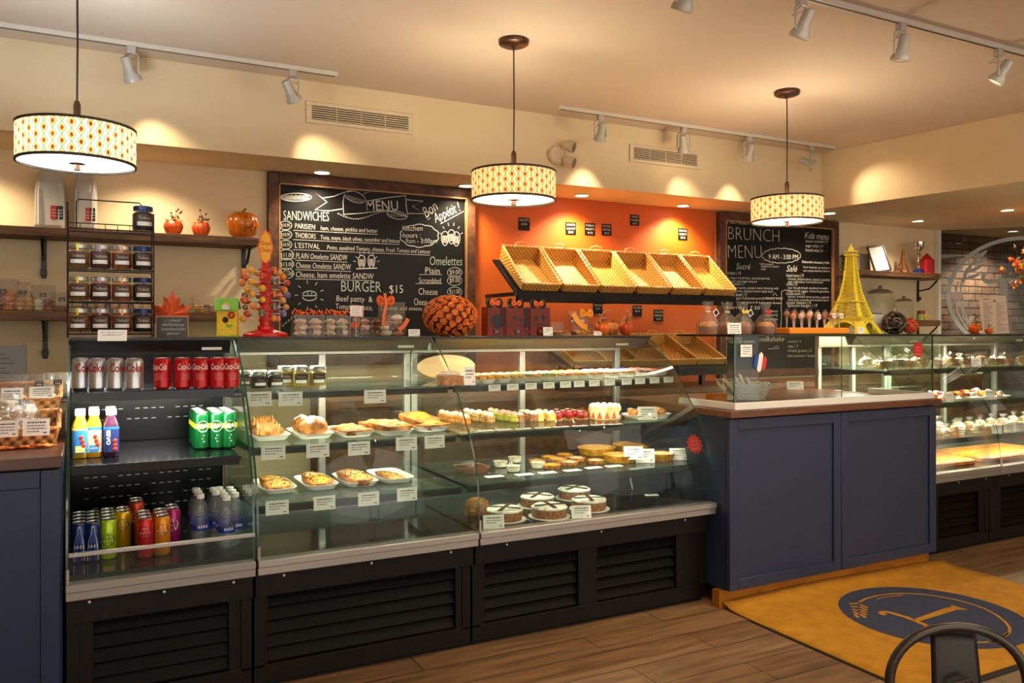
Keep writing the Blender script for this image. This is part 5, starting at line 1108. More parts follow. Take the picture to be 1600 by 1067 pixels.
# ================================================================ THINGS ON TOP OF THE CASES
def top(px, v=3.78, z=ZK): p = pv(px, 515, v); return Vector((p.x, v, z+.0008))
GB = thin_glass('clear_box', 'f4f0ea', 1.45, .06, body=.03, bodycol='e8e0d4')
RIB = M('orange_ribbon', 'e8641a', .4); RIBY = M('amber_ribbon', 'f09a1a', .4); MER = bake('meringue', 'e0b08c', 'f8ead0', 26, .7); MERG = bake('green_meringue', 'c8b868', 'f4ecc8', 20, .7)
def bow(t, x, y, z, s, mat, name='ribbon'):
    m = MB()
    for sx in (-1, 1):
        for k_ in (0, 1):
            P = [(x+sx*s*(.05+.5*math.sin(a)), y-.004*k_, z+s*(.16+.1*k_)*math.sin(2*a)*(1 if k_ else -.6)+s*.1*math.sin(a)) for a in [PI*i/12 for i in range(13)]]
            m.stroke(P, s*.22, n=(0, -1, .35))
        m.stroke([(x, y-.004, z), (x+sx*s*.25, y-.008, z-s*.12), (x+sx*s*.55, y-.004, z-s*.10)], s*.14, n=(0, -1, .2))
    m.ell((x, y-.004, z), (s*.1, s*.08, s*.1), 10, 6); o = m.build(name, mat, t); q = o.modifiers.new('t', 'SOLIDIFY'); q.thickness = .001
def curls(t, w, y, z, n, seed):
    m = MB(); rd = random.Random(seed)
    for i in range(n):
        x = w*(i+.5)/n; a = rd.uniform(-.4, .4); h_ = rd.uniform(.008, .026); L_ = rd.uniform(.02, .034)
        m.stroke([(x+L_*(k_/8-.5), y+.02*math.sin(i*2+k_*.5), z+.003+h_*math.sin(PI*k_/8)+.004*math.sin(k_*1.9+i)) for k_ in range(9)], rd.uniform(.006, .011), n=(.2*a, -1, .5))
    o = m.build('ribbon_curls', RIB, t); q = o.modifiers.new('t', 'SOLIDIFY'); q.thickness = .001
def brandtag(t, x, y, z, w, h, rot=None):
    m = MB(); T = Matrix.Translation((x, y, z)) @ (Euler(rot).to_matrix().to_4x4() if rot else Matrix()); m.box(-w/2, w/2, -.0006, .0006, -h/2, h/2, 0, T)
    m.text('Thobors', T @ Matrix.Translation((0, -.0012, h*.12)), width=w*.75, height=h*.2, align='C', mi=1)
    for i in (-1, 0, 1): m.ell((i*w*.22, -.001, -h*.22), (w*.07, .0006, h*.12), 8, 5, 1, T=T)
    m.build('maker_label', [M('plum_label', '2c1c24', .5), M('label_cream', 'e8dcc8', .6)], t, flat=True)
def clear_box(x0, x1, h, d, label, v, nin, fills, bows=None, tags=1):
    a = top(x0, v); b_ = top(x1, v); w = b_.x-a.x-.004; t = thing('clear_gift_box', label, 'gift box', a, group='clear gift boxes on the cases')
    MB().box(0, w, 0, d, .0005, h).build('box', GB, t, flat=True); e = MB()
    for x in (0, w): e.box(x-.0006, x+.0006, -.0006, .0006, 0, h); 
    e.box(0, w, -.0006, .0006, h-.001, h+.0004); e.build('box_edge', M('plastic_edge', 'c8c0b4', .2, alpha=.7), t)
    rd = random.Random(int(x0)); k_ = 0
    for i in range(nin):
        for j in range(max(1, int(h/.028))):
            MB().ell((w*(i+.5)/nin+rd.uniform(-.004, .004), d*.45, .016+j*.026), (w/nin*.46, d*.38, .0145), 14, 8, 0, .25, i+j).build('filling', fills[(i+j) % len(fills)], t)
    for i in range(tags): brandtag(t, w*(i+.5)/tags, -.002, .026, .030, .020)
    return t, w
t, w = clear_box(461, 508, .098, .09, 'clear box of pink meringues under an orange ribbon, left end of the gift boxes', 3.72, 2, [MER, MER]); curls(t, w, .02, .098, 9, 1)
t, w = clear_box(511, 549, .098, .09, 'clear box of green-topped meringues, second gift box from the left', 3.72, 2, [MERG, MER]); curls(t, w, .02, .098, 7, 2)
t, w = clear_box(552, 563, .088, .05, 'slim clear box with an orange bow behind the pink card', 3.74, 1, [GOLD]); bow(t, w*.2, -.004, .05, .035, RIB)
t, w = clear_box(565, 600, .090, .08, 'clear box of brown meringue cookies left of the cellophane cookie bag', 3.80, 2, [COCO, MER, GOLD], tags=1)
# pink-edged card on a stick
p = top(556, 3.70); t = thing('card_on_stand', 'pink-edged white card on a thin stand between the clear gift boxes', 'card', p); MB().box(-.032, .032, -.001, .001, .092, .146, T=Matrix.Rotation(.04, 4, 'Y')).build('pink_border', M('pink_card', 'e8b0b8', .7), t); m = MB().box(-.027, .027, -.002, -.001, .097, .141); m.build('card', CARD, t)
m = MB(); [m.box(-.02+.003*(i % 2), .02-.004*(i % 3), -.0026, -.0021, .103+i*.0075, .105+i*.0075) for i in range(5)]; m.build('lettering', M('faded_ink', 'a89898', .7), t, flat=True); MB().tube([(0, 0, 0), (0, 0, .095)], .0012, 6).build('stand', STEEL, t); MB().lathe([(0, 0), (.014, 0), (.014, .003), (0, .003)], 16).build('foot', STEEL, t)
# cellophane cookie bags
def cello_bag(name, label, loc, w, d, h, items, rz=0, tie=None, tag_=None, group=None, neck=.72, mat=None, fan=.55, rot=None, nitems=6, flat=False):
    t = thing(name, label, 'bagged baked goods', loc, rz=rz, group=group, rot=rot)
    if flat: R_ = [(w*.46, d*.40, 0), (w*.5, d*.5, h*.12), (w*.5, d*.5, h*.6), (w*.48, d*.25, h*.85), (w*.5, .004, h)]
    else: R_ = [(w*.44, d*.44, 0), (w*.5, d*.5, h*.10), (w*.5, d*.5, h*.36), (w*.36, d*.36, h*.55), (w*.10, d*.10, h*neck), (w*.13, d*.12, h*(neck+.05)), (w*fan*.5, d*.22, h*.95), (w*fan*.5, d*.15, h)]
    m = MB(); m.loft(R_, 30, 2.6, cap=False)
    rd = random.Random(hash(name+label) % 977 if False else sum(map(ord, label)))
    m.v = [(x*(1+rd.uniform(-.06, .06)), y*(1+rd.uniform(-.06, .06)), z) for x, y, z in m.v]
    m.build('cellophane', mat or CELLO, t)
    for i in range(nitems):
        it = items[i % len(items)]; row_ = i//2
        MB().ell(((-1)**i*w*.2+rd.uniform(-.003, .003), rd.uniform(-.1, .1)*d, h*.09+row_*h*.15), (w*.22, d*.30, h*.085), 14, 8, 0, .2, i).build('baked_good', it, t)
    if tie: MB().lathe([(w*.11, h*neck-.004), (w*.12, h*neck), (w*.11, h*neck+.004)], 14).build('tie', tie, t); bow(t, 0, -d*.12, h*neck, w*.3, tie)
    if tag_: brandtag(t, tag_[0], -d*.52, tag_[1], .03, .02)
    return t
t = cello_bag('cookie_bag', 'large cellophane bag of assorted cookies tied with an orange ribbon, left of the rose pumpkin', top(612, 3.74, ZK), .135, .08, .165, [GOLD, CREAMY, COCO, MER, GOLD], nitems=8, tie=None, tag_=(-.01, .04), flat=True)
MB().stroke([(-.045, -.03, .205), (-.04, -.04, .16), (-.052, -.045, .11), (-.058, -.044, .05)], .014, n=(0, -1, 0)).build('ribbon_tail', RIB, t); bow(t, -.042, -.03, .165, .07, RIB)
MB().stroke([(.02, -.046, .03), (.05, -.046, .055), (.068, -.044, .085)], .02, n=(0, -1, 0)).build('ribbon_tail', RIB, t)
def z_card(px, v, w, h, label, **q): p = top(px, v); return card((p.x, v, ZK+h+.001), w, h, label, 'white standing cards', lean=-.1, rz=-.25, **q)
z_card(647, 3.70, .055, .034, 'white card in front of the rose pumpkin on the case top'); z_card(856, 3.72, .052, .045, 'white card right of the halloween boxes on the case top'); z_card(934, 3.72, .046, .024, 'small white card before the amber ribbon gift on the case top')
t = card((top(176, 3.62).x, 3.615, ZK+.032), .105, .05, 'white card propped on the top front edge of the drinks case', 'white standing cards', lean=-.5, rz=-.1, text=('TRY OUR DELICIOUS', 'HOMEMADE JAMS'))
# rose-ball pumpkin
p = top(703, 3.76); t = thing('rose_ball_pumpkin', 'round pumpkin decoration covered in curled orange wood-shaving roses', 'ornament', (p.x, p.y, ZK+.001))
RO = M('rust_petal', 'c24c0e', .55, noise=(60, 'ec8a34', .35, .65)); RO2 = M('dark_petal', '6a2208', .6)
MB().ell((0, 0, .100), (.124, .124, .094), 32, 18).build('ball', RO2, t)
rs = MB(); rd = random.Random(4)
for i in range(120):
    z = 1-2*(i+.5)/120; a = i*2.39996; r = math.sqrt(1-z*z); n_ = Vector((r*math.cos(a), r*math.sin(a), z)); c_ = Vector((n_.x*.127, n_.y*.127, .100+n_.z*.096)); q = n_.to_track_quat('Z', 'Y').to_matrix().to_4x4()
    T = Matrix.Translation(c_) @ q; s_ = rd.uniform(.85, 1.15)
    rs.lathe([(.006*s_, -.004), (.010*s_, .006), (.0165*s_, .009), (.0178*s_, .005)], 11, T=T, wob=lambda a, j: 1+.12*math.sin(3*a+i)); rs.lathe([(.002, -.001), (.004*s_, .010), (.0075*s_, .0125)], 9, T=T, wob=lambda a, j: 1+.15*math.sin(2*a+i))
rs.build('wood_roses', RO, t)
# halloween gift boxes
HB = thin_glass('dark_film', 'c4a48a', 1.45, .08, body=.0, fmul=.5, edge=.25)
for i, (x0, x1, lab) in enumerate(((762, 790, 'leftmost halloween ghost-print clear box, beside the rose pumpkin'), (791, 828, 'middle halloween star-print clear box with a black and orange bow'), (829, 860, 'rightmost halloween face-print clear box with an orange bow'))):
    a = top(x0, 3.76); b_ = top(x1, 3.76); w = b_.x-a.x-.003; t = thing('halloween_gift_box', lab, 'gift box', a, group='halloween gift boxes on the cake case')
    MB().box(0, w, 0, .075,   .0005, .150).build('box', HB, t, flat=True); pr_ = MB(); BK = M('black_print', '120e10', .5)
    if i == 0: pr_.ell((w*.5, -.001, .085), (w*.3, .001, .028), 16, 8); pr_.ell((w*.6, -.001, .058), (w*.18, .001, .016), 12, 8)
    if i == 1:
        for cx, cz in ((w*.36, .095), (w*.66, .082)): pr_.prism([(cx+.016*(1 if k_ % 2 else .45)*math.cos(PI*k_/5), cz+.016*(1 if k_ % 2 else .45)*math.sin(PI*k_/5)) for k_ in range(10)], 1, -.0012, -.0004)
    if i == 2: [pr_.ell((w*f_, -.001, .094), (.009, .001, .017), 12, 8) for f_ in (.28, .66)]; pr_.stroke([(w*.25, -.0015, .055), (w*.45, -.0015, .063), (w*.7, -.0015, .055)], .006)
    pr_.build('printed_figure', BK, t); sh_ = MB(); rd = random.Random(i)
    for k_ in range(26): 
        x = rd.uniform(.008, w-.008); sh_.tube([(x, .008, .004), (x+rd.uniform(-.01, .01), .006+rd.uniform(0, .02), .02), (x+rd.uniform(-.01, .01), .008, rd.uniform(.028, .044))], .003, 5)
    sh_.build('orange_shred', M('red_orange_shred', 'ee4a1c', .5), t); brandtag(t, w*.5, -.003, .024, .028, .022); bow(t, w*.5, .03, .165, .075, M('black_satin', '1c1414', .35), 'black_bow'); bow(t, w*.5, .022, .167, .045, RIB, 'orange_bow')
# amber ribbon gift
p = top(905, 3.76); t = thing('chocolate_gift_bag', 'clear gift packet of chocolates wrapped with a wide amber ribbon bow', 'gift packet', (p.x, p.y, ZK+.001))
m = MB(); m.loft([(.045, .03, 0), (.05, .03, .02), (.062, .025, .08), (.072, .01, .125), (.07, .003, .135)], 24, 3, cap=False); m.build('cellophane', CELLO, t)
for i in range(7): MB().ell((-.04+.02*(i % 4), .0, .075+.022*(i//4)+.004*(i % 2)), (.012, .012, .009), 12, 7, 0, .1, i).build('chocolate', CHOC if i % 3 else CREAMY, t)
MB().stroke([(-.06, -.034, .12), (-.035, -.038, .08), (.0, -.038, .052), (.045, -.036, .036)], .030).build('amber_band', RIBY, t); bow(t, .022, -.035, .115, .065, RIBY, 'amber_bow')
MB().loft([(.035, .03, .002), (.045, .034, .018), (.042, .03, .03)], 20, 4).build('cookie_tray', GOLD, t); brandtag(t, .045, -.042, .045, .026, .024)
p = top(870, 3.80); cello_bag('pastry_bag', 'low cellophane packet of pastries between the halloween boxes and the amber ribbon gift', p, .09, .07, .075, [GOLD, GOLD, ORG], nitems=4, flat=True)
# pumpkins
PUM = M('pumpkin_orange', 'dc5a10', .4, noise=(8, 'e87a1c', .4, .7)); PUMR = M('pumpkin_red_orange', 'b83a0c', .4, noise=(8, 'd8601c', .4, .7)); STEM = M('pumpkin_stem', '6a5a24', .7); LEAF = M('autumn_leaf', 'd88a20', .6, noise=(30, 'a8a030', .4, .6)); BERR = M('berry_plum', '6a2c34', .35); BERP = M('berry_pink', 'c88878', .4)
def pumpkin(name, label, loc, r, mat=PUM, sq=.85, berries=True, leaf=True, seed=0, group=None, n=9, bm=BERR):
    t = thing(name, label, 'pumpkin', loc, group=group); P = [(0, .06), (.45, .0), (.8, .18), (1, .5), (1.0, .62), (.85, .85), (.5, .98), (.2, .95), (0, .90)]
    MB().lathe([(a*r, b_*2*r*sq*1.0) for a, b_ in P], 72, wob=lambda a, j: .93+.09*abs(math.sin(n*a/2))**.6).build('pumpkin', mat, t)
    h = 2*r*sq*.93; MB().tube([(0, 0, h*.9), (.002, 0, h+.012), (.008, 0, h+.022)], [.006, .004, .005], 8).build('stem', STEM, t); rd = random.Random(seed)
    if leaf:
        for i in range(5):
            a = i*1.3+seed; L_ = r*rd.uniform(.8, 1.15); d_ = Vector((math.cos(a), math.sin(a), 0)); s_ = Vector((-d_.y, d_.x, 0)); b0 = Vector((0, 0, h))
            vs = [b0, b0+d_*L_*.4+s_*L_*.30+Vector((0, 0, .006)), b0+d_*L_*.6+s_*L_*.16, b0+d_*L_*.8+s_*L_*.22, b0+d_*L_+Vector((0, 0, .008)), b0+d_*L_*.8-s_*L_*.22, b0+d_*L_*.6-s_*L_*.16, b0+d_*L_*.4-s_*L_*.30+Vector((0, 0, .004))]
            o = MB().add(vs, [tuple(range(8))]).build('leaf', LEAF, t); q = o.modifiers.new('t', 'SOLIDIFY'); q.thickness = .0012
    if berries:
        m = MB(); bb = MB(); x = r*.1
        for i in range(10):
            a = rd.uniform(-.9, .9); zz = h+rd.uniform(.015, .075); e_ = (x+math.sin(a)*.035+r*.2, rd.uniform(-.01, .01), zz); m.tube([(x, 0, h), ((x+e_[0])/2, e_[1]/2, h+(zz-h)*.6), e_], .001, 5); bb.ell(e_, (.006, .006, .006), 10, 7)
        m.build('berry_twig', STEM, t); bb.build('berries', bm, t)
    return t
pumpkin('small_pumpkin', 'orange pumpkin with leaves and berries just right of the amber ribbon gift', (top(938, 3.76).x, 3.74, ZK+.001), .042, bm=BERP, seed=1)
pumpkin('small_pumpkin', 'paler orange pumpkin tucked behind the leafy one on the cake case', (top(957, 3.85).x, 3.85, ZK+.001), .042, bake('pumpkin_pale', 'd0702c', 'e8a050', 20), berries=False, leaf=False, seed=2)
pumpkin('small_pumpkin', 'red-orange leafy pumpkin at the right end of the cake case top', (top(975, 3.76).x, 3.74, ZK+.001), .038, PUMR, sq=1.0, bm=BERP, seed=3)
# ---------------- wrapped loaf cakes on the glass guard
CAKEM = bake('panettone', 'b8682c', 'd8954c', 20); PAPR = M('baking_paper', '8a5430', .7)
for i, (px, pm, tie, tg, lab) in enumerate(((1106, CAKEM, None, True, 'leftmost cellophane-wrapped cake with a black and white tag'), (1136, COCO, None, False, 'second cellophane-wrapped cake, dark brown, behind the white card'), (1160, COCO, 'ffd84a', True, 'third cellophane-wrapped cake, tied with a yellow ribbon'), (1196, CAKEM, 'c83020', False, 'rightmost cellophane-wrapped cake, tied with a red ribbon'))):
    v = 3.14 if i != 1 else 3.2; p = pv(px, 515, v); t = thing('wrapped_cake', lab, 'wrapped cake', (p.x, v, ZT+.001), group='cellophane-wrapped cakes on the glass guard')
    MB().lathe([(0, .002), (.042, .002), (.046, .04), (.044, .048), (.030, .062), (0, .066)], 24).build('cake', pm, t); MB().lathe([(.0425, .001), (.0468, .040), (.0460, .040), (.042, .002)], 24).build('paper_case', PAPR, t)
    m = MB(); m.loft([(.048, .048, 0), (.055, .055, .02), (.054, .054, .055), (.034, .034, .090), (.011, .011, .112), (.013, .013, .118), (.028, .022, .148), (.033, .020, .166)], 36, 2.2, cap=False); rd = random.Random(i); m.v = [(x*(1+rd.uniform(-.09, .09)), y*(1+rd.uniform(-.09, .09)), z+(rd.uniform(-.01, .006) if z > .16 else 0)) for x, y, z in m.v]; m.build('cellophane', CELLO, t)
    if tie: bow(t, 0, -.016, .112, .032, M('tie_'+tie, tie, .5), 'ribbon')
    else: MB().lathe([(.0115, .110), (.014, .114), (.0115, .118)], 14).build('tie', WHITE, t)
    if tg:
        m = MB(); T = Matrix.Translation((.026, -.03, .108)) @ Euler((0, -.6, 0)).to_matrix().to_4x4(); m.box(-.015, .015, -.001, .001, -.015, .015, 0, T); m.box(-.011, .011, -.0016, -.001, -.011, .011, 1, T); m.build('gift_tag', [WHITE, M('black_print', '120e10', .5)], t)
p = pv(1147, 515, 3.09); card((p.x, 3.09, ZT+.058), .075, .055, 'white card in front of the wrapped cakes on the glass guard', 'white standing cards', lean=-.08, rz=-.25, lines=5)
# cake pops in an orange tray
a = pv(1234, 515, 3.12); b_ = pv(1327, 515, 3.12); w = b_.x-a.x; t = thing('pop_tray', 'shallow bright orange tray holding the wrapped cake pops on the glass guard', 'tray', (a.x+w/2, 3.17, ZT+.0012))
MB().box(-w/2, w/2, -.05, .05, 0, .034).build('tray', M('orange_card', 'f08c10', .45), t, bevel=.004)
rd = random.Random(3); POPC = [ORG, COCO, MER, BERRY, PK]
for i in range(14):
    f_ = (i//2+.5)/7; x = a.x+w*(.05+.9*f_); y = 3.145+.045*(i % 2); t = thing('cake_pop', 'wrapped cake pop in the orange tray, %s from the left in the %s row' % (ORD[i//2], ('front', 'rear')[i % 2]), 'cake pop', (x, y, ZT+.0355), group='cake pops in the orange tray')
    hz = .052+.010*(i % 2)+rd.uniform(-.004, .004); MB().tube([(0, 0, 0), (0, 0, hz)], .002, 6).build('stick', WHITE, t)
    MB().ell((0, 0, hz+.010), (.017, .014, .016), 16, 10, 0, .05, i).build('cake_ball', POPC[i % 5], t)
    m = MB(); m.loft([(.004, .004, .012), (.012, .010, hz-.010), (.019, .016, hz+.006), (.018, .015, hz+.020), (.009, .006, hz+.030), (.015, .005, hz+.038)], 18, 2.2, cap=False); m.build('cellophane', CELLO, t)
    if i in (6, 12, 10): m = MB(); T = Matrix.Translation((0, -.017, hz+.010)) @ Matrix.Rotation(PI/2, 4, 'X'); m.lathe([(0, 0), (.015, 0), (.015, .0012), (0, .0012)], 22, 0, T); m.ell((-.005, 0, .0016), (.003, .005, .0006), 8, 5, 1, T=T); m.ell((.005, 0, .0016), (.003, .005, .0006), 8, 5, 1, T=T); m.build('round_sticker', [WHITE, M('black_print', '120e10', .5)], t)
# yellow tower
def lattice_tower(label, loc, s, mat, rz=0, name='tower_model'):
    """s = height; profile (height fraction, half width fraction)"""
    t = thing(name, label, 'tower model', loc, rz=rz); P = [(0, .26), (.10, .205), (.175, .168), (.25, .142), (.345, .115), (.45, .088), (.6, .066), (.75, .052), (.87, .045)]
    def hw(f):
        for i in range(len(P)-1):
            if f <= P[i+1][0]: k_ = (f-P[i][0])/(P[i+1][0]-P[i][0]); return P[i][1]+(P[i+1][1]-P[i][1])*k_
        return P[-1][1]
    lg = MB()
    for sx in (-1, 1):
        for sy in (-1, 1):
            lg.loft([(w_*s, w_*s, z*s, sx*c_*s, sy*c_*s, 8) for z, w_, c_ in ((0, .062, .20), (.06, .052, .172), (.12, .044, .145), (.165, .038, .125))], 16, 8)
    lg.build('feet', mat, t); pf = MB()
    for z, w_, h_ in ((.165, .185, .014), (.345, .132, .012), (.86, .060, .02), (.90, .052, .016)): pf.box(-w_*s, w_*s, -w_*s, w_*s, z*s, (z+h_)*s)
    pf.build('platforms', mat, t)
    ar = MB()
    for k_ in range(4):
        T = Matrix.Rotation(k_*PI/2, 4, 'Z'); pts = [(math.cos(PI*i/10)*.118*s, -.190*s, .045*s+math.sin(PI*i/10)*.085*s) for i in range(11)]; ar.tube(pts, .012*s, 6, T=T)
        ar.add([(x*s, -.178*s, z*s) for x, z in [(-.18, .165), (-.14, .08), (-.07, .125), (0, .14), (.07, .125), (.14, .08), (.18, .165)]], [tuple(range(7))], T=T)
    ar.build('arches', mat, t); sh = MB()
    for sx in (-1, 1):
        for sy in (-1, 1):
            sh.tube([(sx*(hw(f)-.01)*s, sy*(hw(f)-.01)*s, f*s) for f in (.175, .25, .345, .45, .6, .75, .87)], [.026*s, .024*s, .020*s, .017*s, .014*s, .012*s, .010*s], 6)
    sh.loft([(.045*s, .045*s, .45*s), (.033*s, .033*s, .87*s)], 12, 6); sh.loft([(.028*s, .028*s, .916*s), (.026*s, .026*s, .945*s), (.012*s, .012*s, .965*s), (.006*s, .006*s, 1*s)], 12, 3); sh.build('shaft', mat, t); la = MB(); n_ = 15
    for k_ in range(4):
        T = Matrix.Rotation(k_*PI/2, 4, 'Z')
        for i in range(n_):
            f0 = .18+.69*i/n_; f1 = .18+.69*(i+1)/n_; a0, a1 = hw(f0)*s, hw(f1)*s
            la.tube([(-a0, -a0, f0*s), (a1, -a1, f1*s)], .0045*s, 4, T=T); la.tube([(a0, -a0, f0*s), (-a1, -a1, f1*s)], .0045*s, 4, T=T); la.tube([(-a0, -a0, f0*s), (a0, -a0, f0*s)], .005*s, 4, T=T)
    la.build('lattice', mat, t)
p = pv(1330, 515, 3.24); lattice_tower('tall yellow lattice iron-tower model on the glass guard', (p.x-.0, 3.24, ZT+.001), .52, M('yellow_paint', 'e8d034', .5), rz=.3)
p = pv(1343, 515, 3.10); card((p.x, 3.09, ZT+.036), .04, .034, 'small white card before the foot of the yellow tower', 'white standing cards', lean=-.08, rz=-.3)
# black wire pumpkin, orange bloom, sign
p = pv(1397, 515, 3.24); t = thing('wire_pumpkin', 'round black twisted-wire pumpkin ornament on the glass guard', 'ornament', (p.x, 3.24, ZT+.001)); rd = random.Random(9); R = .070
m = MB()
for i in range(75):
    a = rd.uniform(0, 6.28); ax = Vector((rd.gauss(0, 1), rd.gauss(0, 1), rd.gauss(0, 1))).normalized(); u_ = ax.orthogonal().normalized(); v_ = ax.cross(u_); rr = R*rd.uniform(.9, 1.0); st_ = rd.uniform(0, 6.28)
    m.tube([(Vector((0, 0, R*.9))+(u_*math.cos(st_+q*.28)+v_*math.sin(st_+q*.28))*rr*Vector((1, 1, 1)).length/1.732*(1)).to_tuple() for q in range(10)], .0028, 5)
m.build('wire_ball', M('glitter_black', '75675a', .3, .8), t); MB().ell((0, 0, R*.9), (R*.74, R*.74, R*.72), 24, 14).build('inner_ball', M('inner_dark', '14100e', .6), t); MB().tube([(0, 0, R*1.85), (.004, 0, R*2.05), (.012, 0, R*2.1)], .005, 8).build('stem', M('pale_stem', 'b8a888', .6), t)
p = pv(1422, 515, 3.22); t = thing('paper_flower', 'rust orange artificial bloom right of the black wire pumpkin', 'flower', (p.x, 3.22, ZT+.001)); m = MB()
for i in range(46):
    z = 1-2*(i+.5)/46; a = i*2.4; r = math.sqrt(1-z*z); n_ = Vector((r*math.cos(a), r*math.sin(a), z)); T = Matrix.Translation(n_*.034+Vector((0, 0, .045))) @ n_.to_track_quat('Z', 'Y').to_matrix().to_4x4(); m.lathe([(.002, 0), (.009, .006), (.014, .012)], 8, T=T)
m.build('petals', M('rust_bloom', 'c84a1c', .6), t); MB().ell((0, 0, .045), (.034, .034, .044), 16, 10).build('core', RO2, t)
p = pv(1375, 515, 3.30); t = thing('small_sign', 'small grey-framed white sign partly hidden behind the black wire pumpkin', 'sign', (p.x, 3.34, ZT+.001)); MB().box(-.075, .075, 0, .012, 0, .125).build('frame', M('grey_green_wood', '6a6a5c', .7), t, bevel=.002); m = MB(); m.box(-.055, .075, -.002, 0, .008, .117); m.build('face', CARD, t); m = MB(); m.text('W', Matrix.Translation((-.045, -.003, .06)), width=.03, height=.03); m.text('ME', Matrix.Translation((-.045, -.003, .02)), width=.03, height=.025); m.build('lettering', INKB, t, flat=True)
# ---------------- right of the guard: menu, pumpkin, flowers on the last case
p = pv(1556, 515, 3.74); t = thing('menu_holder', 'cream printed menu sheet leaning in a clear stand on the far right case', 'menu', (p.x, 3.74, ZK+.001), rot=(-.08, 0, -.5)); MB().box(-.10, .10, -.0015, .0, 0, .285, T=Matrix.Rotation(-.05, 4, 'Y')).build('sheet', M('menu_paper', 'dcc8b0', .7), t)
m = MB(); rd = random.Random(2)
m.text('MENU', Matrix.Translation((-.085, -.003, .255)), width=.05, height=.014)
for i in range(21):
    for c_ in (0, 1):
        x = -.085+c_*.095; L_ = rd.uniform(.03, .08); m.box(x, x+L_, -.0026, -.0018, .235-i*.0105, .2375-i*.0105)
m.ell((0, -.003, .25), (.008, .0006, .008), 14, 8); m.build('lettering', M('brown_ink', '6a4434', .7), t, flat=True); MB().box(-.09, .125, .002, .005, 0, .12).build('clear_stand', BOXP, t); MB().box(-.11, .125, .0, .05, 0, .003).build('stand_foot', BOXP, t)
pumpkin('small_pumpkin', 'small orange pumpkin with twig at the left foot of the menu sheet', (pv(1524, 515, 3.72).x, 3.72, ZK+.001), .045, seed=5, n=8)
pumpkin('small_pumpkin', 'tiny orange gourd before the menu sheet', (pv(1546, 515, 3.66).x, 3.665, ZK+.001), .026, berries=False, seed=6); pumpkin('small_pumpkin', 'tiny white and orange gourd between the pumpkin and the menu sheet', (pv(1534, 515, 3.655).x, 3.66, ZK+.001), .014, CREAMY, berries=False, leaf=False, seed=7)
# bouquet at the right edge
p = pv(1640, 515, 3.60); t = thing('autumn_bouquet', 'tall vase of pink, orange and yellow autumn flowers cut off by the right edge', 'flowers', (p.x+.05, 3.74, ZK+.001)); MB().lathe([(0, 0), (.045, 0), (.06, .08), (.035, .16), (.04, .18)], 24).build('vase', JARG, t)
rd = random.Random(12); st_ = MB(); pet = {c_: MB() for c_ in ('pink', 'orange', 'yellow', 'green')}
for i in range(90):
    a = rd.uniform(0, 6.28); ph = rd.uniform(.1, 1.1); L_ = rd.uniform(.30, .60); e_ = Vector((math.cos(a)*math.sin(ph)*L_*.55-.03, math.sin(a)*math.sin(ph)*L_*.5, .14+L_*math.cos(ph*.8))); st_.tube([(0, 0, .06), tuple(e_*.6), tuple(e_)], .0016, 5)
    c_ = ('pink', 'orange', 'yellow', 'pink', 'orange', 'green')[i % 6]; s_ = .014 if c_ == 'pink' else .024
    fh = MB()
    for k_ in range(7 if c_ != 'pink' else 5):
        d_ = Vector((rd.gauss(0, 1), rd.gauss(0, 1), rd.gauss(.3, .8))).normalized(); T = Matrix.Translation(e_+d_*s_*.6) @ d_.to_track_quat('X', 'Z').to_matrix().to_4x4(); fh.ell((0, 0, 0), (s_*.9, s_*.42, s_*.10), 8, 5, 0, T=T)
    fh.build('flower_head' if c_ != 'green' else 'leaf_spray', M('petal_'+c_, dict(pink='d8a8b8', orange='e8741c', yellow='f0b828', green='7a8a34')[c_], .6), t)
st_.build('stems', M('stem_green', '4a5a24', .6), t)
# ================================================================ TOP OF THE DRINKS CASE
# wire jam rack
a = pv(106, 515, 3.80); b_ = pv(242, 515, 3.80); w = b_.x-a.x-.01; t = thing('wire_jam_rack', 'tall black wire rack of jam jars on top of the drinks case', 'rack', (a.x, 3.72, ZK+.0012)); WM = M('black_wire', '141414', .4, .5); Hh = .545; D_ = .115; r_ = .0028
for s_ in (0, 1):
    m = MB(); x = s_*w; m.tube([(x, 0, 0), (x, 0, Hh*(1 if s_ == 0 else .95))], r_, 6); m.tube([(x, D_, 0), (x, D_, Hh-.02)], r_, 6)
    for z in (.01, .14, .28, .45): m.tube([(x, 0, z), (x, D_, z)], r_, 6)
    m.build('side_frame', WM, t)
m = MB(); m.tube([(.03, D_, .45), (.03, D_, .565), (.04, D_, .575), (w-.05, D_, .575), (w-.04, D_, .565)], r_, 6); m.build('top_hoop', WM, t)
ZJ = [.018, .148, .280, .445]
for z in ZJ:
    m = MB()
    for y in (.0, D_): m.tube([(0, y, z-.004), (w, y, z-.004)], r_, 6)
    m.tube([(0, 0, z+.018), (w, 0, z+.018)], r_*.8, 6)
    for i in range(15): m.tube([(w*i/14, 0, z-.004), (w*i/14, D_, z-.004)], r_*.55, 5)
    for i in range(8): m.tube([(w*i/7, 0, z+.018), (w*i/7, 0, z-.004)], r_*.55, 5)
    m.build('wire_shelf', WM, t)
fills = {'amber': M('jam_amber', '8a5418', .2), 'red': M('jam_red', '5a1c1c', .2), 'orange': M('jam_orange', '9a4a1c', .2), 'dark': M('jam_dark', '2a1620', .2)}; DL = M('navy_lid', '1c2c58', .3, .5); jr = .040
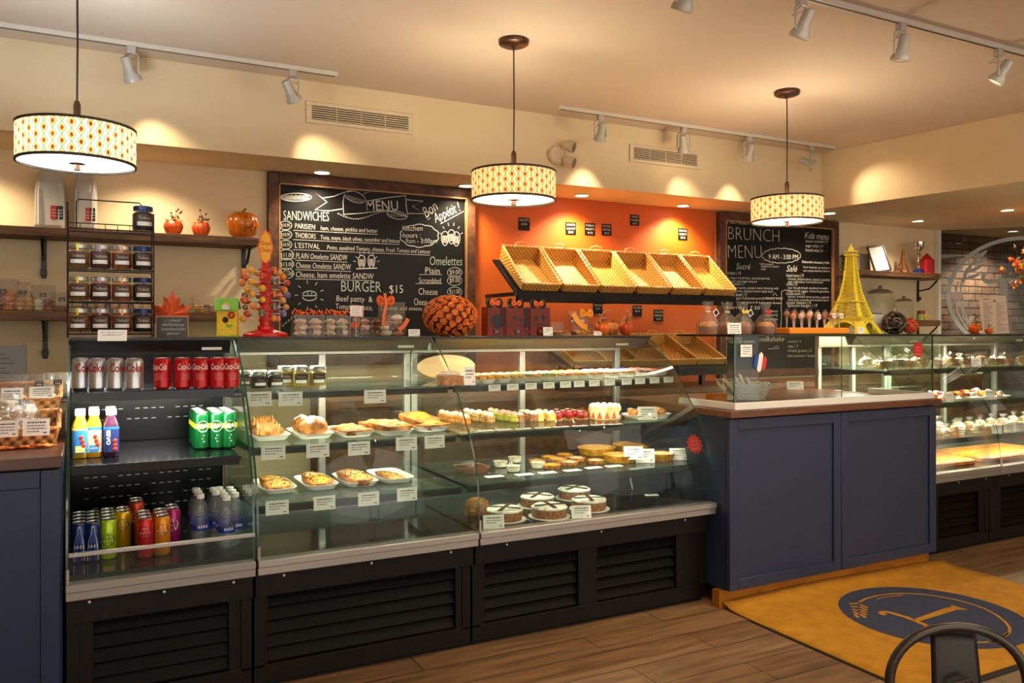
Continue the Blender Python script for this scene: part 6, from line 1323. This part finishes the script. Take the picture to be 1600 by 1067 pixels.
jp = {'amber': jar('jam_jar', jr, .100, fills['amber'], LIDS, 'c', hexa=2.6, strip='d8c820'), 'red': jar('jam_jar', jr, .100, fills['red'], LIDS, 'c', hexa=2.6, strip='b088b8'), 'orange': jar('jam_jar', jr, .100, fills['orange'], LIDS, 'c', hexa=2.6, strip='e88a30'), 'dark': jar('jam_jar', jr, .100, fills['dark'], DL, 'c', hexa=2.6, strip='2c3c88')}
for j, z in enumerate(ZJ[:3]):
    for i, k_ in enumerate(('amber', 'red', 'orange', 'dark')):
        for q in range(2 if i < 3 else 1):
            if q: continue
            jp[k_].put((a.x+w*(i+.5)/4, 3.72+.050, ZK+z+.0025), rz=-.1+.05*i, label='%s jam jar with a %s lid on the %s tier of the wire rack' % (k_, 'navy' if k_ == 'dark' else 'silver', ('bottom', 'middle', 'third')[j]), group='jam jars on the wire rack')
jp['dark'].put((a.x+w-.038, 3.72+.050, ZK+ZJ[3]+.0025), rz=.1, label='single dark jam jar alone on the top tier of the wire rack', group='jam jars on the wire rack', scale=1.05)
# jam sign, maple leaf, birdhouse
p = pv(269, 515, 3.78); t = thing('jam_sign', 'small slate sign with pink edge and chalk writing beside the jam rack', 'sign', (p.x, 3.78, ZK+.001), rot=(-.12, 0, -.1)); w = .125
MB().box(-w/2, w/2, 0, .004, 0, .088).build('slate', M('grey_slate', '4a4642', .7), t); m = MB(); [m.box(*q) for q in ((-w/2-.003, w/2+.003, -.001, .005, .088, .092), (-w/2-.003, -w/2, -.001, .005, 0, .088), (w/2, w/2+.003, -.001, .005, 0, .088))]; m.build('edge', M('pink_wood', 'd8906a', .6), t); m = MB()
for i, l in enumerate(('...our', 'delicious', 'homemade', 'jams!')): m.text(l, Matrix.Translation((.004, -.0012, .068-i*.019)), width=(.07, .09, .095, .05)[i], height=.011, align='C', shear=.15)
m.build('lettering', CHALK, t, flat=True)
p = pv(262, 515, 3.90); t = thing('maple_leaf', 'large red-orange artificial maple leaf standing between the jam rack and slate sign', 'leaf', (p.x, 3.87, ZK+.001), rot=(-.15, 0, -.25)); LP = [(0, 0), (.03, .02), (.085, .015), (.075, .035), (.12, .06), (.095, .068), (.13, .11), (.085, .10), (.075, .115), (.05, .095), (.055, .15), (.035, .14), (.015, .185), (-.01, .14), (-.03, .15), (-.03, .10), (-.055, .12), (-.06, .10), (-.10, .115), (-.08, .075), (-.11, .06), (-.075, .04), (-.085, .015), (-.03, .022)]
m = MB(); m.add([(0, -.004, .10)]+[(x*.78, .012*math.sin(i*2.1), z*.9+.045) for i, (x, z) in enumerate(LP)], [(0, i+1, (i+1) % len(LP)+1) for i in range(len(LP))]); o = m.build('leaf', M('maple_orange', 'd8481a', .55, noise=(30, 'e8702c', .4, .7)), t); q = o.modifiers.new('t', 'SOLIDIFY'); q.thickness = .0015; MB().tube([(0, 0, .0), (.004, 0, .05)], .002, 6).build('stalk', RO, t)
p = pv(356, 515, 3.76); t = thing('toy_birdhouse', 'little yellow birdhouse with a green roof on the right end of the drinks case', 'birdhouse', (p.x, 3.76, ZK+.001), rz=-.28); YH = M('birdhouse_yellow', 'f0c818', .5); GRF = M('birdhouse_green', '7ab83c', .5)
b2 = MB(); b2.prism([(-.042, 0), (.042, 0), (.042, .108), (0, .150), (-.042, .108)], 1, -.03, .03); b2.build('house', YH, t); m = MB(); m.cbox((0, -.038, .142), (.100, .006, .058), rot=(-.35, 0, 0)); m.cbox((0, .02, .142), (.100, .07, .006), rot=(-.5, 0, 0)); m.build('roof', GRF, t)
m = MB(); m.prism([(-.014, .12), (.014, .12), (.014, .135), (0, .148), (-.014, .135)], 1, -.058, -.046); m.build('dormer', WHITE, t); m = MB(); m.tube([(-.02, -.06, .132), (0, -.062, .152), (.02, -.06, .132)], .003, 6); m.build('dormer_roof', YH, t)
MB().lathe([(0, 0), (.013, 0), (.013, .002), (0, .002)], 20, T=Matrix.Translation((-.006, -.0302, .075)) @ Matrix.Rotation(PI/2, 4, 'X')).build('entry_hole', M('hole_brown', '3a2010', .8), t); fl = MB()
for i in range(6): a_ = i*PI/3; fl.ell((.020+.010*math.cos(a_), -.033, .095+.010*math.sin(a_)), (.007, .002, .007), 8, 5)
fl.build('red_flower', M('flower_red', 'c83020', .5), t); MB().ell((.02, -.036, .095), (.005, .003, .005), 8, 5).build('flower_centre', YH, t); MB().ell((.010, -.031, .048), (.014, .002, .008), 12, 6).build('green_leaf', GRF, t); fl = MB(); rd = random.Random(1)
for i in range(16): fl.ell((rd.uniform(-.036, .036), -.0305, rd.uniform(.008, .11)), (.0022, .001, .0022), 6, 4)
fl.build('painted_dots', M('flower_red', 'c83020', .5), t); MB().box(-.048, .048, -.034, .034, 0, .005).build('base', GRF, t)
# lollipop stand
p = pv(415, 515, 3.78); lx = p.x; t = thing('lollipop_stand', 'red tiered lollipop display stand with an orange and yellow header', 'display stand', (lx, 3.78, ZK+.001)); RP = M('red_plastic', 'd01810', .3)
MB().lathe([(0, 0), (.098, 0), (.098, .012), (.09, .018), (.05, .030), (.036, .034), (.036, .048), (.030, .050), (0, .050)], 32).build('base', RP, t)
m = MB(); m.lathe([(.026, .05), (.026, .30), (.016, .315), (.016, .335), (0, .335)], 20)
for z in (.075, .12, .155, .185, .215, .245, .275, .30): m.lathe([(.027, z-.005), (.034, z-.003), (.034, z+.003), (.027, z+.005)], 20)
m.build('post', RP, t); Pq = [(.030+.006*math.sin(5*a_))*1 for a_ in [0]]; hd = [((.034+.003*math.cos(6*a_))*math.cos(a_)*.92, .405+(.078+.005*math.cos(8*a_))*math.sin(a_)) for a_ in [2*PI*i/48 for i in range(48)]]
MB().prism(hd, 1, -.002, .002, T=Matrix.Rotation(-.25, 4, 'Z')).build('header', M('header_orange', 'f06a10', .4), t)
m = MB(); m.prism([(x*.8, .405+(z-.405)*.86) for x, z in hd], 1, -.0032, -.0022, mi=0, T=Matrix.Rotation(-.25, 4, 'Z')); 
m.text('Chupa', Matrix.Rotation(-.25, 4, 'Z') @ Matrix.Translation((0, -.0036, .415)), width=.046, height=.018, align='C', shear=.1, thin=.02, mi=1); m.text('Chups', Matrix.Rotation(-.25, 4, 'Z') @ Matrix.Translation((0, -.0036, .385)), width=.046, height=.018, align='C', shear=.1, thin=.02, mi=1); m.build('header_face', [M('header_yellow', 'f8b818', .4), M('header_red', 'd03010', .4)], t, flat=True)
cand = ['e87820', 'c83c28', 'f0b030', '3c5a50', 'd8a060', '5a6ab0']; lp0 = thing('lollipop', 'c', 'lollipop'); MB().tube([(0, 0, 0), (0, .050, 0)], .0018, 6, T=Matrix.Rotation(PI, 4, 'Z')).build('stick', WHITE, lp0); MB().ell((0, -.062, 0), (.0145, .0145, .0145), 14, 9, 0, .06).build('candy', M('candy_'+cand[0], cand[0], .3, noise=(70, 'f0b868', .5, .66)), lp0); lp0 = Proto(lp0); base_c = lp0.r.children
cmesh = [o for o in lp0.r.children if o.name.startswith('candy')][0].data
cm = [cmesh]+[mswap(cmesh, M('candy_'+c_, c_, .3, noise=(70, 'f0b868', .5, .66))) for c_ in cand[1:]]; rd = random.Random(5)
for i, z in enumerate((.082, .105, .135, .165, .19, .215, .245, .27, .295)):
    nl = 6
    for j in range(nl):
        ang = 2*PI*(j+.5*(i % 2))/nl+.2
        if i in (0,) and j % 2: continue
        q = lp0.put((lx+.030*math.sin(ang), 3.78-.030*math.cos(ang), ZK+z), rz=ang, label='small wrapped lollipop sticking out of the red tiered display stand', group='lollipops on the red stand', swap=({'candy': cm[rd.randrange(6)]} if lp0.used else None), scale=(.9+.25*rd.random()) if lp0.used else None)
# ================================================================ LEFT WALL SHELVES
ZU = 1.885; ZL = 1.462
def on(px, v, z): p = pv(px, 515, v); return Vector((p.x, v, z+.001))
for i, (x0, x1, lab) in enumerate(((55, 103, 'tall white folded-top coffee bag on the upper left shelf, left one'), (115, 152, 'tall white folded-top coffee bag behind the wire rack hoop, right one'))):
    a = on(x0, 4.83, ZU); b_ = on(x1, 4.83, ZU); w = b_.x-a.x; t = thing('coffee_bag', lab, 'coffee bag', ((a.x+b_.x)/2, 4.84, ZU+.001), rz=-.1, group='white coffee bags on the upper left shelf')
    m = MB(); m.loft([(w*.49, .045, 0), (w*.5, .055, .02), (w*.5, .055, .20), (w*.46, .045, .24), (w*.42, .02, .275), (w*.32, .006, .315)], 28, 5); rd = random.Random(i); m.v = [(x*(1+rd.uniform(-.03, .03)), y*(1+rd.uniform(-.12, .12)), z) for x, y, z in m.v]
    m.build('bag', M('white_foil', 'b0aca4', .4, bump=(12, .5, .01)), t, ang=12); m = MB(); m.box(w*.05, w*.24, -.0565, -.0555, .05, .12, 0); m.box(w*.24, w*.46, -.0565, -.0555, .05, .12, 1)
    for q in range(3): m.box(w*.08, w*.2, -.057, -.0566, .065+q*.015, .070+q*.015, 2); m.box(w*.27, w*.43, -.057, -.0566, .065+q*.015, .070+q*.015, 2)
    m.build('label', [M('label_red', 'a81c1c', .5), M('label_black', '141414', .5), M('label_print', 'b0a8a0', .6)], t, flat=True)
pumpkin('small_pumpkin', 'small shiny pumpkin with a berry twig, left one on the upper left shelf', on(271, 4.80, ZU), .050, PUMR, seed=11, n=10); pumpkin('small_pumpkin', 'small shiny pumpkin with a berry twig, right one on the upper left shelf', on(314, 4.80, ZU), .048, PUMR, seed=12, n=10)
p = on(379, 4.80, ZU); t = pumpkin('ceramic_pumpkin', 'large orange ceramic pumpkin with flower-shaped cutouts on the upper left shelf', p, .090, M('glazed_orange', 'b8600c', .2, coat=.5), sq=.84, berries=False, leaf=False, n=8)
m = MB()
for cx, cz in ((.02, .075),):
    for k_ in range(8):
        a = k_*PI/4
        for rr, s_ in ((.020, .008), (.040, .006)): m.ell((cx+rr*math.cos(a+rr*9), -.0815+abs(math.cos(a))*rr*.12, cz+rr*math.sin(a+rr*9)), (s_*.7, .004, s_), 8, 5)
m.build('cutouts', M('cutout_dark', '4a2416', .8), t); MB().tube([(0, 0, .135), (.006, 0, .16), (.02, 0, .172)], [.010, .006, .005], 8).build('curved_stem', STEM, t)
# bagged pastries on the lower left shelf
BISC = bake('biscotti', 'c88838', 'f0cc80', 40); MIXN = bake('nut_mix', '6a3c1c', 'd8a860', 70)
for i, (x, w, h, its, n, lab) in enumerate(((6, .13, .16, [ORG, GOLD], 8, 'cellophane bag of orange pastries at the left end of the lower shelf'), (37, .11, .15, [BISC], 6, 'cellophane bag of long biscotti, second on the lower left shelf'), (68, .11, .135, [GOLD, CREAMY], 6, 'cellophane bag of cinnamon rolls, third on the lower left shelf'), (97, .10, .10, [MIXN], 4, 'low cellophane bag of nut mix left of the jam rack'), (133, .13, .10, [MIXN, GOLD], 4, 'low cellophane bag seen behind the left jars of the jam rack'), (168, .12, .09, [PK, MER], 6, 'clear packet of pink meringues behind the jam rack, left one'), (204, .12, .09, [MER, PK], 6, 'clear packet of pink meringues behind the jam rack, right one'), (322, .15, .095, [MIXN, BISC], 6, 'cellophane bag of granola left of the birdhouse on the lower shelf'))):
    cello_bag('pastry_bag', lab, on(x, 4.80, ZL), w, .07, h, its, nitems=n, flat=i not in (1,), tag_=(0, h*.62) if i < 4 else (0, h*.35), neck=.8, group='bagged baked goods on the lower left shelf')
# ================================================================ LEFT COUNTER
ZCn = .9455
def oblong(label, loc, w, d, h, rz=0):
    t = thing('wicker_basket', label, 'basket', loc, rz=rz, group='brown wicker baskets on the side counter'); basket_parts(t, w, d, h, WICKB, .012, False, 1.08); return t
zr = 1.0
bx = -.290
oblong('brown wicker basket of bagged croissants at the front of the side counter', (bx, 3.56, ZCn+.001), .36, .20, .105)
t = thing('display_riser', 'dark wooden riser under the rear basket on the side counter', 'riser', (bx-.06, 3.80, ZCn+.001)); MB().box(-.25, .27, -.09, .085, 0, .085).build('riser', W_TOP, t)
oblong('brown wicker basket of bagged rolls at the back of the side counter, raised higher', (bx-.045, 3.80, ZCn+.088), .44, .16, .115)
for i, (dx, y, z, w, h, rx, its, lab) in enumerate(((-.13, 3.55, .03, .13, .13, -.5, [GOLD, BISC], 'crinkled clear bag of rolls at the left in the front basket'), (-.04, 3.56, .04, .14, .12, -.4, [GOLD], 'crinkled clear bag with a croissant in the middle of the front basket'), (.07, 3.55, .045, .15, .13, -.6, [GOLD, PALE], 'crinkled clear bag with a croissant and dark label at the right of the front basket'), (.03, 3.62, .07, .15, .12, -.5, [GOLD], 'clear croissant bag lying behind the others in the front basket'))):
    cello_bag('croissant_bag', lab, (bx+dx, y, ZCn+z), w, .09, h, its, rot=(rx*.8, .1*i-.1, .3*i), nitems=3, flat=True, tag_=(.0, h*.75), group='bagged croissants in the front basket')
for i, (dx, h, its, lab) in enumerate(((-.10, .13, [BISC], 'upright clear bag of tan biscuits with two dark labels in the rear basket'), (.03, .12, [CREAMY, BISC], 'upright clear bag of pale rolls in the middle of the rear basket'), (.12, .12, [CREAMY, COCO], 'upright clear bag of white rolls at the right of the rear basket'), (.185, .125, [CHOC, CREAMY], 'dark patterned cookie bag at the right end of the rear basket'))):
    cello_bag('roll_bag', lab, (bx+dx, 3.79, ZCn+.125), .105, .07, h, its, nitems=4, flat=True, tag_=(0, h*.7) if i != 1 else None, group='bagged rolls in the rear basket')
for px, py, w, h, v, lab in ((19, 606, .075, .058, 3.705, 'white card on the rim of the rear basket, left one'), (65, 604, .085, .045, 3.705, 'white card on the rim of the rear basket, right one'), (9, 657, .08, .060, 3.44, 'white price card clipped on the front basket at the left edge'), (57, 654, .086, .062, 3.44, 'white price card clipped on the right half of the front basket')):
    p = pv(px, py, v); card(p, w, h, lab, 'white cards on the baskets', lean=-.12, rz=-.1, lines=4)
t = thing('leaf_garland', 'orange felt leaf garland lying before the front basket on the side counter', 'garland', (bx, 3.40, ZCn+.001)); m = MB(); rd = random.Random(8)
for i in range(9):
    cx = -.27+i*.052; T = Matrix.Translation((cx, rd.uniform(-.015, .015), .001+.0015*(i % 3))) @ Matrix.Rotation(rd.uniform(-.6, .6), 4, 'Z'); m.add([(x*.36, (z-.08)*.45, .003*math.sin(j*1.7)+.004) for j, (x, z) in enumerate(LP)], [tuple(range(len(LP)))], T=T)
o = m.build('felt_leaves', M('orange_felt', 'f07828', .9), t); q = o.modifiers.new('t', 'SOLIDIFY'); q.thickness = .0015
p0 = pv(0, 540, VB-.003); p1 = pv(40, 600, VB-.003); t = thing('wall_notice', 'bluish printed sheets taped on the wall below the lower left shelf', 'paper notice', (p1.x, VB-.003, 1.0)); MB().box(-.42, 0, -.002, 0, .0, p0.z-1.0).build('sheet', M('bluish_paper', 'b0b4bc', .6), t); m = MB(); [m.box(-.40, -.05-.02*(i % 3), -.0028, -.0022, .05+i*.024, .053+i*.024) for i in range(9)]; m.build('printed_lines', INKB, t, flat=True)
p0 = pv(42, 535, VB-.003); p1 = pv(78, 600, VB-.003); t = thing('wall_notice', 'plain cream sheet taped on the wall right of the bluish sheets', 'paper notice', (p0.x, VB-.003, 1.0)); MB().box(0, p1.x-p0.x, -.002, 0, 0, p0.z-1.0).build('sheet', M('cream_paper', 'e0d0ac', .7), t)
# ================================================================ RIGHT WALL SHELVES
ZR = pv(1336, 421, 4.70).z; ZQ = pv(1440, 500, 4.70).z
p = on(1374, 4.82, ZR); t = thing('framed_certificate', 'dark-framed white certificate leaning on the right wall shelf', 'picture frame', (p.x, 4.78, p.z), rot=(-.28, -.14, -.25)); w, h = .17, .245
m = MB(); [m.box(*q) for q in ((-w/2, w/2, -.008, .008, 0, .014), (-w/2, w/2, -.008, .008, h-.014, h), (-w/2, -w/2+.014, -.008, .008, .014, h-.014), (w/2-.014, w/2, -.008, .008, .014, h-.014))]; m.build('frame', M('dark_frame', '2c241e', .4), t, bevel=.002); MB().box(-w/2+.014, w/2-.014, -.002, .004, .014, h-.014).build('certificate', CARD, t); m = MB(); [m.box(-.05, .05-.02*(i % 2), -.0028, -.0022, .05+i*.018, .053+i*.018) for i in range(8)]; m.build('lettering', M('grey_ink', '8a8684', .7), t, flat=True)
m = MB(); m.prism([(.010, .17), (.085, .012), (.078, .004), (.010, .15)], 0, -.03, .03); m.build('easel_back', BLACK, t)
p = on(1349, 4.90, ZR); t = thing('grey_board', 'plain grey board leaning on the wall behind the framed certificate', 'board', (p.x, 4.90, p.z), rot=(-.08, 0, 0)); MB().box(-.09, .09, -.004, .004, 0, .165).build('board', M('board_grey', '8c8278', .7), t)
p = on(1411, 4.82, ZR); lattice_tower('small bronze iron-tower model on the right wall shelf', (p.x, 4.82, p.z), .225, M('copper_brown', '8a5a3c', .4, .5))
p = on(1432, 4.82, ZR); t = thing('trophy_cup', 'silver trophy cup with two handles on the right wall shelf', 'trophy', (p.x, 4.80, p.z)); CH = M('bright_chrome', 'd8d4cc', .12, 1.0)
MB().loft([(.038, .038, 0), (.038, .038, .03), (.03, .03, .032), (.03, .03, .045)], 24, 5).build('base', M('trophy_blue', '1c2c6c', .25), t); MB().lathe([(.028, .045), (.010, .06), (.012, .085), (.022, .10), (.010, .115), (.009, .15), (.020, .17), (.012, .19), (.016, .20), (.035, .215), (.045, .245), (.050, .285), (.047, .287), (.040, .25), (.010, .215), (0, .212)], 28).build('cup', CH, t)
for s_ in (-1, 1): MB().tube([(s_*.042, 0, .235), (s_*.066, 0, .25), (s_*.070, 0, .28), (s_*.052, 0, .292), (s_*.048, 0, .28)], .0045, 8).build('handle', CH, t)
p = on(1448, 4.80, ZR); t = thing('red_lantern', 'red house-shaped metal lantern at the right end of the wall shelf', 'lantern', (p.x, 4.80, p.z), rz=-.3); RL = M('lantern_red', 'b41418', .4); MB().loft([(.05, .05, 0), (.05, .05, .125)], 24, 8).build('body', RL, t); MB().lathe([(.060, .125), (.056, .13), (.008, .185), (0, .187)], 8).build('roof', RL, t); m = MB(); [m.box(-.035, .035, -.0515, -.0505, .02+i*.016, .026+i*.016) for i in range(6)]; m.build('slots', M('lantern_dark', '6a0c10', .6), t)
# trailing greenery behind the tower
p = on(1325, 4.90, ZR-.28); t = thing('trailing_plant', 'dark green trailing plant on the wall behind the yellow tower', 'plant', (p.x, 4.91, ZR-.26)); rd = random.Random(21); m = MB(); s2 = MB()
for i in range(9):
    x = rd.uniform(-.07, .09); L_ = rd.uniform(.18, .34); pts = [(x+.012*math.sin(k_+i), rd.uniform(-.02, .01), .38-L_*k_/8) for k_ in range(9)]; s2.tube(pts, .0016, 5)
    for q in pts:
        for _ in range(4): m.ell((q[0]+rd.uniform(-.02, .02), q[1]+rd.uniform(-.02, .012), q[2]+rd.uniform(-.02, .02)), (.010, .004, .007), 7, 4)
s2.build('vines', STEM, t); m.build('leaves', M('leaf_dark', '34401e', .6), t)
m = MB(); m.lathe([(.02, 0), (.035, 0), (.04, .05), (.036, .05)], 20, T=Matrix.Translation((0, 0, .36))); m.build('pot', M('grey_pot', '6a6258', .7), t)
def glass_jar(label, loc, r, h, dome=True):
    t = thing('glass_jar', label, 'glass jar', loc, group='lidded glass jars on the right wall shelf'); MB().lathe([(r*.85, 0), (r*.97, .01), (r, .04), (r, h*.68), (r*.86, h*.76), (r*.84, h*.78)], 32).build('jar', JARG, t); MB().lathe([(r*.9, h*.78), (r*.92, h*.80), (r*.6, h*.88), (r*.15, h*.91), (r*.12, h*.94), (r*.2, h*.97), (r*.12, h), (0, h)], 30).build('lid', thin_glass('lid_glass', 'c8c8c4', 1.6, .05, body=.03, bodycol='8a8478', fmul=1.2, edge=.5) if 'lid_glass' not in MATS else MATS['lid_glass'], t)
glass_jar('large lidded glass cookie jar on the lower right wall shelf', on(1375, 4.82, ZQ), .115, .30); glass_jar('smaller rounded glass jar with a lid right of the large cookie jar', on(1412, 4.82, ZQ), .082, .215)
p = on(1439, 4.80, ZQ); t = thing('candle_jar', 'small green and maroon candle jar with a yellow flower in front', 'jar', p); MB().lathe([(0, 0), (.036, 0), (.036, .055), (0, .055)], 22).build('jar', M('olive_jar', '7a8a3c', .4), t); MB().lathe([(0, .0555), (.033, .0555), (.033, .085), (0, .085)], 22).build('lid', M('maroon_lid', '6a1420', .4), t); m = MB()
for k_ in range(10): a = k_*PI/5; m.ell((.022+.016*math.cos(a), -.042, .030+.016*math.sin(a)), (.009, .003, .006), 8, 5)
m.build('yellow_petals', M('petal_yellow', 'f0b828', .6), t); MB().ell((.022, -.045, .030), (.006, .004, .006), 8, 6).build('flower_centre', M('flower_eye', '4a3014', .7), t)
# ================================================================ CHECKOUT TOP
p = pz(1172, 625, .973); t = thing('cutlery_basket', 'oval white woven basket holding wrapped cutlery behind the glass guard', 'basket', (p.x, p.y+.03, .9745), rz=-.1); WB = M('white_wicker', 'd8d0c4', .5)
m = MB(); rx, ry, hh = .135, .085, .082
for j in range(7):
    z = .006+j*(hh-.008)/6; k_ = .80+.24*j/6; ph = (j % 2)*PI/13
    m.tube([((rx*k_+.0045*math.cos(13*a+ph*13))*math.cos(a), (ry*k_+.0045*math.cos(13*a+ph*13))*math.sin(a), z+.003*math.sin(2*a)) for a in [2*PI*i/78 for i in range(78)]], .0062, 6, closed=True)
m.build('woven_wall', WB, t); r2 = MB(); [r2.tube([(rx*1.04*math.cos(a+ph), ry*1.04*math.sin(a+ph), hh+.006+.005*math.sin(14*a+ph*20)) for a in [2*PI*i/70 for i in range(70)]], .006, 6, closed=True) for ph in (0, .2)]; r2.build('braided_rim', WB, t); MB().lathe([(0, .002), (1, .002)], 30, sx=rx*.8, sy=ry*.8).build('bottom', WB, t)
rd = random.Random(31)
for i in range(16):
    x = -.10+.2*(i % 8)/7; y = -.03+.06*(i//8); q = (x, y, .010); L_ = .15; d_ = Vector((-.55+rd.uniform(-.2, .25), rd.uniform(-.15, .2), .62)).normalized()
    tt = thing('wrapped_cutlery', 'napkin-wrapped cutlery roll in the white woven basket', 'cutlery', (t.location.x+x*math.cos(-.1), t.location.y+y, .9745+.012), group='wrapped cutlery in the white basket'); MB().tube([(0, 0, 0), tuple(d_*L_*.85), tuple(d_*L_)], [.006, .008, .003], 8).build('napkin_wrap', M('napkin_white', 'e8e0d4', .8) if i % 3 else M('kraft_wrap', 'a8845c', .8), tt)
p = pz(1132, 632, .973); t = thing('condiment_box', 'small amber box of packets left of the white cutlery basket', 'box', (p.x, p.y+.06, .9745), rz=-.3); MB().box(-.05, .045, -.03, .03, 0, .05).build('box', thin_glass('amber_plastic', 'e8a040', 1.4, body=.35, bodycol='d88820'), t); MB().box(-.03, .0, -.026, .0, .002, .046).build('packets', M('packet_yellow', 'f0d060', .6), t); MB().box(.004, .036, -.026, .0, .002, .046).build('packets', WHITE, t)
# ================================================================ FAR RIGHT BAKERY CASES
rd = random.Random(77)
def bagproto(nm, its, w, h): return Proto(cello_bag(nm, 'c', (0, 0, 0), w, .09, h, its, nitems=8, tie=None, neck=.75))
bpA = bagproto('bun_bag', [CREAMY, PALE], .11, .12); bpB = bagproto('cookie_bag', [COCO, GOLD], .11, .11); bpC = bagproto('meringue_bag', [MER, CREAMY], .12, .13)
nm = {0: 'bag of cream-coloured buns', 1: 'bag of brown cookies', 2: 'bag of pink and cream meringues'}
RWN = ('front', 'rear')
def fill(u0, u1, zi, cs, where, step=.125):
    z, v = SHELF[zi]; n = int((u1-u0-.01)/step)
    for r_ in range(2):
        for i in range(n):
            k_ = cs[(i+r_) % len(cs)]
            (bpA, bpB, bpC)[k_].put((u0+.008+step*(i+.5)+rd.uniform(-.008, .008), v+.085+r_*.14, z+.0015), rz=rd.uniform(-.6, .6), label='%s, %s in the %s row, %s' % (nm[k_], ORD[i], RWN[r_], where), group='bagged bakes in the far right cases', scale=(.95, .95, rd.uniform(.62, .85)))
fill(4.43, 5.09, 0, (0, 2, 0), 'top shelf beside checkout'); fill(5.14, 6.1, 0, (1, 1, 0, 2), 'top shelf, rightmost case')
fill(4.43, 5.09, 2, (0, 2), 'lower shelf beside checkout'); fill(5.14, 6.1, 2, (2, 0, 1), 'lower shelf, rightmost case')
SLAB = bake('focaccia_orange', 'b84c0c', 'e88820', 14)
for i in range(7):
    t = thing('pastry_heap_plate', 'plate heaped with mixed pastries, %s from left on the far right middle shelves' % ORD[i], 'plate of pastries', ((4.52+.155*i+(.05 if i > 3 else 0)), 3.43, z1+.0015), group='heaped pastry plates in the far right cases'); trayP_ = MB().loft([(.055, .10, 0), (.072, .12, .018), (.070, .118, .018), (.05, .09, .005)], 28, 5); trayP_.build('plate', PORC, t)
    for k_ in range(7): MB().ell((rd.uniform(-.035, .035), -.085+k_*.028, .022+rd.uniform(0, .022)), (.026, .020, .016), 12, 7, 0, .2, k_).build('pastry', (GOLD, CREAMY, YEL, BERRY, PK, MER, COCO)[(i*2+k_*(1+i % 3)) % 7] if i != 5 else (YEL if k_ % 2 else BERRY), t)
for u0, u1, lab in ((4.62, 5.08, 'orange herbed flatbread slab on the floor of the case beside the checkout'), (5.14, 5.95, 'long orange herbed flatbread slab on the floor of the rightmost case')):
    t = thing('flatbread_slab', lab, 'bread', (u0, 3.24, .5125)); MB().loft([((u1-u0)/2, .20, 0, (u1-u0)/2, .20), ((u1-u0)/2, .20, .020, (u1-u0)/2, .20), ((u1-u0)/2-.008, .19, .028, (u1-u0)/2, .20)], 40, 9).build('bread', SLAB, t); m = MB()
    for i in range(60): m.ell((rd.uniform(.03, u1-u0-.03), rd.uniform(.02, .36), .0285), (.006, .004, .0015), 6, 4)
    m.build('herbs', M('herb_green', '4a4a18', .8), t)
t = thing('serving_plate', 'white oval plate with a sliced nut roll at the left of the right case floor', 'plate', (4.52, 3.27, .5125)); MB().lathe([(0, 0), (.7, 0), (.98, .9), (1, 1), (.95, .95), (.7, .15), (0, .12)], 32, T=Matrix.Diagonal((.085, .075, .02, 1))).build('plate', PORC, t)
t = thing('nut_roll', 'sliced nut roll on the white oval plate in the right case', 'pastry', (4.51, 3.27, .5335)); MB().ell((0, 0, .026), (.055, .035, .026), 20, 10, 0, .1, 3).build('roll', QUI2, t)
for i, (px, py, zi, lab) in enumerate(((1349, 617, 1, 'left of a pair on the middle shelf'), (1361, 616, 1, 'right of a pair on the middle shelf'), (1399, 612, 1, 'third along the middle shelf'), (1436, 607, 1, 'at the right of the glass guard'), (1481, 600, 1, 'just right of the glass guard'), (1546, 600, 1, 'beside the orange berries'), (1525, 562, 0, 'on the top shelf'), (1557, 680, 2, 'on the lower shelf, left'), (1576, 682, 2, 'on the lower shelf, middle'), (1592, 676, 2, 'on the lower shelf, right'))):
    z, v = SHELF[zi]; p = pv(px, 515, v+.012); card((p.x, v+.012, z+.06), .065, .058, 'white card in the far right cases, '+lab, 'white cards in the far right cases', lean=-.1, rz=-.5, lines=3)
cA = pv(1461, 700, 3.3)
for p_ in (cC, cD, cP, cB, cL, cY, cR, cO, cG, cT, j1, j2, j3, wb, DJ, YJ, turn, bun, qA, qB, qC, sqA, sqB, cupP, tY, tN, pw, bpA, bpB, bpC, pr)+tuple(ck.values())+tuple(pc.values())+tuple(jp.values())+tuple(trayP.values()):
    if isinstance(p_, Proto): p_.drop()
bpy.context.view_layer.update()
